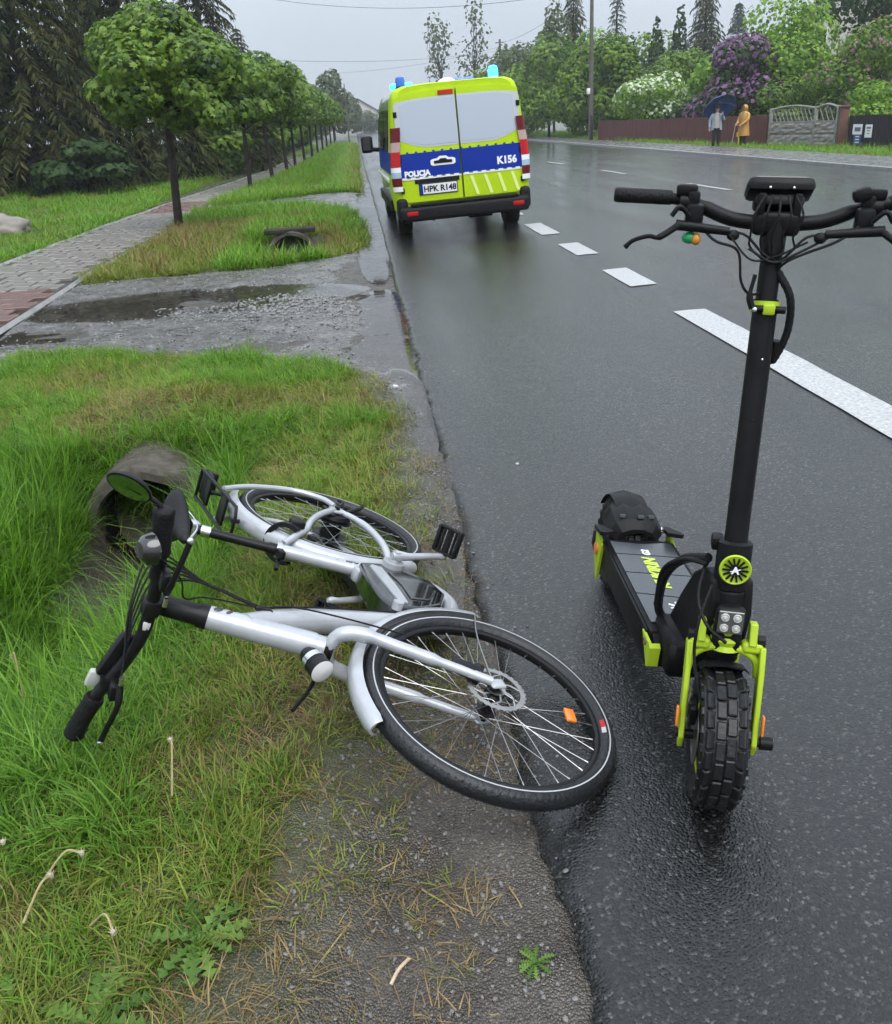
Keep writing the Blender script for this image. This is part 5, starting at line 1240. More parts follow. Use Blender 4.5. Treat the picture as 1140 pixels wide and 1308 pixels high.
# handlebar
HB = SBASE+SAX*.808
mb = MB(T=SBR); mb.box(HB, (.045, .09, .046), bev=.010); mb.tube([HB-SAX*.06, HB], .0235, n=18)
bp_ = spl([HB+Vector((-.02, -.315, .045)), HB+Vector((-.015, -.225, .043)), HB+Vector((-.008, -.16, .033)), HB+Vector((0, -.085, .006)), HB, HB+Vector((0, .085, .006)), HB+Vector((-.008, .16, .033)), HB+Vector((-.015, .225, .043)), HB+Vector((-.02, .315, .045))], 6)
mb.tube(bp_, [.0115]*14+[.0145]*21+[.0115]*14, n=16); hb = mb.build('handlebar', M_sblk, sc, smooth=50)
for s_ in (-1, 1):
    mb = MB(T=SBR); g0 = HB+Vector((-.021, s_*.322, .0452)); g1 = HB+Vector((-.0155, s_*.205, .0425)); mb.tube([g0, g0.lerp(g1, .03), g0.lerp(g1, .97), g1], [.0125, .0145, .0145, .0125], n=18)
    for k in range(14): mb.tube([g0.lerp(g1, .1+.06*k), g0.lerp(g1, .13+.06*k)], .0151, n=14)
    mb.build('grip', M_rubber, hb, smooth=30)
    mb = MB(T=SBR); c0 = HB+Vector((.0, s_*.178, .035)); mb.tube([c0-Vector((0, .012, 0)), c0+Vector((0, .012, 0))], .0175, n=16); mb.box(c0+Vector((.0, 0, .024)), (.028, .042 if s_ < 0 else .036, .022), bev=.007, seg=2); mb.box(c0+Vector((.005, -s_*.014, .008)), (.024, .025, .03), bev=.006)
    if s_ > 0: mb.box(c0+Vector((.02, -.030, .024)), (.025, .036, .026), R=Matrix.Rotation(.35, 3, 'X'), bev=.009)
    mb.build('throttle' if s_ < 0 else 'switch_pod', M_sblk, hb)
    mb = MB(T=SBR); l0 = HB+Vector((.03, s_*.14, .0)); mb.box(l0+Vector((-.01, s_*.02, .01)), (.03, .035, .05), bev=.008)
    mb.tube([l0+Vector((.01, -s_*.05, -.015)), l0+Vector((.01, s_*.055, -.005))], [.008, .0105], n=12)
    mb.tube(spl([l0+Vector((.015, s_*.05, -.006)), l0+Vector((.03, s_*.085, -.028)), l0+Vector((.035, s_*.105, -.026)), l0+Vector((.03, s_*.135, -.036)), l0+Vector((.028, s_*.15, -.050))], 5), [.0068]*6+[.0045]*13+[.0056]*2, n=10); mb.tube(spl([l0+Vector((.012, s_*.03, .012)), l0+Vector((.02, s_*.05, .03)), l0+Vector((.022, s_*.065, .012))], 4), .005, n=8); mb.build('brake_lever', M_sblk, hb)
mb = MB(T=SBR); mb.ball(HB+Vector((.03, -.165, -.03)), (.012, .016, .012), n=10, k=6); mb.ball(HB+Vector((.036, -.152, -.032)), (.01, .01, .012), mi=1, n=10, k=6); mb.build('tiny_charm', [pm('green_plastic', (.02, .30, .12), .3), pm('orange_plastic', (.6, .25, .03), .3)], hb)
# display
mb = MB(T=SBR); dc = HB+Vector((-.02, 0, .062)); Rd = Matrix.Rotation(-.45, 3, 'Y')
mb.box(dc, (.07, .128, .030), R=Rd, bev=.012, seg=2, taper=None); mb.box(dc+Vector((.01, 0, -.024)), (.045, .095, .026), R=Rd, bev=.008); disp = mb.build('display', M_sblk, sc)
for s_ in (-1, 1):
    mb = MB(T=SBR); mb.box(HB+Vector((.012, s_*.034, .033)), (.018, .016, .05), bev=.004); mb.build('display_bracket', M_sblk, disp)
    mb = MB(T=SBR); mb.ball(dc+Rd @ Vector((.0385, s_*.022, -.012)), .0032, n=8, k=6); mb.build('screw', M_chrome, disp)
mb = MB(T=SBR); mb.box(dc+Rd @ Vector((0, 0, .0155)), (.05, .095, .002), R=Rd); mb.build('screen', M_glass, disp)
# wiring
mb = MB(T=SBR); h = HB
def wire(*p, r=.0028): mb.tube(spl([h+Vector(q) for q in p], 6), r, n=6)
wire((.03, -.105, -.018), (.035, -.06, -.02), (.04, -.02, -.055), (.035, .02, -.075)); wire((.03, .105, -.018), (.038, .06, -.02), (.042, .03, -.05), (.03, .0, -.09))
wire((.02, -.17, .02), (.045, -.12, -.03), (.045, -.07, -.05), (.045, -.055, -.11), (.04, -.03, -.135), (.03, .015, -.115)); wire((.02, .17, .02), (.045, .12, -.022), (.045, .06, -.05), (.045, .03, -.065), (.035, .01, -.085))
for k in range(5):
    y = -.03+.014*k; wire((.035, y, .055), (.055, y*1.6, .02), (.05, -.05+.02*k, -.02), (.04, -.045+.02*k, -.045), (.033, .0, -.08), r=.0022)
wire((.045, -.05, -.045), (.048, .0, -.07), (.045, .045, -.05), (.03, .1, -.02)); wire((.045, -.09, -.02), (.05, -.045, -.065), (.045, .0, -.06), (.04, .06, -.03), r=.0022)
mb.ball(h+Vector((.038, -.082, -.022)), (.010, .013, .011), n=10, k=6); mb.ball(h+Vector((.038, .082, -.022)), (.010, .013, .011), n=10, k=6)
mb.build('wiring', M_rubber, hb)
mb = MB(T=SBR); cp = spl([h+Vector((.03, .015, -.09)), h+Vector((.035, .045, -.14)), h+Vector((.03, .05, -.21)), h+Vector((.03, .03, -.27)), SBASE+SAX*.63+Vector((.01, .03, -.05))], 10)
mb.tube(cp, [(.0085 if k % 2 else .0075) for k in range(len(cp))], n=10); mb.build('spiral_wrapped_cable', M_rubber, hb)
# deck
mb = MB(); dz0, dz1 = .135, .235; x0, x1 = -.30, -.83
mb.box(((x0+x1)/2, 0, (dz0+dz1)/2), (x0-x1, .205, dz1-dz0), bev=.012, seg=2); mb.prism([(x0+.005, dz1-.005), (x0+.045, dz1-.03), (x0+.02, dz0+.01), (x0-.02, dz0)], lambda x, z, d: (x, d, z), -.095, .095)
mb.box(((x0+x1)/2, .104, dz1-.012), (x0-x1-.02, .008, .016), bev=.003); mb.box(((x0+x1)/2, -.104, dz1-.012), (x0-x1-.02, .008, .016), bev=.003)
deck = mb.build('deck', M_sblk, sc)
top_polys = [[(-.335, -.09), (-.335, .09), (-.45, .09), (-.48, -.09)], [(-.455, .09), (-.485, -.09), (-.60, -.09), (-.585, .09)], [(-.59, .09), (-.605, -.09), (-.715, -.09), (-.70, .09)], [(-.705, .09), (-.72, -.09), (-.80, -.09), (-.785, .0), (-.80, .09)]]
for pz in top_polys:
    mb = MB(); mb.prism(pz, lambda x, y, d: (x, y, d), dz1+.0005, dz1+.005); mb.build('grip_mat', M_deck, deck, smooth=0)
v2, f2 = text_flat('KUKIRIN', .034, bold=.0025, shear=.25)
mb = MB(); mb.add([(-.60-x*.95, .012-y, dz1+.0062) for x, y in v2], f2); mb.build('deck_lettering', pm('lime_print', (.52, .66, .06), .4, var=(60, (.42, .54, .05))), deck, smooth=0)
v2, f2 = text_flat('G2', .02, bold=.0015, shear=.25); mb = MB(); mb.add([(-.725-x, .008-y, dz1+.0062) for x, y in v2], f2); mb.build('deck_lettering', M_white, deck, smooth=0)
mb = MB()
for (a, b) in [((-.425, -.02), (-.40, .03)), ((-.405, -.02), (-.42, .03)), ((-.435, .0), (-.395, .012))]: mb.tube([(a[0], a[1], dz1+.0055), (b[0], b[1], dz1+.0055)], .0028, n=4)
mb.build('deck_emblem', M_white, deck, smooth=0)
for s_ in (-1, 1):
    mb = MB(); mb.prism([(-.262, .222), (-.325, .225), (-.262, .165)], lambda x, z, d: (x, d, z), s_*.1045, s_*.112); mb.prism([(-.262, .16), (-.262, .222), (-.25, .215), (-.25, .165)], lambda x, z, d: (x, d, z), s_*.085, s_*.112); fb = mb.build('corner_bracket', M_neon, deck, smooth=0)
    mb = MB(); mb.prism([(-.80, .225), (-.885, .245), (-.87, .15), (-.82, .10)], lambda x, z, d: (x, d, z), s_*.104, s_*.112); rb = mb.build('corner_bracket', M_neon, deck, smooth=0)
    mb = MB(); mb.tube([(-.852, s_*.108, .19), (-.852, s_*.118, .19)], .018, n=16); mb.build('side_reflector', M_orange, rb)
    mb = MB(); mb.tube([(-.288, s_*.108, .212), (-.288, s_*.116, .212)], .009, n=14); mb.build('side_lamp', pm('smoked_amber', (.16, .12, .02), .2, coat=1), fb)
    mb = MB(); mb.prism([(-.80, .22), (-.80, .15), (-.97, .12), (-1.015, .13), (-1.01, .18), (-.93, .20)], lambda x, z, d: (x, d, z), s_*.070, s_*.088); o = mb.build('swing_arm', M_sblk, sc, smooth=20)
# rear guard / foot rest
mb = MB(); prof = [(-.115, -.02), (-.085, .035), (-.035, .058), (.035, .058), (.085, .035), (.115, -.02)]
rings = []
for (x, zc, k) in [(-.835, .235, .54), (-.86, .250, .72), (-.90, .260, .78), (-.945, .265, .74), (-.985, .266, .60), (-1.015, .263, .45), (-1.035, .25, .38)]:
    rings.append([Vector((x, y*k, zc+z*k*.9)) for y, z in prof]+[Vector((x, y*k*.9, zc+z*k*.9-.012)) for y, z in prof[::-1]])
mb.loft(rings); rg2 = mb.build('rear_foot_rest', M_sblk, sc, smooth=20)
mb = MB()
for s_ in (-1, 1):
    mb = MB(); mb.prism([(-.775, s_*.115), (-.79, s_*.125), (-.90, s_*.115), (-.90, s_*.095), (-.86, s_*.09), (-.80, s_*.08)], lambda x, y, d: (x, y, d-.25*(x+.86)*-1), .245, .257); mb.build('rest_lug', M_sblk, rg2, smooth=0)
    mb = MB(); mb.tube([(-.90, s_*.09, .235), (-.90, s_*.115, .235)], .010, n=10); mb.build('bolt', M_chrome, rg2)
mb = MB(); mb.box((-.995, 0, .286), (.05, .07, .026), bev=.01); mb.build('tail_lamp', M_sblk, rg2)
for (x, y, z) in [(-.866, .01, .2905), (-.882, .046, .284), (-.882, -.040, .285)]:
    mb = MB(); mb.box((x, y, z), (.022, .020, .012), R=Matrix.Rotation(-.45, 3, 'Y'), bev=.002, seg=1); mb.build('slot', M_gloss, rg2)
mb = MB(); rings = []
for i in range(15):
    a = math.radians(40+110*i/14); rr = .163
    rings.append([Vector((-.985+math.cos(a)*(rr+dr), y, WR+math.sin(a)*(rr+dr))) for y, dr in [(-.05, -.01), (0, .004), (.05, -.01), (0, 0)]])
mb.loft(rings); mb.build('rear_mudguard', M_sblk, sc, smooth=50)
# cables along neck, kickstand
mb = MB()
mb.tube(spl([(-.17, -.045, .50), (-.24, -.075, .46), (-.31, -.085, .38), (-.345, -.075, .28), (-.35, -.05, .235)], 8), .011, n=8)
mb.tube(spl([(-.16, -.05, .49), (-.22, -.08, .47), (-.30, -.095, .40), (-.35, -.08, .28)], 8), .006, n=8)
mb.tube(spl([(-.10, -.055, .47), (-.06, -.085, .40), (-.045, -.085, .32), (.0, -.07, .24)], 8), .0035, n=6)
mb.tube(spl([(-.17, -.05, .48), (-.10, -.08, .44), (-.05, -.07, .40), (-.03, -.03, .37)], 8), .004, n=6); mb.build('neck_cables', M_rubber, sc)
mb = MB(); mb.tube([(-.42, .09, .14), (-.47, .17, -.005+.17*.105)], .010, n=10); mb.ball((-.47, .172, .016), .014, n=8, k=6); mb.build('kickstand', M_sblk, sc)

# ------------------------------------------------------------------ trees
M_bark_d = pm('dark_wet_bark', (.015, .012, .010), .75, var=(9, (.032, .026, .021)), bump=(30, .8), spec=.2)
M_bark_b = pm('brown_bark', (.075, .058, .045), .75, var=(9, (.12, .095, .075)), bump=(24, .8))
def rot_from(nrm, upv, tw):
    """batch of 3x3 frames: z = nrm, y close to upv, twisted by tw"""
    z = nrm/np.linalg.norm(nrm, axis=1, keepdims=True); x = np.cross(upv, z); ln = np.linalg.norm(x, axis=1, keepdims=True)
    x = np.where(ln > 1e-4, x/np.maximum(ln, 1e-4), np.array([[1., 0, 0]])); y = np.cross(z, x); c, s = np.cos(tw)[:, None], np.sin(tw)[:, None]
    return np.stack([x*c+y*s, -x*s+y*c, z], axis=2)
def instance_np(TV, TF, pos, R, S, lv):
    n, k = len(pos), len(TV)
    V = np.einsum('nij,kj->nki', R, TV)*S[:, None, None]+pos[:, None, :]
    F = (TF[None]+(np.arange(n)*k)[:, None, None]).reshape(-1, TF.shape[1])
    return V.reshape(-1, 3), F, np.repeat(lv, k)
# maple leaf: five pointed lobes hanging from the stalk (tip at -y)
ang = np.radians([-90, -68, -45, -28, -2, 22, 60, 120, 158, 182, 208, 225, 248]); rad = np.array([1., .52, .92, .45, .80, .35, .42, .42, .35, .80, .45, .92, .52])
ML_V = np.vstack([[0, 0, .04], np.stack([np.cos(ang)*rad, np.sin(ang)*rad, -.14*rad**2], 1)])*np.array([.55, .55, .55]); n_ = len(ang)
ML_F = np.array([(0, 1+i, 1+(i+1) % n_) for i in range(n_)])
OV_V = np.array([[0, .5, 0], [-.28, .1, .05], [0, .1, -.03], [.28, .1, .05], [0, -.5, -.05]]); OV_F = np.array([(0, 1, 2), (0, 2, 3), (1, 4, 2), (2, 4, 3)])
CL_V = np.array([[0, .5, 0], [-.45, .15, .1], [.4, .22, -.08], [-.3, -.35, -.05], [.3, -.4, .08], [0, -.05, .12]]); CL_F = np.array([(0, 1, 5), (0, 5, 2), (1, 3, 5), (2, 5, 4), (3, 4, 5)])
def crown_pts(blobs, n, shell, r):
    """blobs: (cx, cy, cz, rx, ry, rz); points near the skin of a union of lumps"""
    B = np.array(blobs); w = (B[:, 3]*B[:, 4]*B[:, 5])**(2/3); idx = r.choice(len(B), n*2, p=w/w.sum())
    d = r.normal(size=(n*2, 3)); d /= np.linalg.norm(d, axis=1, keepdims=True); rr = np.clip(1-np.abs(r.normal(0, shell, n*2)), .15, 1.06)
    p = B[idx, :3]+d*rr[:, None]*B[idx, 3:]
    ins = np.zeros(len(p), int)
    for b in B: ins += (((p-b[:3])/b[3:])**2).sum(1) < .62
    keep = (ins < 1) | (r.random(len(p)) < .25)
    p = p[keep][:n]; nr = (d/B[idx, 3:])[keep][:n]
    return p, nr/np.linalg.norm(nr, axis=1, keepdims=True)
def limb(mb, p0, p1, r0, r1, r, wob=.08, n=6):
    p0, p1 = Vector(p0), Vector(p1); L = (p1-p0).length
    pts = [p0.lerp(p1, t)+Vector((r.normal(0, wob*L*.5), r.normal(0, wob*L*.5), 0))*math.sin(t*PI) for t in np.linspace(0, 1, 6)]
    mb.tube(pts, [r0+(r1-r0)*t for t in np.linspace(0, 1, 6)], n=n)
def leafy_tree(seed, blobs, nleaf, size, mat, trunk_h, trunk_r, TV=CL_V, TF=CL_F, shell=.22, droop=.35, lean=(0, 0), blossom=None, limbs=7, leaf_up=.3):
    """returns (trunk mesh, crown mesh, blossom mesh or None)"""
    r = np.random.default_rng(seed); mb = MB(); cz = np.array(blobs)[:, 2].mean(); ct = Vector((lean[0], lean[1], trunk_h))
    mb.tube(spl([(0, 0, -.1), (lean[0]*.2, lean[1]*.2, trunk_h*.35), (lean[0]*.6, lean[1]*.6, trunk_h*.7), ct], 3), list(np.linspace(trunk_r*1.25, trunk_r*.8, 10)), n=10)
    for k in range(limbs):
        b = blobs[k % len(blobs)]; e = (b[0]+r.normal(0, b[3]*.35), b[1]+r.normal(0, b[4]*.35), b[2]+r.uniform(-.1, .6)*b[5])
        limb(mb, ct-Vector((0, 0, r.uniform(0, .25)*trunk_h)), e, trunk_r*.5, trunk_r*.1, r)
    o = mb.build('trunk', M_bark_d); tm = o.data; bpy.data.objects.remove(o)
    p, nr = crown_pts(blobs, nleaf, shell, r); m = len(p)
    nn = nr+r.normal(0, .38, (m, 3))+np.array([0, 0, leaf_up]); up = np.tile([0, 0, 1.], (m, 1))+r.normal(0, .3, (m, 3))
    R = rot_from(nn, up, r.normal(0, droop, m)); S = size*r.uniform(.65, 1.25, m)
    clump = np.array([mnoise.noise(Vector(q*(1.2/max(.3, size*4)))) for q in p])
    lv = np.clip(.45+.55*clump+r.normal(0, .16, m), 0, 1)
    V, F, A = instance_np(TV, TF, p, R, S, lv); cm = np_mesh('crown', V, F, mat, attrs={'lv': A})
    bmh = None
    if blossom:
        bmat, nb, bs = blossom; p2, n2 = crown_pts(blobs, nb, .07, r); keep = n2[:, 2] > -.35; p2, n2 = p2[keep], n2[keep]; m2 = len(p2)
        V, F, A = instance_np(CL_V, CL_F, p2+n2*size*.3, rot_from(n2+r.normal(0, .3, (m2, 3)), np.tile([0, 0, 1.], (m2, 1)), r.uniform(0, 6, m2)), bs*r.uniform(.6, 1.4, m2), r.random(m2))
        bmh = np_mesh('blossom', V, F, bmat, attrs={'lv': A})
    return tm, cm, bmh
def plant_tree(name, meshes, loc, rz, sc_, label, cat='tree', group=None):
    t = thing(name, label, cat, loc, rz, group); t.scale = sc_ if isinstance(sc_, tuple) else (sc_,)*3
    link('trunk', meshes[0], t); link('crown', meshes[1], t)
    if meshes[2]: link('blossom', meshes[2], t)
    return t
# --- row of globe maples
M_maple = leaf_mat('maple_leaf', (.015, .055, .006), (.10, .22, .022), (.20, .31, .04), trans=.28, spec=.3, coat=.1)
def maple(seed, n, ls=.21):
    r = np.random.default_rng(seed); bl = [(0, 0, 3.3, 1.05, 1.0, .8), (-.55, .1, 3.4, .8, .85, .65), (.6, -.1, 3.2, .8, .8, .62), (.1, 0, 2.5, .5, .5, .6), (-.1, 0, 3.8, .75, .7, .5)]
    for k in range(22):
        a = r.uniform(0, 6.28); q = r.uniform(.75, 1.2); u_ = r.uniform(.26, .5); bl.append((math.cos(a)*q, math.sin(a)*q, r.uniform(2.55, 3.85)-.25*q, u_, u_, u_*.85))
    return leafy_tree(seed, bl, n, ls, M_maple, 2.6, .066, TV=ML_V, TF=ML_F, shell=.2, droop=.5, lean=(r.normal(0, .05), 0), limbs=9, leaf_up=.15)
mapA, mapB, mapC = maple(11, 9500, .165), maple(23, 4600, .19), maple(37, 2400)
ordn = ['nearest the grass island, largest in view', 'second in the row beyond the grass island', 'third in the row along the footpath', 'fourth in the row along the footpath', 'fifth in the row along the footpath', 'sixth in the row along the footpath', 'seventh in the row', 'eighth in the row', 'ninth in the row', 'tenth in the row', 'eleventh in the row', 'last and smallest in the row']
MP = [(-3.36, 17.5), (-3.17, 28.2), (-2.85, 32.2), (-2.76, 37.9), (-2.68, 42), (-2.57, 47.8), (-2.4, 53), (-2.3, 58.5), (-2.2, 65), (-2.1, 72), (-2.0, 80), (-1.9, 90)]
for i, (x, y) in enumerate(MP):
    m_ = mapA if i == 0 else (mapB if i < 5 else mapC)
    s_ = .87*[1.0, .98, 1.06, 1.0, .95, 1.0, 1.03, .97, 1.0, 1.05, 1.0, 1.0][i]
    t = plant_tree('maple_tree', m_, (x, y, H(x, y)-.02), [0.0, 1.4, 2.6, 4.0, 5.2, .7, 2.2, 3.4, 4.5, 1.1, 2.9, 5.5][i], s_, 'globe-crowned maple with dark thin trunk, '+ordn[i], group='globe maples lining the footpath')
    if i == 0: t.scale = (.98, .98, .87)
    t.rotation_euler.x = [.0, .01, -.02, .02, 0, .01, 0, 0, 0, 0, 0, 0][i]; t.rotation_euler.y = [.085, .03, .04, .0, .02, 0, 0, 0, 0, 0, 0, 0][i]
# --- conifers
M_spr = leaf_mat('spruce_needles', (.008, .022, .008), (.036, .062, .018), (.075, .075, .022), trans=.15, rough=.8, coat=0, spec=.1)
M_spr2 = leaf_mat('hazed_spruce_needles', (.022, .045, .034), (.055, .09, .06), trans=.12, rough=.8, coat=0, spec=.1)  # green spruce made paler and bluer, distance haze put into the needle colour
NE_V = np.array([[0, 0, 0], [-.10, -.35, .03], [.10, -.35, .03], [-.07, -.8, -.02], [.07, -.8, -.02], [0, -1.1, -.1]]); NE_F = np.array([(0, 1, 2), (1, 3, 2), (2, 3, 4), (3, 5, 4)])
def spruce(seed, h, rad, mat, layers=26, dens=1.0, base=.4, droop=.55, size=.42):
    r = np.random.default_rng(seed); mb = MB(); mb.tube([(0, 0, -.1), (0, 0, h*.5), (0, 0, h)], [.02*h, .012*h, .01], n=8)
    P = []; N_ = []; U = []
    for l in range(layers):
        t = l/layers; z = base+(h-base)*t**.95; R_ = rad*(1-t)**.8*r.uniform(.85, 1.1)+.12; nb = max(4, int((9-4*t)*dens))
        for b in range(nb):
            a = 2*PI*(b+r.uniform(-.3, .3))/nb+l*.7; L = R_*r.uniform(.75, 1.1); dx, dy = math.cos(a), math.sin(a); sag = droop*L
            pts = [Vector((dx*L*q, dy*L*q, z+.18*L*math.sin(q*2)-sag*q*q)) for q in (0, .35, .7, 1)]
            mb.tube(pts, [.02, .014, .009, .003], n=4, caps=False)
            k = max(5, int(L*9*dens))
            for j in range(k):
                q = .18+.82*(j+r.random())/k; c = Vector((dx*L*q, dy*L*q, z+.18*L*math.sin(q*2)-sag*q*q))
                for s_ in (-1, 1):
                    sd = Vector((-dy*s_, dx*s_, 0))*.75+Vector((dx, dy, 0))*r.uniform(.2, .9)+Vector((0, 0, -r.uniform(.35, 1.2)))
                    P.append(c); U.append(-sd.normalized()); N_.append((r.normal(0, .5), r.normal(0, .5), 1))
    P = np.array([tuple(p) for p in P]); U = np.array([tuple(u) for u in U]); Z = np.array(N_); Z = Z-(Z*U).sum(1, keepdims=True)*U
    m = len(P); Rm = rot_from(Z, U, np.zeros(m)); cl = np.array([mnoise.noise(Vector(q*.9)) for q in P]); lv = np.clip(.4+.6*cl+r.normal(0, .2, m), 0, 1)
    V, F, A = instance_np(NE_V, NE_F, P, Rm, size*r.uniform(.6, 1.3, m), lv); cm = np_mesh('crown', V, F, mat, attrs={'lv': A})
    o = mb.build('trunk', M_bark_d); tm = o.data; bpy.data.objects.remove(o)
    return tm, cm, None
sprA = spruce(3, 12, 3.6, M_spr, 34, 1.45, size=.30); sprB = spruce(5, 10.5, 3.0, M_spr, 30, 1.45, base=.3, size=.30)
for (x, y, m_, s_, rz, lb) in [(-10.6, 33.5, sprA, 1.05, 0, 'dark spruce with drooping boughs at the picture edge'), (-13.5, 37.5, sprB, 1.1, 2.0, 'dark spruce behind the boulder on the lawn'), (-8.0, 37, sprB, 1.1, 1.0, 'tall dark spruce behind the nearest maple'),
                                (-6.0, 43, sprA, .80, 4.0, 'dark spruce whose tip shows beside the nearest maple crown'), (-11.5, 44, sprA, .95, 3.0, 'dark spruce deep in the garden'), (-5.4, 51, sprB, .62, 5.0, 'low dark spruce behind the maple row'), (-17, 42, sprA, 1.0, 5.5, 'dark spruce in the far corner of the garden'), (-6.2, 60, sprA, .5, 2.5, 'small spruce beyond the dark picket fence'), (-15.5, 33, sprB, .95, 3.3, 'dark spruce low beside the picture edge')]:
    plant_tree('spruce_tree', m_, (x, y, H(x, y)), rz, s_, lb, group='dark spruces in the garden')
# --- generic broadleaf mats
M_gm = leaf_mat('mid_green_leaf', (.028, .08, .010), (.115, .21, .026), (.18, .28, .035), trans=.28)
M_gl = leaf_mat('fresh_green_leaf', (.055, .14, .014), (.19, .33, .04), (.27, .42, .06), trans=.3)
M_gd = leaf_mat('dark_green_leaf', (.014, .036, .010), (.045, .085, .02), trans=.22)
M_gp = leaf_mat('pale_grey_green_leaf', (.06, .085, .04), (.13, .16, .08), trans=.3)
M_lil = leaf_mat('lilac_blossom', (.06, .025, .075), (.16, .07, .17), (.23, .12, .24), trans=.2)
M_wht = leaf_mat('white_blossom', (.40, .46, .34), (.66, .70, .58), trans=.2)
M_pnk = leaf_mat('pink_blossom', (.20, .10, .14), (.36, .20, .26), trans=.2)
def lumps(seed, w, h, z0, n=9, k=.36):
    r = np.random.default_rng(seed); out = []
    for i in range(n):
        a = r.uniform(0, 6.28); q = r.uniform(.15, 1)**.6; z = z0+h*r.uniform(.18, .86); ww = math.sin(PI*min(1, max(.12, (z-z0)/h))**.75)
        out.append((math.cos(a)*q*w*.5*ww*.75, math.sin(a)*q*w*.5*ww*.75, z, w*k*r.uniform(.6, 1), w*k*r.uniform(.6, 1), h*.25*r.uniform(.6, 1)))
    return out
def bgtree(name, loc, w, h, seed, mat, label, n=1800, size=.32, z0=.15, blossom=None, tr=.1, nl=10, k=.36, shell=.25, group='garden trees and shrubs across the road', cat='tree', limbs=7):
    if loc[1] < 75 and loc[0] > 0:
        n = int(n*1.6); size *= .74
        if blossom: blossom = (blossom[0], int(blossom[1]*1.6), blossom[2]*.72)
    bl = lumps(seed, w, h, z0*h, nl, k); th = max(.3, (z0+.25)*h)
    return plant_tree(name, leafy_tree(seed, bl, n, size, mat, th, tr, blossom=blossom, shell=shell, limbs=limbs), loc, 0, 1.0, label, cat, group)
g = -.3
FILL = [(15.6, 77, 6.5, 7.2, M_gm, 'broad green tree behind the van beacon'), (20.5, 80, 6.5, 7.6, M_gl, 'fresh green tree between pole and cypresses'), (25.5, 84, 7.0, 7.4, M_gm, 'round green tree behind the cypresses'), (30.5, 72, 6.5, 6.4, M_gl, 'light green tree between the cypresses and the house'), (22.5, 58, 4.6, 4.4, M_gl, 'light green shrub beside the lilac'), (28.0, 52, 5.0, 4.5, M_gm, 'green tree between the lilac and the apple tree'), (13.5, 98, 6.0, 7.0, M_gm, 'green tree just right of the van roof'), (17.0, 100, 6.5, 8.0, M_gp, 'pale green tree behind the fence end'), (33, 46, 6, 6.5, M_gm, 'green tree at the picture edge above the apple trees')]
for i, q_ in enumerate(FILL): bgtree('garden_tree', (q_[0], q_[1], g), q_[2], q_[3], 150+i, q_[4], q_[5], 2600, .34, .02, nl=14)
bgtree('dense_tree', (13.9+3.2, 70, g), 4.6, 6.0, 101, M_gm, 'dense green tree at the fence end beside the police van', 3000, .34, .02, nl=14)
bgtree('dense_tree', (15.2+2.4, 65, g), 3.8, 6.0, 102, M_gm, 'dense green tree just before the wooden pole', 2600, .34, .02, nl=13)
bgtree('dense_tree', (14.2, 84, g), 4.4, 6.2, 103, M_gm, 'green tree behind the police van roof', 2200, .36, .02, nl=12)
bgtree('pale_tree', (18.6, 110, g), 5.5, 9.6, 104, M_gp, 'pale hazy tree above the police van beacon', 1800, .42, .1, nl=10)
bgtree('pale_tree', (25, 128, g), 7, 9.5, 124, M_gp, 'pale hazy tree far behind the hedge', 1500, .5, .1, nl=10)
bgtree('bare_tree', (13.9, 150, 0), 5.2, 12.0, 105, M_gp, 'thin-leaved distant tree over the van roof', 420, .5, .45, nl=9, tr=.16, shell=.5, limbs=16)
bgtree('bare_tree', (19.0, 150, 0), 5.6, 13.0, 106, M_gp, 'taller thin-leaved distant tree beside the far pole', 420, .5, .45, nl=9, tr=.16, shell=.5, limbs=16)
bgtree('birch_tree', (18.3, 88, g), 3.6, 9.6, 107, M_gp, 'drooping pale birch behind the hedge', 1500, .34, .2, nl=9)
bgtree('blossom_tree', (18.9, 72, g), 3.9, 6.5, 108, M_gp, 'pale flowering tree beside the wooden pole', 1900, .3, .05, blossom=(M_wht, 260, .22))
bgtree('blossom_shrub', (17.9, 57.5, g), 4.6, 3.9, 109, M_gl, 'white flowering shrub over the red fence', 2600, .24, .0, blossom=(M_wht, 750, .26), cat='shrub', nl=14)
bgtree('shrub', (21.8, 64, g), 4.9, 5.2, 110, M_gm, 'leafy green shrub between the white and lilac bushes', 2600, .3, .0, cat='shrub', nl=14)
bgtree('lilac_bush', (20.6, 51, g), 4.9, 5.1, 111, M_gd, 'purple flowering lilac bush over the red fence', 2400, .26, .05, blossom=(M_lil, 1500, .30), cat='shrub', nl=14)
bgtree('garden_tree', (23.2, 51.5, g), 5.6, 5.9, 112, M_gl, 'fresh green tree with forked trunk behind the concrete fence', 4200, .28, .12, nl=16, tr=.13)
bgtree('apple_tree', (24.6, 45, g), 5.2, 4.6, 113, M_gm, 'pink-flowered apple tree above the dark fence', 3200, .25, .1, blossom=(M_pnk, 420, .24), nl=13)
bgtree('apple_tree', (27.6, 41, g), 4.6, 4.4, 123, M_gm, 'second apple tree at the picture edge', 2400, .25, .1, blossom=(M_pnk, 200, .24), nl=12)
bgtree('dark_tree', (32.9, 60, g), 7.0, 10.5, 114, M_gd, 'dark tree in the upper corner above the apple tree', 3600, .36, .25, nl=14, tr=.2)
bgtree('shrub', (19.9, 55.5, g), 3.6, 2.9, 115, M_gd, 'dark shrub behind the blue umbrella', 1500, .25, .0, cat='shrub')
bgtree('shrub', (22.0, 48, g), 4.4, 2.9, 116, M_gm, 'green shrub behind the yellow raincoat', 1900, .25, .0, cat='shrub')
bgtree('shrub', (23.2, 41.5, g), 4.0, 2.4, 117, M_gl, 'leafy shrub behind the concrete fence panels', 1800, .22, .0, cat='shrub')
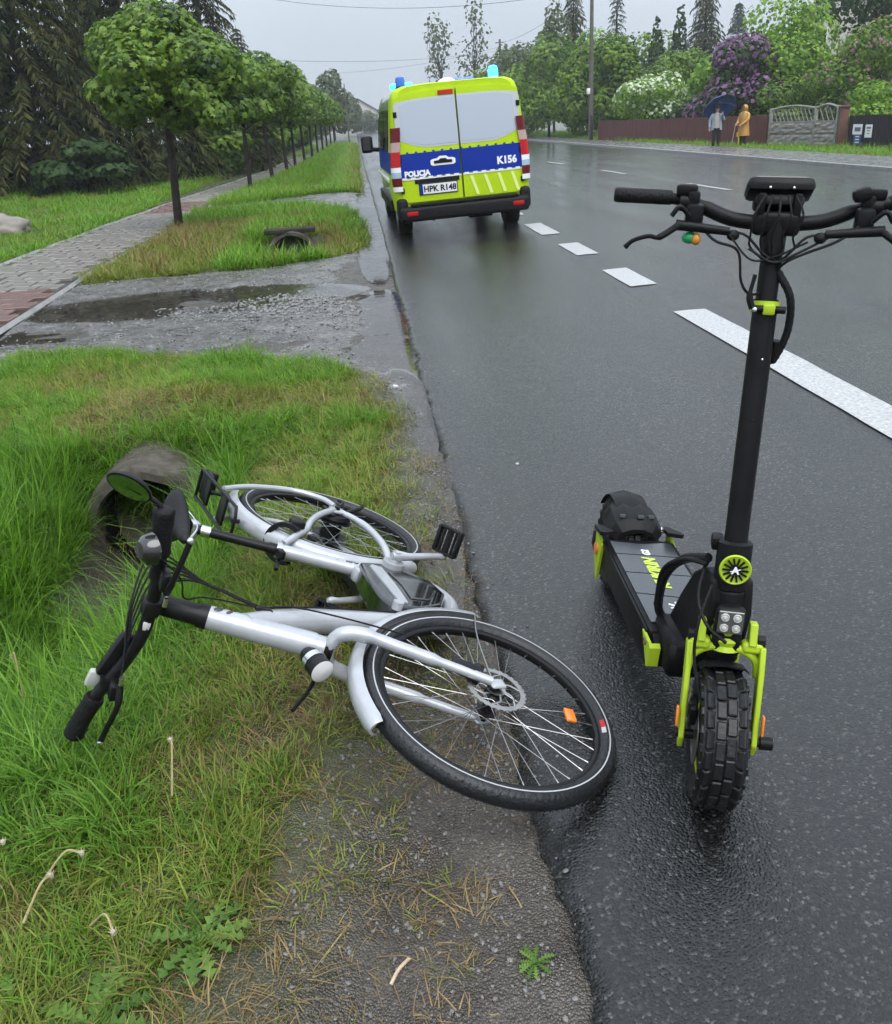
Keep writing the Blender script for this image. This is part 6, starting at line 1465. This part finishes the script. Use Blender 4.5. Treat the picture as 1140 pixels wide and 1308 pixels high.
bgtree('shrub', (24.2, 37.5, g), 4.6, 2.2, 118, M_gl, 'light green shrub behind the dark fence', 1600, .22, .0, cat='shrub')
bgtree('shrub', (19.0, 62, g), 3.4, 3.6, 119, M_gm, 'low green shrub behind the wooden pole', 1500, .28, .0, cat='shrub')
bgtree('shrub', (26.5, 66, g), 5.5, 5.0, 120, M_gm, 'broad green shrub under the column cypresses', 2000, .34, .0, cat='shrub')
bgtree('shrub', (29.5, 60, g), 5.0, 4.6, 121, M_gl, 'light shrub below the house gable', 2000, .3, .0, cat='shrub')
def thuja(seed, h, w):
    bl = [(0, 0, h*(.1+.8*i/7), w*.5*(1-(i/8)**2.2)+.1, w*.5*(1-(i/8)**2.2)+.1, h*.13) for i in range(8)]
    return leafy_tree(seed, bl, 1500, .24, M_gd, h*.3, .08, shell=.15, limbs=3, leaf_up=.0)
th_ = thuja(201, 7.5, 1.5)
for (x, y, s_, rz, lb) in [(21.7, 75, .92, 0, 'shortest dark column cypress behind the shrubs'), (23.6, 75, 1.07, 2, 'middle dark column cypress behind the shrubs'), (25.4, 75, 1.16, 4, 'tallest dark column cypress beside the spruce')]:
    plant_tree('column_cypress', th_, (x, y, g), rz, (s_, s_, s_), lb, group='column cypresses in the garden')
sprC = spruce(8, 12.5, 2.5, M_spr, 34, 1.0, base=2.0, droop=.5, size=.42); sprD = spruce(9, 12, 2.8, M_spr2, 34, 1.2, base=.6, droop=.4, size=.45); lar = spruce(13, 12.5, 1.5, M_spr, 26, .6, base=3, droop=.3, size=.40)
for (x, y, m_, s_, lb, nm) in [(21.0, 92, sprC, 1.05, 'dark spruce rising behind the wooden pole', 'spruce_tree'), (24.0, 88, lar, .98, 'sparse dark larch behind the hedge', 'larch_tree'), (31.0, 85, sprC, 1.02, 'dark ragged spruce beside the cypresses', 'spruce_tree'), (45.9, 115, sprD, 1.06, 'hazy blue-green spruce beside the house', 'spruce_tree')]:
    plant_tree(nm, m_, (x, y, g), x, s_, lb, group='conifers across the road')
# left background shrubs and end-of-road trees
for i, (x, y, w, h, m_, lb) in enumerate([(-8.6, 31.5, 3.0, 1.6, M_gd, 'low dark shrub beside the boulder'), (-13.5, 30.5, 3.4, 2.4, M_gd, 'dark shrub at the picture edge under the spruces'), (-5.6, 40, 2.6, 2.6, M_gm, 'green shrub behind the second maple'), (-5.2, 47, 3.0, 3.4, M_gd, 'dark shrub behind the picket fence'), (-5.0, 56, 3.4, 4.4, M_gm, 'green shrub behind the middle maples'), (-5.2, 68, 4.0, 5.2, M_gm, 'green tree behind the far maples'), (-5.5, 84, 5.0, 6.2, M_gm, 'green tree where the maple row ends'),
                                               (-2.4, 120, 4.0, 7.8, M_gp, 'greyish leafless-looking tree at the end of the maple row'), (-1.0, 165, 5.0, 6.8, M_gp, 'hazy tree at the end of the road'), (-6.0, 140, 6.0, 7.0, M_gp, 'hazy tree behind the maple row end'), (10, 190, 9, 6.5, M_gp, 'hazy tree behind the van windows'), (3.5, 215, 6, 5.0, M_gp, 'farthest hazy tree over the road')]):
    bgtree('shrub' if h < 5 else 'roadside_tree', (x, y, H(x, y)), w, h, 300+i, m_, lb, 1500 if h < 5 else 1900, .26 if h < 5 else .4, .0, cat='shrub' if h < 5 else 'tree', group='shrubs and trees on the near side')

# ------------------------------------------------------------------ fences, poles, cables, houses, people
M_redwood = pm('red_stained_wood', (.115, .028, .024), .55, var=(3, (.075, .02, .018)), bump=(20, .4), space='Generated')
M_darkwood = pm('dark_fence_board', (.016, .014, .018), .6, var=(3, (.026, .023, .026)), bump=(20, .4), spec=.3)
M_pole = pm('weathered_pole', (.085, .075, .065), .8, var=(4, (.13, .12, .105)), bump=(20, .6))
M_panel = pm('precast_concrete', (.30, .29, .26), .7, var=(5, (.17, .165, .15)), bump=(10, 1.0))
M_wire = pm('cable_black', (.03, .03, .033), .5)
# red board fence
F0, F1 = Vector((15.55, 61.0)), Vector((18.25, 41.6)); d_ = (F1-F0); n = 97; fz = -.27
fence = thing('board_fence', 'dark red upright-board garden fence behind the two people', 'fence', (F0.x, F0.y, fz), math.atan2(d_.y, d_.x)); Lf = d_.length
mb = MB(); mb.box((0, 0, .64), (.185, .022, 1.24), bev=.004, seg=1); o = mb.build('board', M_redwood); bd = o.data; bpy.data.objects.remove(o)
for k in range(n):
    o = link('board', bd, fence); o.location = (Lf*(k+.5)/n, random.uniform(-.006, .006), random.uniform(-.015, .015)); o.rotation_euler = (0, random.uniform(-.01, .01), 0)
for z in (.35, 1.0):
    mb = MB(); mb.box((Lf/2, .035, z), (Lf, .04, .08)); mb.build('rail', M_redwood, fence, smooth=0)
for k in range(9):
    mb = MB(); mb.box((Lf*k/8, .07, .62), (.09, .09, 1.24)); mb.build('post', M_redwood, fence, smooth=0)
# precast concrete fence
C0, C1 = Vector((18.3, 41.4)), Vector((19.25, 37.3)); d_ = C1-C0
cf = thing('concrete_fence', 'grey precast concrete fence with arched lattice top', 'fence', (C0.x, C0.y, -.3), math.atan2(d_.y, d_.x)); Lc = d_.length
posts = [0, Lc*.69, Lc]
for x in posts:
    mb = MB(); mb.box((x, 0, .78), (.13, .13, 1.56), bev=.015, taper=(.9, .9)); mb.build('post', M_panel, cf)
for i in range(2):
    a, b = posts[i]+.065, posts[i+1]-.065
    for j in range(2):
        mb = MB(); z0, z1 = .04+.46*j, .04+.46*j+.45; nx_, nz2 = int((b-a)/.09), 6; vs = []; fs = []
        for q in range(nz2+1):
            for p_ in range(nx_+1):
                x = a+(b-a)*p_/nx_; z = z0+(z1-z0)*q/nz2; e = 0 if q in (0, nz2) else .045*(.5+nz(x*1.2, z*4+j*3, 2.6, i*4)); vs.append((x, -.02-e, z))
        vs += [(a, .03, z0), (b, .03, z0), (b, .03, z1), (a, .03, z1)]; k0 = (nx_+1)*(nz2+1)
        for q in range(nz2):
            for p_ in range(nx_): u = q*(nx_+1)+p_; fs.append((u, u+1, u+nx_+2, u+nx_+1))
        fs += [(k0, k0+3, k0+2, k0+1)]; mb.add(vs, fs); mb.build('stone_face_panel', M_panel, cf, smooth=0)
    mb = MB(); arch = lambda x: 1.50+.12*math.sin(PI*(x-a)/(b-a))
    pts = [(x, 0, arch(x)) for x in np.linspace(a, b, 14)]; mb.tube(pts, .045, n=6); mb.build('arched_rail', M_panel, cf)
    mb = MB(); mb.box(((a+b)/2, 0, .985), (b-a, .06, .07)); mb.build('lattice_sill', M_panel, cf, smooth=0)
    m = max(3, int((b-a)/.24))
    for k in range(m):
        for s_ in (-1, 1):
            x0_ = a+(b-a)*(k+.5)/m; x1_ = x0_+s_*.3
            if a < x1_ < b:
                mb = MB(); mb.tube([(x0_, 0, 1.0), (x1_, 0, min(1.5, arch(x1_)))], .025, n=4); mb.build('lattice_bar', M_panel, cf, smooth=0)
# brick pillar and dark board fence with two notices
M_brick = pm('brown_brick', (.15, .065, .045), .7, var=(8, (.10, .045, .035)), bump=(20, .5))
pil = thing('brick_pillar', 'brown brick gate pillar between the concrete and dark fences', 'pillar', (19.35, 37.0, -.32), -.4)
mb = MB(); mb.box((0, 0, .75), (.34, .34, 1.5), bev=.01); mb.build('shaft', M_brick, pil); mb = MB(); mb.box((0, 0, 1.53), (.44, .44, .07), bev=.01); mb.build('cap_stone', M_brick, pil)
D0, D1 = Vector((19.45, 36.75)), Vector((20.4, 30.4)); d_ = D1-D0
df = thing('dark_fence', 'dark board fence carrying two paper notices', 'fence', (D0.x, D0.y, -.33), math.atan2(d_.y, d_.x)); Ld = d_.length; nb = 38
mb = MB(); mb.box((0, 0, .60), (.155, .022, 1.2), bev=.004, seg=1); o = mb.build('board', M_darkwood); bd2 = o.data; bpy.data.objects.remove(o)
for k in range(nb):
    o = link('board', bd2, df); o.location = (Ld*(k+.5)/nb, random.uniform(-.005, .005), random.uniform(-.01, .01))
for z in (.3, 1.0): mb = MB(); mb.box((Ld/2, .035, z), (Ld, .04, .08)); mb.build('rail', M_darkwood, df, smooth=0)
def notice(u, z, w, h, label, two):
    p = D0+d_.normalized()*u; ro = math.atan2(d_.y, d_.x)
    t = thing('notice_board', label, 'notice', (p.x, p.y, z), ro, 'notices on the dark fence'); t.location += Vector((-d_.normalized().y*-1, d_.normalized().x*-1, 0))*.0+Vector((-.045, -.008, 0))
    M_bl = pm('notice_blue', (.03, .07, .19), .5); M_ink = pm('notice_ink', (.12, .13, .16), .6)
    if two:
        mb = MB(); mb.box((0, 0, h*.25), (w, .012, h*.5), bev=.003, seg=1); mb.build('white_panel', M_white, t)
        mb = MB(); mb.box((w*.08, 0, -h*.25), (w*.84, .012, h*.5), bev=.003, seg=1); mb.build('blue_panel', M_bl, t)
        mb = MB(); mb.box((w*.03, -.008, h*.25), (w*.62, .003, h*.20)); mb.build('printed_block', M_ink, t, smooth=0)
        for k in range(3): mb = MB(); mb.box((w*.08, -.008, -h*(.1+.14*k)), (w*.42, .003, h*.05)); mb.build('printed_line', M_white, t, smooth=0)
    else:
        mb = MB(); mb.box((0, 0, 0), (w, .012, h), bev=.003, seg=1); mb.build('paper', M_white, t)
        for k in range(3): mb = MB(); mb.box((0, -.008, h*(.25-.22*k)), (w*(.6-.12*k), .003, h*(.14 if k == 0 else .06))); mb.build('printed_line', M_ink, t, smooth=0)
notice(.62, .18, .56, .74, 'white and blue notice on the dark fence beside the brick pillar', True)
notice(1.28, .30, .40, .46, 'plain white notice on the dark fence, away from the brick pillar', False)
# yellow marker post
mk = thing('marker_post', 'small yellow marker post in the grass before the red fence', 'post', (17.4, 42.6, -.28))
mb = MB(); mb.box((0, 0, .22), (.09, .06, .44), bev=.01); mb.build('shaft', pm('yellow_post', (.50, .38, .02), .5), mk); mb = MB(); mb.box((0, -.0, .52), (.26, .03, .2), bev=.012); mb.build('plate', bpy.data.materials['yellow_post'], mk)
# garden picket fence on the near side
PF0, PF1 = Vector((-14, 36.0)), Vector((-5.0, 46.0)); d_ = PF1-PF0; Lp = d_.length
pf = thing('picket_fence', 'dark weathered picket fence under the spruces', 'fence', (PF0.x, PF0.y, H(PF0.x, PF0.y)), math.atan2(d_.y, d_.x)); M_pick = pm('grey_dark_picket', (.035, .033, .03), .7, var=(4, (.055, .052, .048)))
mb = MB(); mb.box((0, 0, .55), (.07, .02, 1.1), bev=.004, seg=1); o = mb.build('picket', M_pick); pk = o.data; bpy.data.objects.remove(o)
for k in range(90): o = link('picket', pk, pf); o.location = (Lp*(k+.5)/90, 0, random.uniform(-.02, .02)); o.rotation_euler = (0, random.uniform(-.02, .02), 0)
for z in (.3, .9): mb = MB(); mb.box((Lp/2, .03, z), (Lp, .03, .06)); mb.build('rail', M_pick, pf, smooth=0)
PG0, PG1 = Vector((-5.0, 46.4)), Vector((-4.6, 88)); d_ = PG1-PG0; Lp = d_.length
pf = thing('picket_fence', 'long brownish picket fence behind the maple row', 'fence', (PG0.x, PG0.y, 0), math.atan2(d_.y, d_.x)); M_pick2 = pm('brown_picket', (.075, .042, .035), .7, var=(4, (.05, .03, .026)))
mb = MB(); mb.box((0, 0, .55), (.16, .02, 1.1), bev=.004, seg=1); o = mb.build('picket', M_pick2); pk = o.data; bpy.data.objects.remove(o)
for k in range(150): o = link('picket', pk, pf); o.location = (Lp*(k+.5)/150, 0, random.uniform(-.02, .02))
for z in (.3, .9): mb = MB(); mb.box((Lp/2, .03, z), (Lp, .03, .06)); mb.build('rail', M_pick2, pf, smooth=0)
ps = thing('fence_post', 'pale leaning concrete post before the dark picket fence', 'post', (-9.0, 37.2, H(-9, 37.2))); mb = MB(); mb.box((0, 0, .45), (.16, .13, .95), bev=.02, taper=(.85, .85)); o = mb.build('shaft', M_panel, ps); mb = MB(); mb.box((0, 0, .94), (.18, .15, .05), bev=.01); mb.build('cap', M_panel, ps); ps.rotation_euler = (0, -.06, .3)
# utility poles
def pole(loc, h, r, label, arms=True, lean=0.0):
    t = thing('utility_pole', label, 'pole', loc, 0, 'utility poles along the road'); t.rotation_euler = (0, lean, 0)
    mb = MB(); mb.tube([(0, 0, -.2), (0, 0, h*.5), (0, 0, h)], [r*1.15, r, r*.75], n=12); mb.build('shaft', M_pole, t)
    if arms:
        mb = MB(); mb.box((0, 0, h-.35), (1.1, .09, .1)); mb.build('crossarm', M_pole, t, smooth=0)
        for x in (-.45, 0, .45): mb = MB(); mb.lathe([(0, 0), (.04, .01), (.03, .05), (.045, .08), (.02, .13), (0, .13)], (x, 0, h-.3 if x else h), n=10); mb.build('insulator', M_clear, t)
    return t
p1 = pole((15.17, 61.4, -.3), 8.8, .14, 'tall wooden utility pole at the end of the red fence')
mb = MB(); mb.box((-.2, -.1, 3.05), (.2, .2, .34), bev=.03); mb.build('meter_box', M_white, p1)
mb = MB(); mb.box((0, -.17, .9), (.16, .02, 1.5), bev=.004); mb.build('base_guard', M_darkwood, p1)
pole((18.4, 120, -.2), 10.3, .17, 'distant utility pole beside the lit police beacon')
pole((-14.5, 79, 0), 13.2, .16, 'utility pole among the trees behind the maple row')
pole((-.55, 92, 0), 5.2, .06, 'slim distant lamp post at the end of the maple row', arms=False)
def cable(a, b, sag, label):
    a, b = Vector(a), Vector(b); pts = [a.lerp(b, t)-Vector((0, 0, sag*4*t*(1-t))) for t in np.linspace(0, 1, 25)]
    mb = MB(); mb.tube([p-a for p in pts], .014, n=6); o = mb.build('overhead_cable', M_wire); o.location = a; return tag(o, label, 'cable', 'overhead cables across the road')
cable((-14.5, 79, 13.1), (15.15, 61.4, 8.4), 1.7, 'highest overhead cable crossing the sky')
cable((-14.5, 79, 7.6), (18.4, 120, 8.9), .9, 'middle overhead cable above the van roof')
cable((-3.5, 118, 7.4), (18.4, 120, 9.3), .6, 'thin distant overhead cable nearest the horizon')
cable((15.15, 61.4, 8.3), (37.5, 66, 10.5), .8, 'overhead cable over the garden trees')
cable((18.4, 120, 9.7), (15.15, 61.4, 8.42), .5, 'overhead cable between the two poles')
# houses
M_plaster = pm('cream_plaster', (.55, .53, .48), .8, var=(3, (.48, .46, .42)))
M_rooft = pm('brown_roof_tiles', (.075, .035, .028), .6, var=(8, (.055, .028, .024)), bump=(18, .8))
M_roofg = pm('grey_sheet_roof', (.34, .37, .40), .4, var=(3, (.28, .30, .33)))
def house(loc, w, l, hw, hr, rz, label, mr, wins=True, chim=True):
    t = thing('house', label, 'house', loc, rz, 'houses beyond the gardens')
    mb = MB(); mb.box((0, l/2, hw/2), (w, l, hw)); mb.prism([(-w/2, hw-.002), (w/2, hw-.002), (0, hw+hr)], lambda x, z, d: (x, d, z), 0, l); mb.build('wall', M_plaster, t, smooth=0)
    for s_ in (-1, 1):
        mb = MB(); a = Vector((0, 0, hw+hr+.12)); b = Vector((s_*(w/2+.45), 0, hw+.12-.45*hr/(w/2)))
        vs = [(a.x, -.5, a.z), (b.x, -.5, b.z), (b.x, l+.5, b.z), (a.x, l+.5, a.z)]; vs += [(x, y, z-.14) for x, y, z in vs]
        mb.add(vs, [(0, 1, 2, 3), (7, 6, 5, 4), (0, 4, 5, 1), (1, 5, 6, 2), (2, 6, 7, 3), (3, 7, 4, 0)]); rf_ = mb.build('roof', mr, t, smooth=0)
        if s_ < 0 and chim: mb = MB(); mb.box((-w*.2, l*.3, hw+hr), (.6, .6, 1.3), bev=.03); mb.build('chimney', M_brick, rf_)
    if wins:
        for (x, z) in [(-w*.25, hw*.35), (w*.25, hw*.35), (-w*.25, hw*.8), (w*.25, hw*.8), (0, hw+hr*.35)]:
            mb = MB(); mb.box((x, -.02, z), (1.0, .08, 1.15)); f_ = mb.build('window', M_white, t, smooth=0); mb = MB(); mb.box((x, -.05, z), (.84, .05, .98)); mb.build('pane', M_glass, f_, smooth=0)
    return t
house((38.9, 76, -.3), 6.6, 9, 7.9, 2.4, -.44, 'cream gabled house with brown roof in the upper corner', M_rooft)
house((35.2, 88, -.3), 5.5, 8, 4.2, 3.2, .35, 'pale house with grey sheet roof behind the lilac', M_roofg, chim=False)
house((1.5, 260, 0), 12, 10, 4.5, 3.5, .2, 'distant cream house closing the end of the road', M_rooft)
house((-12, 230, 0), 11, 10, 4.0, 3.6, -.3, 'distant brown-roofed house behind the maple row', M_rooft)
# garden gnome of the pole base left out; people
M_skin = pm('skin', (.42, .25, .18), .5)
M_hair = pm('dark_hair', (.03, .022, .018), .6)
M_jeans = pm('black_trousers', (.010, .010, .012), .7)
M_bootm = pm('dark_boots', (.012, .011, .011), .5)
def person(label, loc, rz, joints, radii, edges, sc_):
    t = thing('person', label, 'person', loc, rz); t.scale = (sc_,)*3
    me_ = bpy.data.meshes.new('body'); me_.from_pydata(joints, edges, []); me_.materials.append(M_skin); o = link('body', me_, t)
    sk = o.modifiers.new('skin', 'SKIN'); sk.use_smooth_shade = True
    for i, v in enumerate(me_.skin_vertices[0].data if me_.skin_vertices else []): v.radius = (radii[i], radii[i]); v.use_root = (i == 0)
    o.modifiers.new('subsurf', 'SUBSURF').levels = 2; o.modifiers['subsurf'].render_levels = 2
    return t
def figure(label, loc, rz, armL, armR, sc_=1.0):
    """facing -y; armL / armR: elbow, wrist, hand direction"""
    J = [(0, 0, .93), (0, .01, 1.12), (0, .015, 1.30), (0, .01, 1.43), (0, -.005, 1.50), (0, -.015, 1.57), (0, -.02, 1.64), (0, -.01, 1.70)]; Rr = [.13, .115, .13, .07, .052, .075, .088, .06]
    E = [(0, 1), (1, 2), (2, 3), (3, 4), (4, 5), (5, 6), (6, 7)]
    def add(p, r, par): J.append(tuple(p)); Rr.append(r); E.append((par, len(J)-1)); return len(J)-1
    for s_ in (-1, 1):
        h_ = add((s_*.095, 0, .86), .088, 0); k_ = add((s_*.105, -.015, .48), .055, h_); a_ = add((s_*.11, .01, .10), .038, k_); f_ = add((s_*.115, -.03, .045), .04, a_); add((s_*.125, -.15, .035), .032, f_)
        sh = add((s_*.175, .01, 1.38), .058, 2); el, wr, hd = armL if s_ > 0 else armR
        e_ = add(el, .042, sh); w_ = add(wr, .028, e_); hd = Vector(hd).normalized(); pal = add(Vector(wr)+hd*.06, .030, w_)
        sdv = hd.cross(Vector((0, 1, 0))); sdv = sdv.normalized() if sdv.length > .1 else Vector((1, 0, 0))
        for q, l_ in zip((-.027, -.009, .009, .027), (.055, .068, .065, .05)):
            m1 = add(Vector(wr)+hd*.095+sdv*q, .0095, pal); add(Vector(wr)+hd*(.095+l_)+sdv*q+Vector((0, -.02, -.01)), .008, m1)
        th = add(Vector(wr)+hd*.05-sdv*.035, .011, pal); add(Vector(wr)+hd*.09-sdv*.05, .009, th)
    t = person(label, loc, rz, J, Rr, E, sc_)
    mb = MB(); mb.ball((0, -.105, 1.62), (.014, .02, .02), n=8, k=6); mb.build('nose', M_skin, t)
    for s_ in (-1, 1):
        mb = MB(); mb.ball((s_*.034, -.093, 1.645), .012, n=8, k=6); mb.build('eye', M_jeans, t); mb = MB(); mb.ball((s_*.088, -.01, 1.63), (.012, .022, .032), n=8, k=6); mb.build('ear', M_skin, t)
    mb = MB(); mb.ball((0, -.092, 1.575), (.028, .01, .007), n=8, k=5); mb.build('mouth', pm('lips', (.35, .12, .10), .5), t)
    for s_ in (-1, 1):
        mb = MB(); mb.loft([[Vector((s_*.118+.048*math.cos(a), -.055+.13*math.sin(a)*(1 if z < .05 else .55)+(.045 if z > .05 else 0), z)) for a in np.linspace(0, 2*PI, 13)[:-1]] for z in (.0, .03, .07, .14)]); mb.build('boot', M_bootm, t, smooth=60)
        mb = MB(); mb.tube([(s_*.095, 0, .92), (s_*.105, -.012, .5), (s_*.11, .01, .09)], [.105, .08, .062], n=12); mb.build('trouser_leg', M_jeans, t, smooth=60)
    return t
def ring(c, rx, ry, n=16): return [Vector((c[0]+rx*math.cos(a), c[1]+ry*math.sin(a), c[2])) for a in np.linspace(0, 2*PI, n+1)[:-1]]
# person with umbrella
M_jack = pm('pale_blue_jacket', (.30, .38, .46), .6, var=(8, (.22, .29, .37)))
M_top = pm('beige_jumper', (.42, .38, .35), .8, var=(10, (.34, .31, .29)))
PX, PY, PZ_ = 15.85, 41.4, -.115
pA = figure('person in pale blue jacket and black trousers under the blue umbrella', (PX, PY, PZ_-.10), -.25, ((.30, -.06, 1.18), (.20, -.20, 1.36), (0, -.1, 1)), ((-.30, .02, 1.12), (-.30, -.05, .88), (0, -.1, -1)), .98)
mb = MB(); mb.loft([ring((0, 0, .84), .20, .14), ring((0, 0, .95), .19, .14), ring((0, 0, 1.15), .18, .135), ring((0, .005, 1.33), .20, .125), ring((0, .01, 1.43), .12, .09), ring((0, .01, 1.47), .07, .065)]); mb.build('jumper', M_top, pA, smooth=70)
mb = MB()
for (el, wr, s_) in (((.30, -.06, 1.18), (.21, -.185, 1.34), 1), ((-.30, .02, 1.12), (-.30, -.045, .90), -1)): mb.tube(spl([(s_*.15, .01, 1.40), (s_*.23, 0, 1.33), el, wr], 4), [.07]*4+[.062]*5+[.05]*4, n=12)
for s_ in (-1, 1):
    vs = []; rows = [(.76, .25), (1.0, .225), (1.2, .215), (1.36, .22), (1.44, .13)]
    for z, rx_ in rows:
        for a in np.linspace(.1, 2.55, 9): vs.append((s_*rx_*math.sin(a), .165*math.cos(a)*(1 if z < 1.4 else .7), z))
    mb.add(vs, [(i*9+j, i*9+j+1, i*9+9+j+1, i*9+9+j) for i in range(4) for j in range(8)])
jk = mb.build('jacket', M_jack, pA, smooth=70)
mb = MB(); mb.ball((0, .005, 1.665), (.102, .108, .10), n=14, k=8); mb.loft([ring((0, .045, 1.50), .085, .06), ring((0, .045, 1.60), .105, .075), ring((0, .03, 1.68), .10, .085)]); mb.build('hair', M_hair, pA, smooth=70)
# umbrella held over the shoulder
M_umb = pm('blue_umbrella_cloth', (.008, .06, .26), .45, var=(3, (.006, .045, .20)), coat=.3)
hd = Vector((PX, PY, PZ_-.10))+Matrix.Rotation(-.25, 3, 'Z') @ Vector((.20, -.20, 1.42))*.98
um = thing('umbrella', 'open blue umbrella tilted behind the head of the person in pale jacket', 'umbrella', hd); ua = Vector((.12, .80, .62)).normalized()
ua = Vector((-.05, .62, .66)).normalized(); tip = ua*.62; Ru = frame_to(ua); mb = MB(); NR = 8
vs = [tip]; fs = []
for k in range(1, 7):
    for j in range(NR*2):
        a = 2*PI*j/(NR*2); q = k/6; rr = .72*math.sin(q*1.25)/math.sin(1.25)*(1 if j % 2 == 0 else 1-.07*q); z = -.26*(1-math.cos(q*1.25))/(1-math.cos(1.25)); vs.append(tip+Ru @ Vector((rr*math.cos(a), rr*math.sin(a), z)))
m = NR*2
for j in range(m): fs.append((0, 1+j, 1+(j+1) % m))
for k in range(5):
    for j in range(m): fs.append((1+k*m+j, 1+(k+1)*m+j, 1+(k+1)*m+(j+1) % m, 1+k*m+(j+1) % m))
mb.add(vs, fs); mb.build('canopy', M_umb, um, smooth=70)
mb = MB(); mb.tube([-ua*.06, tip+ua*.06], .008, n=8); mb.build('shaft', M_chrome, um); mb = MB(); mb.tube([-ua*.14, -ua*.02], .016, n=10); mb.build('handle', M_blk, um)
for j in range(NR):
    a = 2*PI*j/NR; mb = MB(); mb.tube([tip+Ru @ Vector((.72*math.sin(q*1.25)/math.sin(1.25)*math.cos(a), .72*math.sin(q*1.25)/math.sin(1.25)*math.sin(a), -.26*(1-math.cos(q*1.25))/(1-math.cos(1.25))-.008)) for q in np.linspace(0, 1, 6)], .004, n=5); mb.build('rib', M_chrome, um)
# person in raincoat with stick, turned towards the other
M_rain = pm('ochre_raincoat', (.50, .27, .055), .5, var=(6, (.42, .21, .04)), bump=(12, .5), coat=.3)
QX, QY = 17.0, 41.2
pB = figure('person in hooded ochre raincoat leaning on a walking stick', (QX, QY, -.27), -1.15, ((.26, -.08, 1.12), (.14, -.28, .96), (0, -1, -.2)), ((-.26, -.06, 1.12), (-.15, -.26, .96), (.2, -1, -.3)), 1.0)
mb = MB(); mb.loft([ring((0, .02, .50), .27, .24), ring((0, .015, .75), .25, .21), ring((0, .01, 1.0), .225, .185), ring((0, .01, 1.2), .225, .17), ring((0, .01, 1.36), .225, .15), ring((0, .01, 1.44), .14, .11), ring((0, .005, 1.50), .10, .095)]); mb.build('raincoat', M_rain, pB, smooth=70)
mb = MB()
for (el, wr, s_) in (((.26, -.08, 1.12), (.14, -.27, .97), 1), ((-.26, -.06, 1.12), (-.15, -.25, .97), -1)): mb.tube(spl([(s_*.16, .01, 1.40), (s_*.24, 0, 1.30), el, wr], 4), [.075]*4+[.068]*5+[.058]*4, n=12)
mb.build('sleeves', M_rain, pB, smooth=70)
mb = MB(); n = 14; vs = []; fs = []
for k, (y, rx_, rz_) in enumerate([(-.10, .10, .125), (-.04, .118, .14), (.04, .12, .14), (.10, .095, .12), (.135, .05, .07)]):
    for j in range(n): a = 2*PI*j/n; vs.append((rx_*math.cos(a), y, 1.615+rz_*math.sin(a)))
fs = [(k*n+j, k*n+(j+1) % n, (k+1)*n+(j+1) % n, (k+1)*n+j) for k in range(4) for j in range(n)]+[tuple(4*n+j for j in range(n))]
mb.add(vs, fs); mb.build('hood', M_rain, pB, smooth=70)
st_top = Vector((QX, QY, -.27))+Matrix.Rotation(-1.15, 3, 'Z') @ Vector((-.13, -.36, .98))
stick = thing('walking_stick', 'pale wooden walking stick held by the person in the raincoat', 'walking stick', (st_top.x-.16, st_top.y-.02, -.26)); v_ = st_top-stick.location
mb = MB(); mb.tube([(0, 0, 0), v_], [.012, .015], n=8); mb.build('shaft', pm('pale_wood', (.45, .33, .22), .5), stick); mb = MB(); mb.tube([v_+Vector((-.05, 0, .0)), v_+Vector((.06, 0, .012))], .015, n=8); mb.build('handle', bpy.data.materials['pale_wood'], stick); mb = MB(); mb.tube([(0, 0, -.005), v_*.03], .016, n=8); mb.build('ferrule', M_rubber, stick)

# ------------------------------------------------------------------ rain haze
M_haze = bpy.data.materials.new('rain_haze'); M_haze.use_nodes = True; N = M_haze.node_tree.nodes; N.remove(N['Principled BSDF'])
pv_ = N.new('ShaderNodeVolumePrincipled'); pv_.inputs['Color'].default_value = (.88, .92, .97, 1); pv_.inputs['Density'].default_value = .0007; pv_.inputs['Anisotropy'].default_value = .0
M_haze.node_tree.links.new(pv_.outputs[0], N['Material Output'].inputs['Volume'])
mb = MB(); mb.box((0, 184, 6.5), (520, 440, 17)); hz = mb.build('haze', M_haze, smooth=0); tag(hz, 'thin rain haze in the air', kind='stuff')
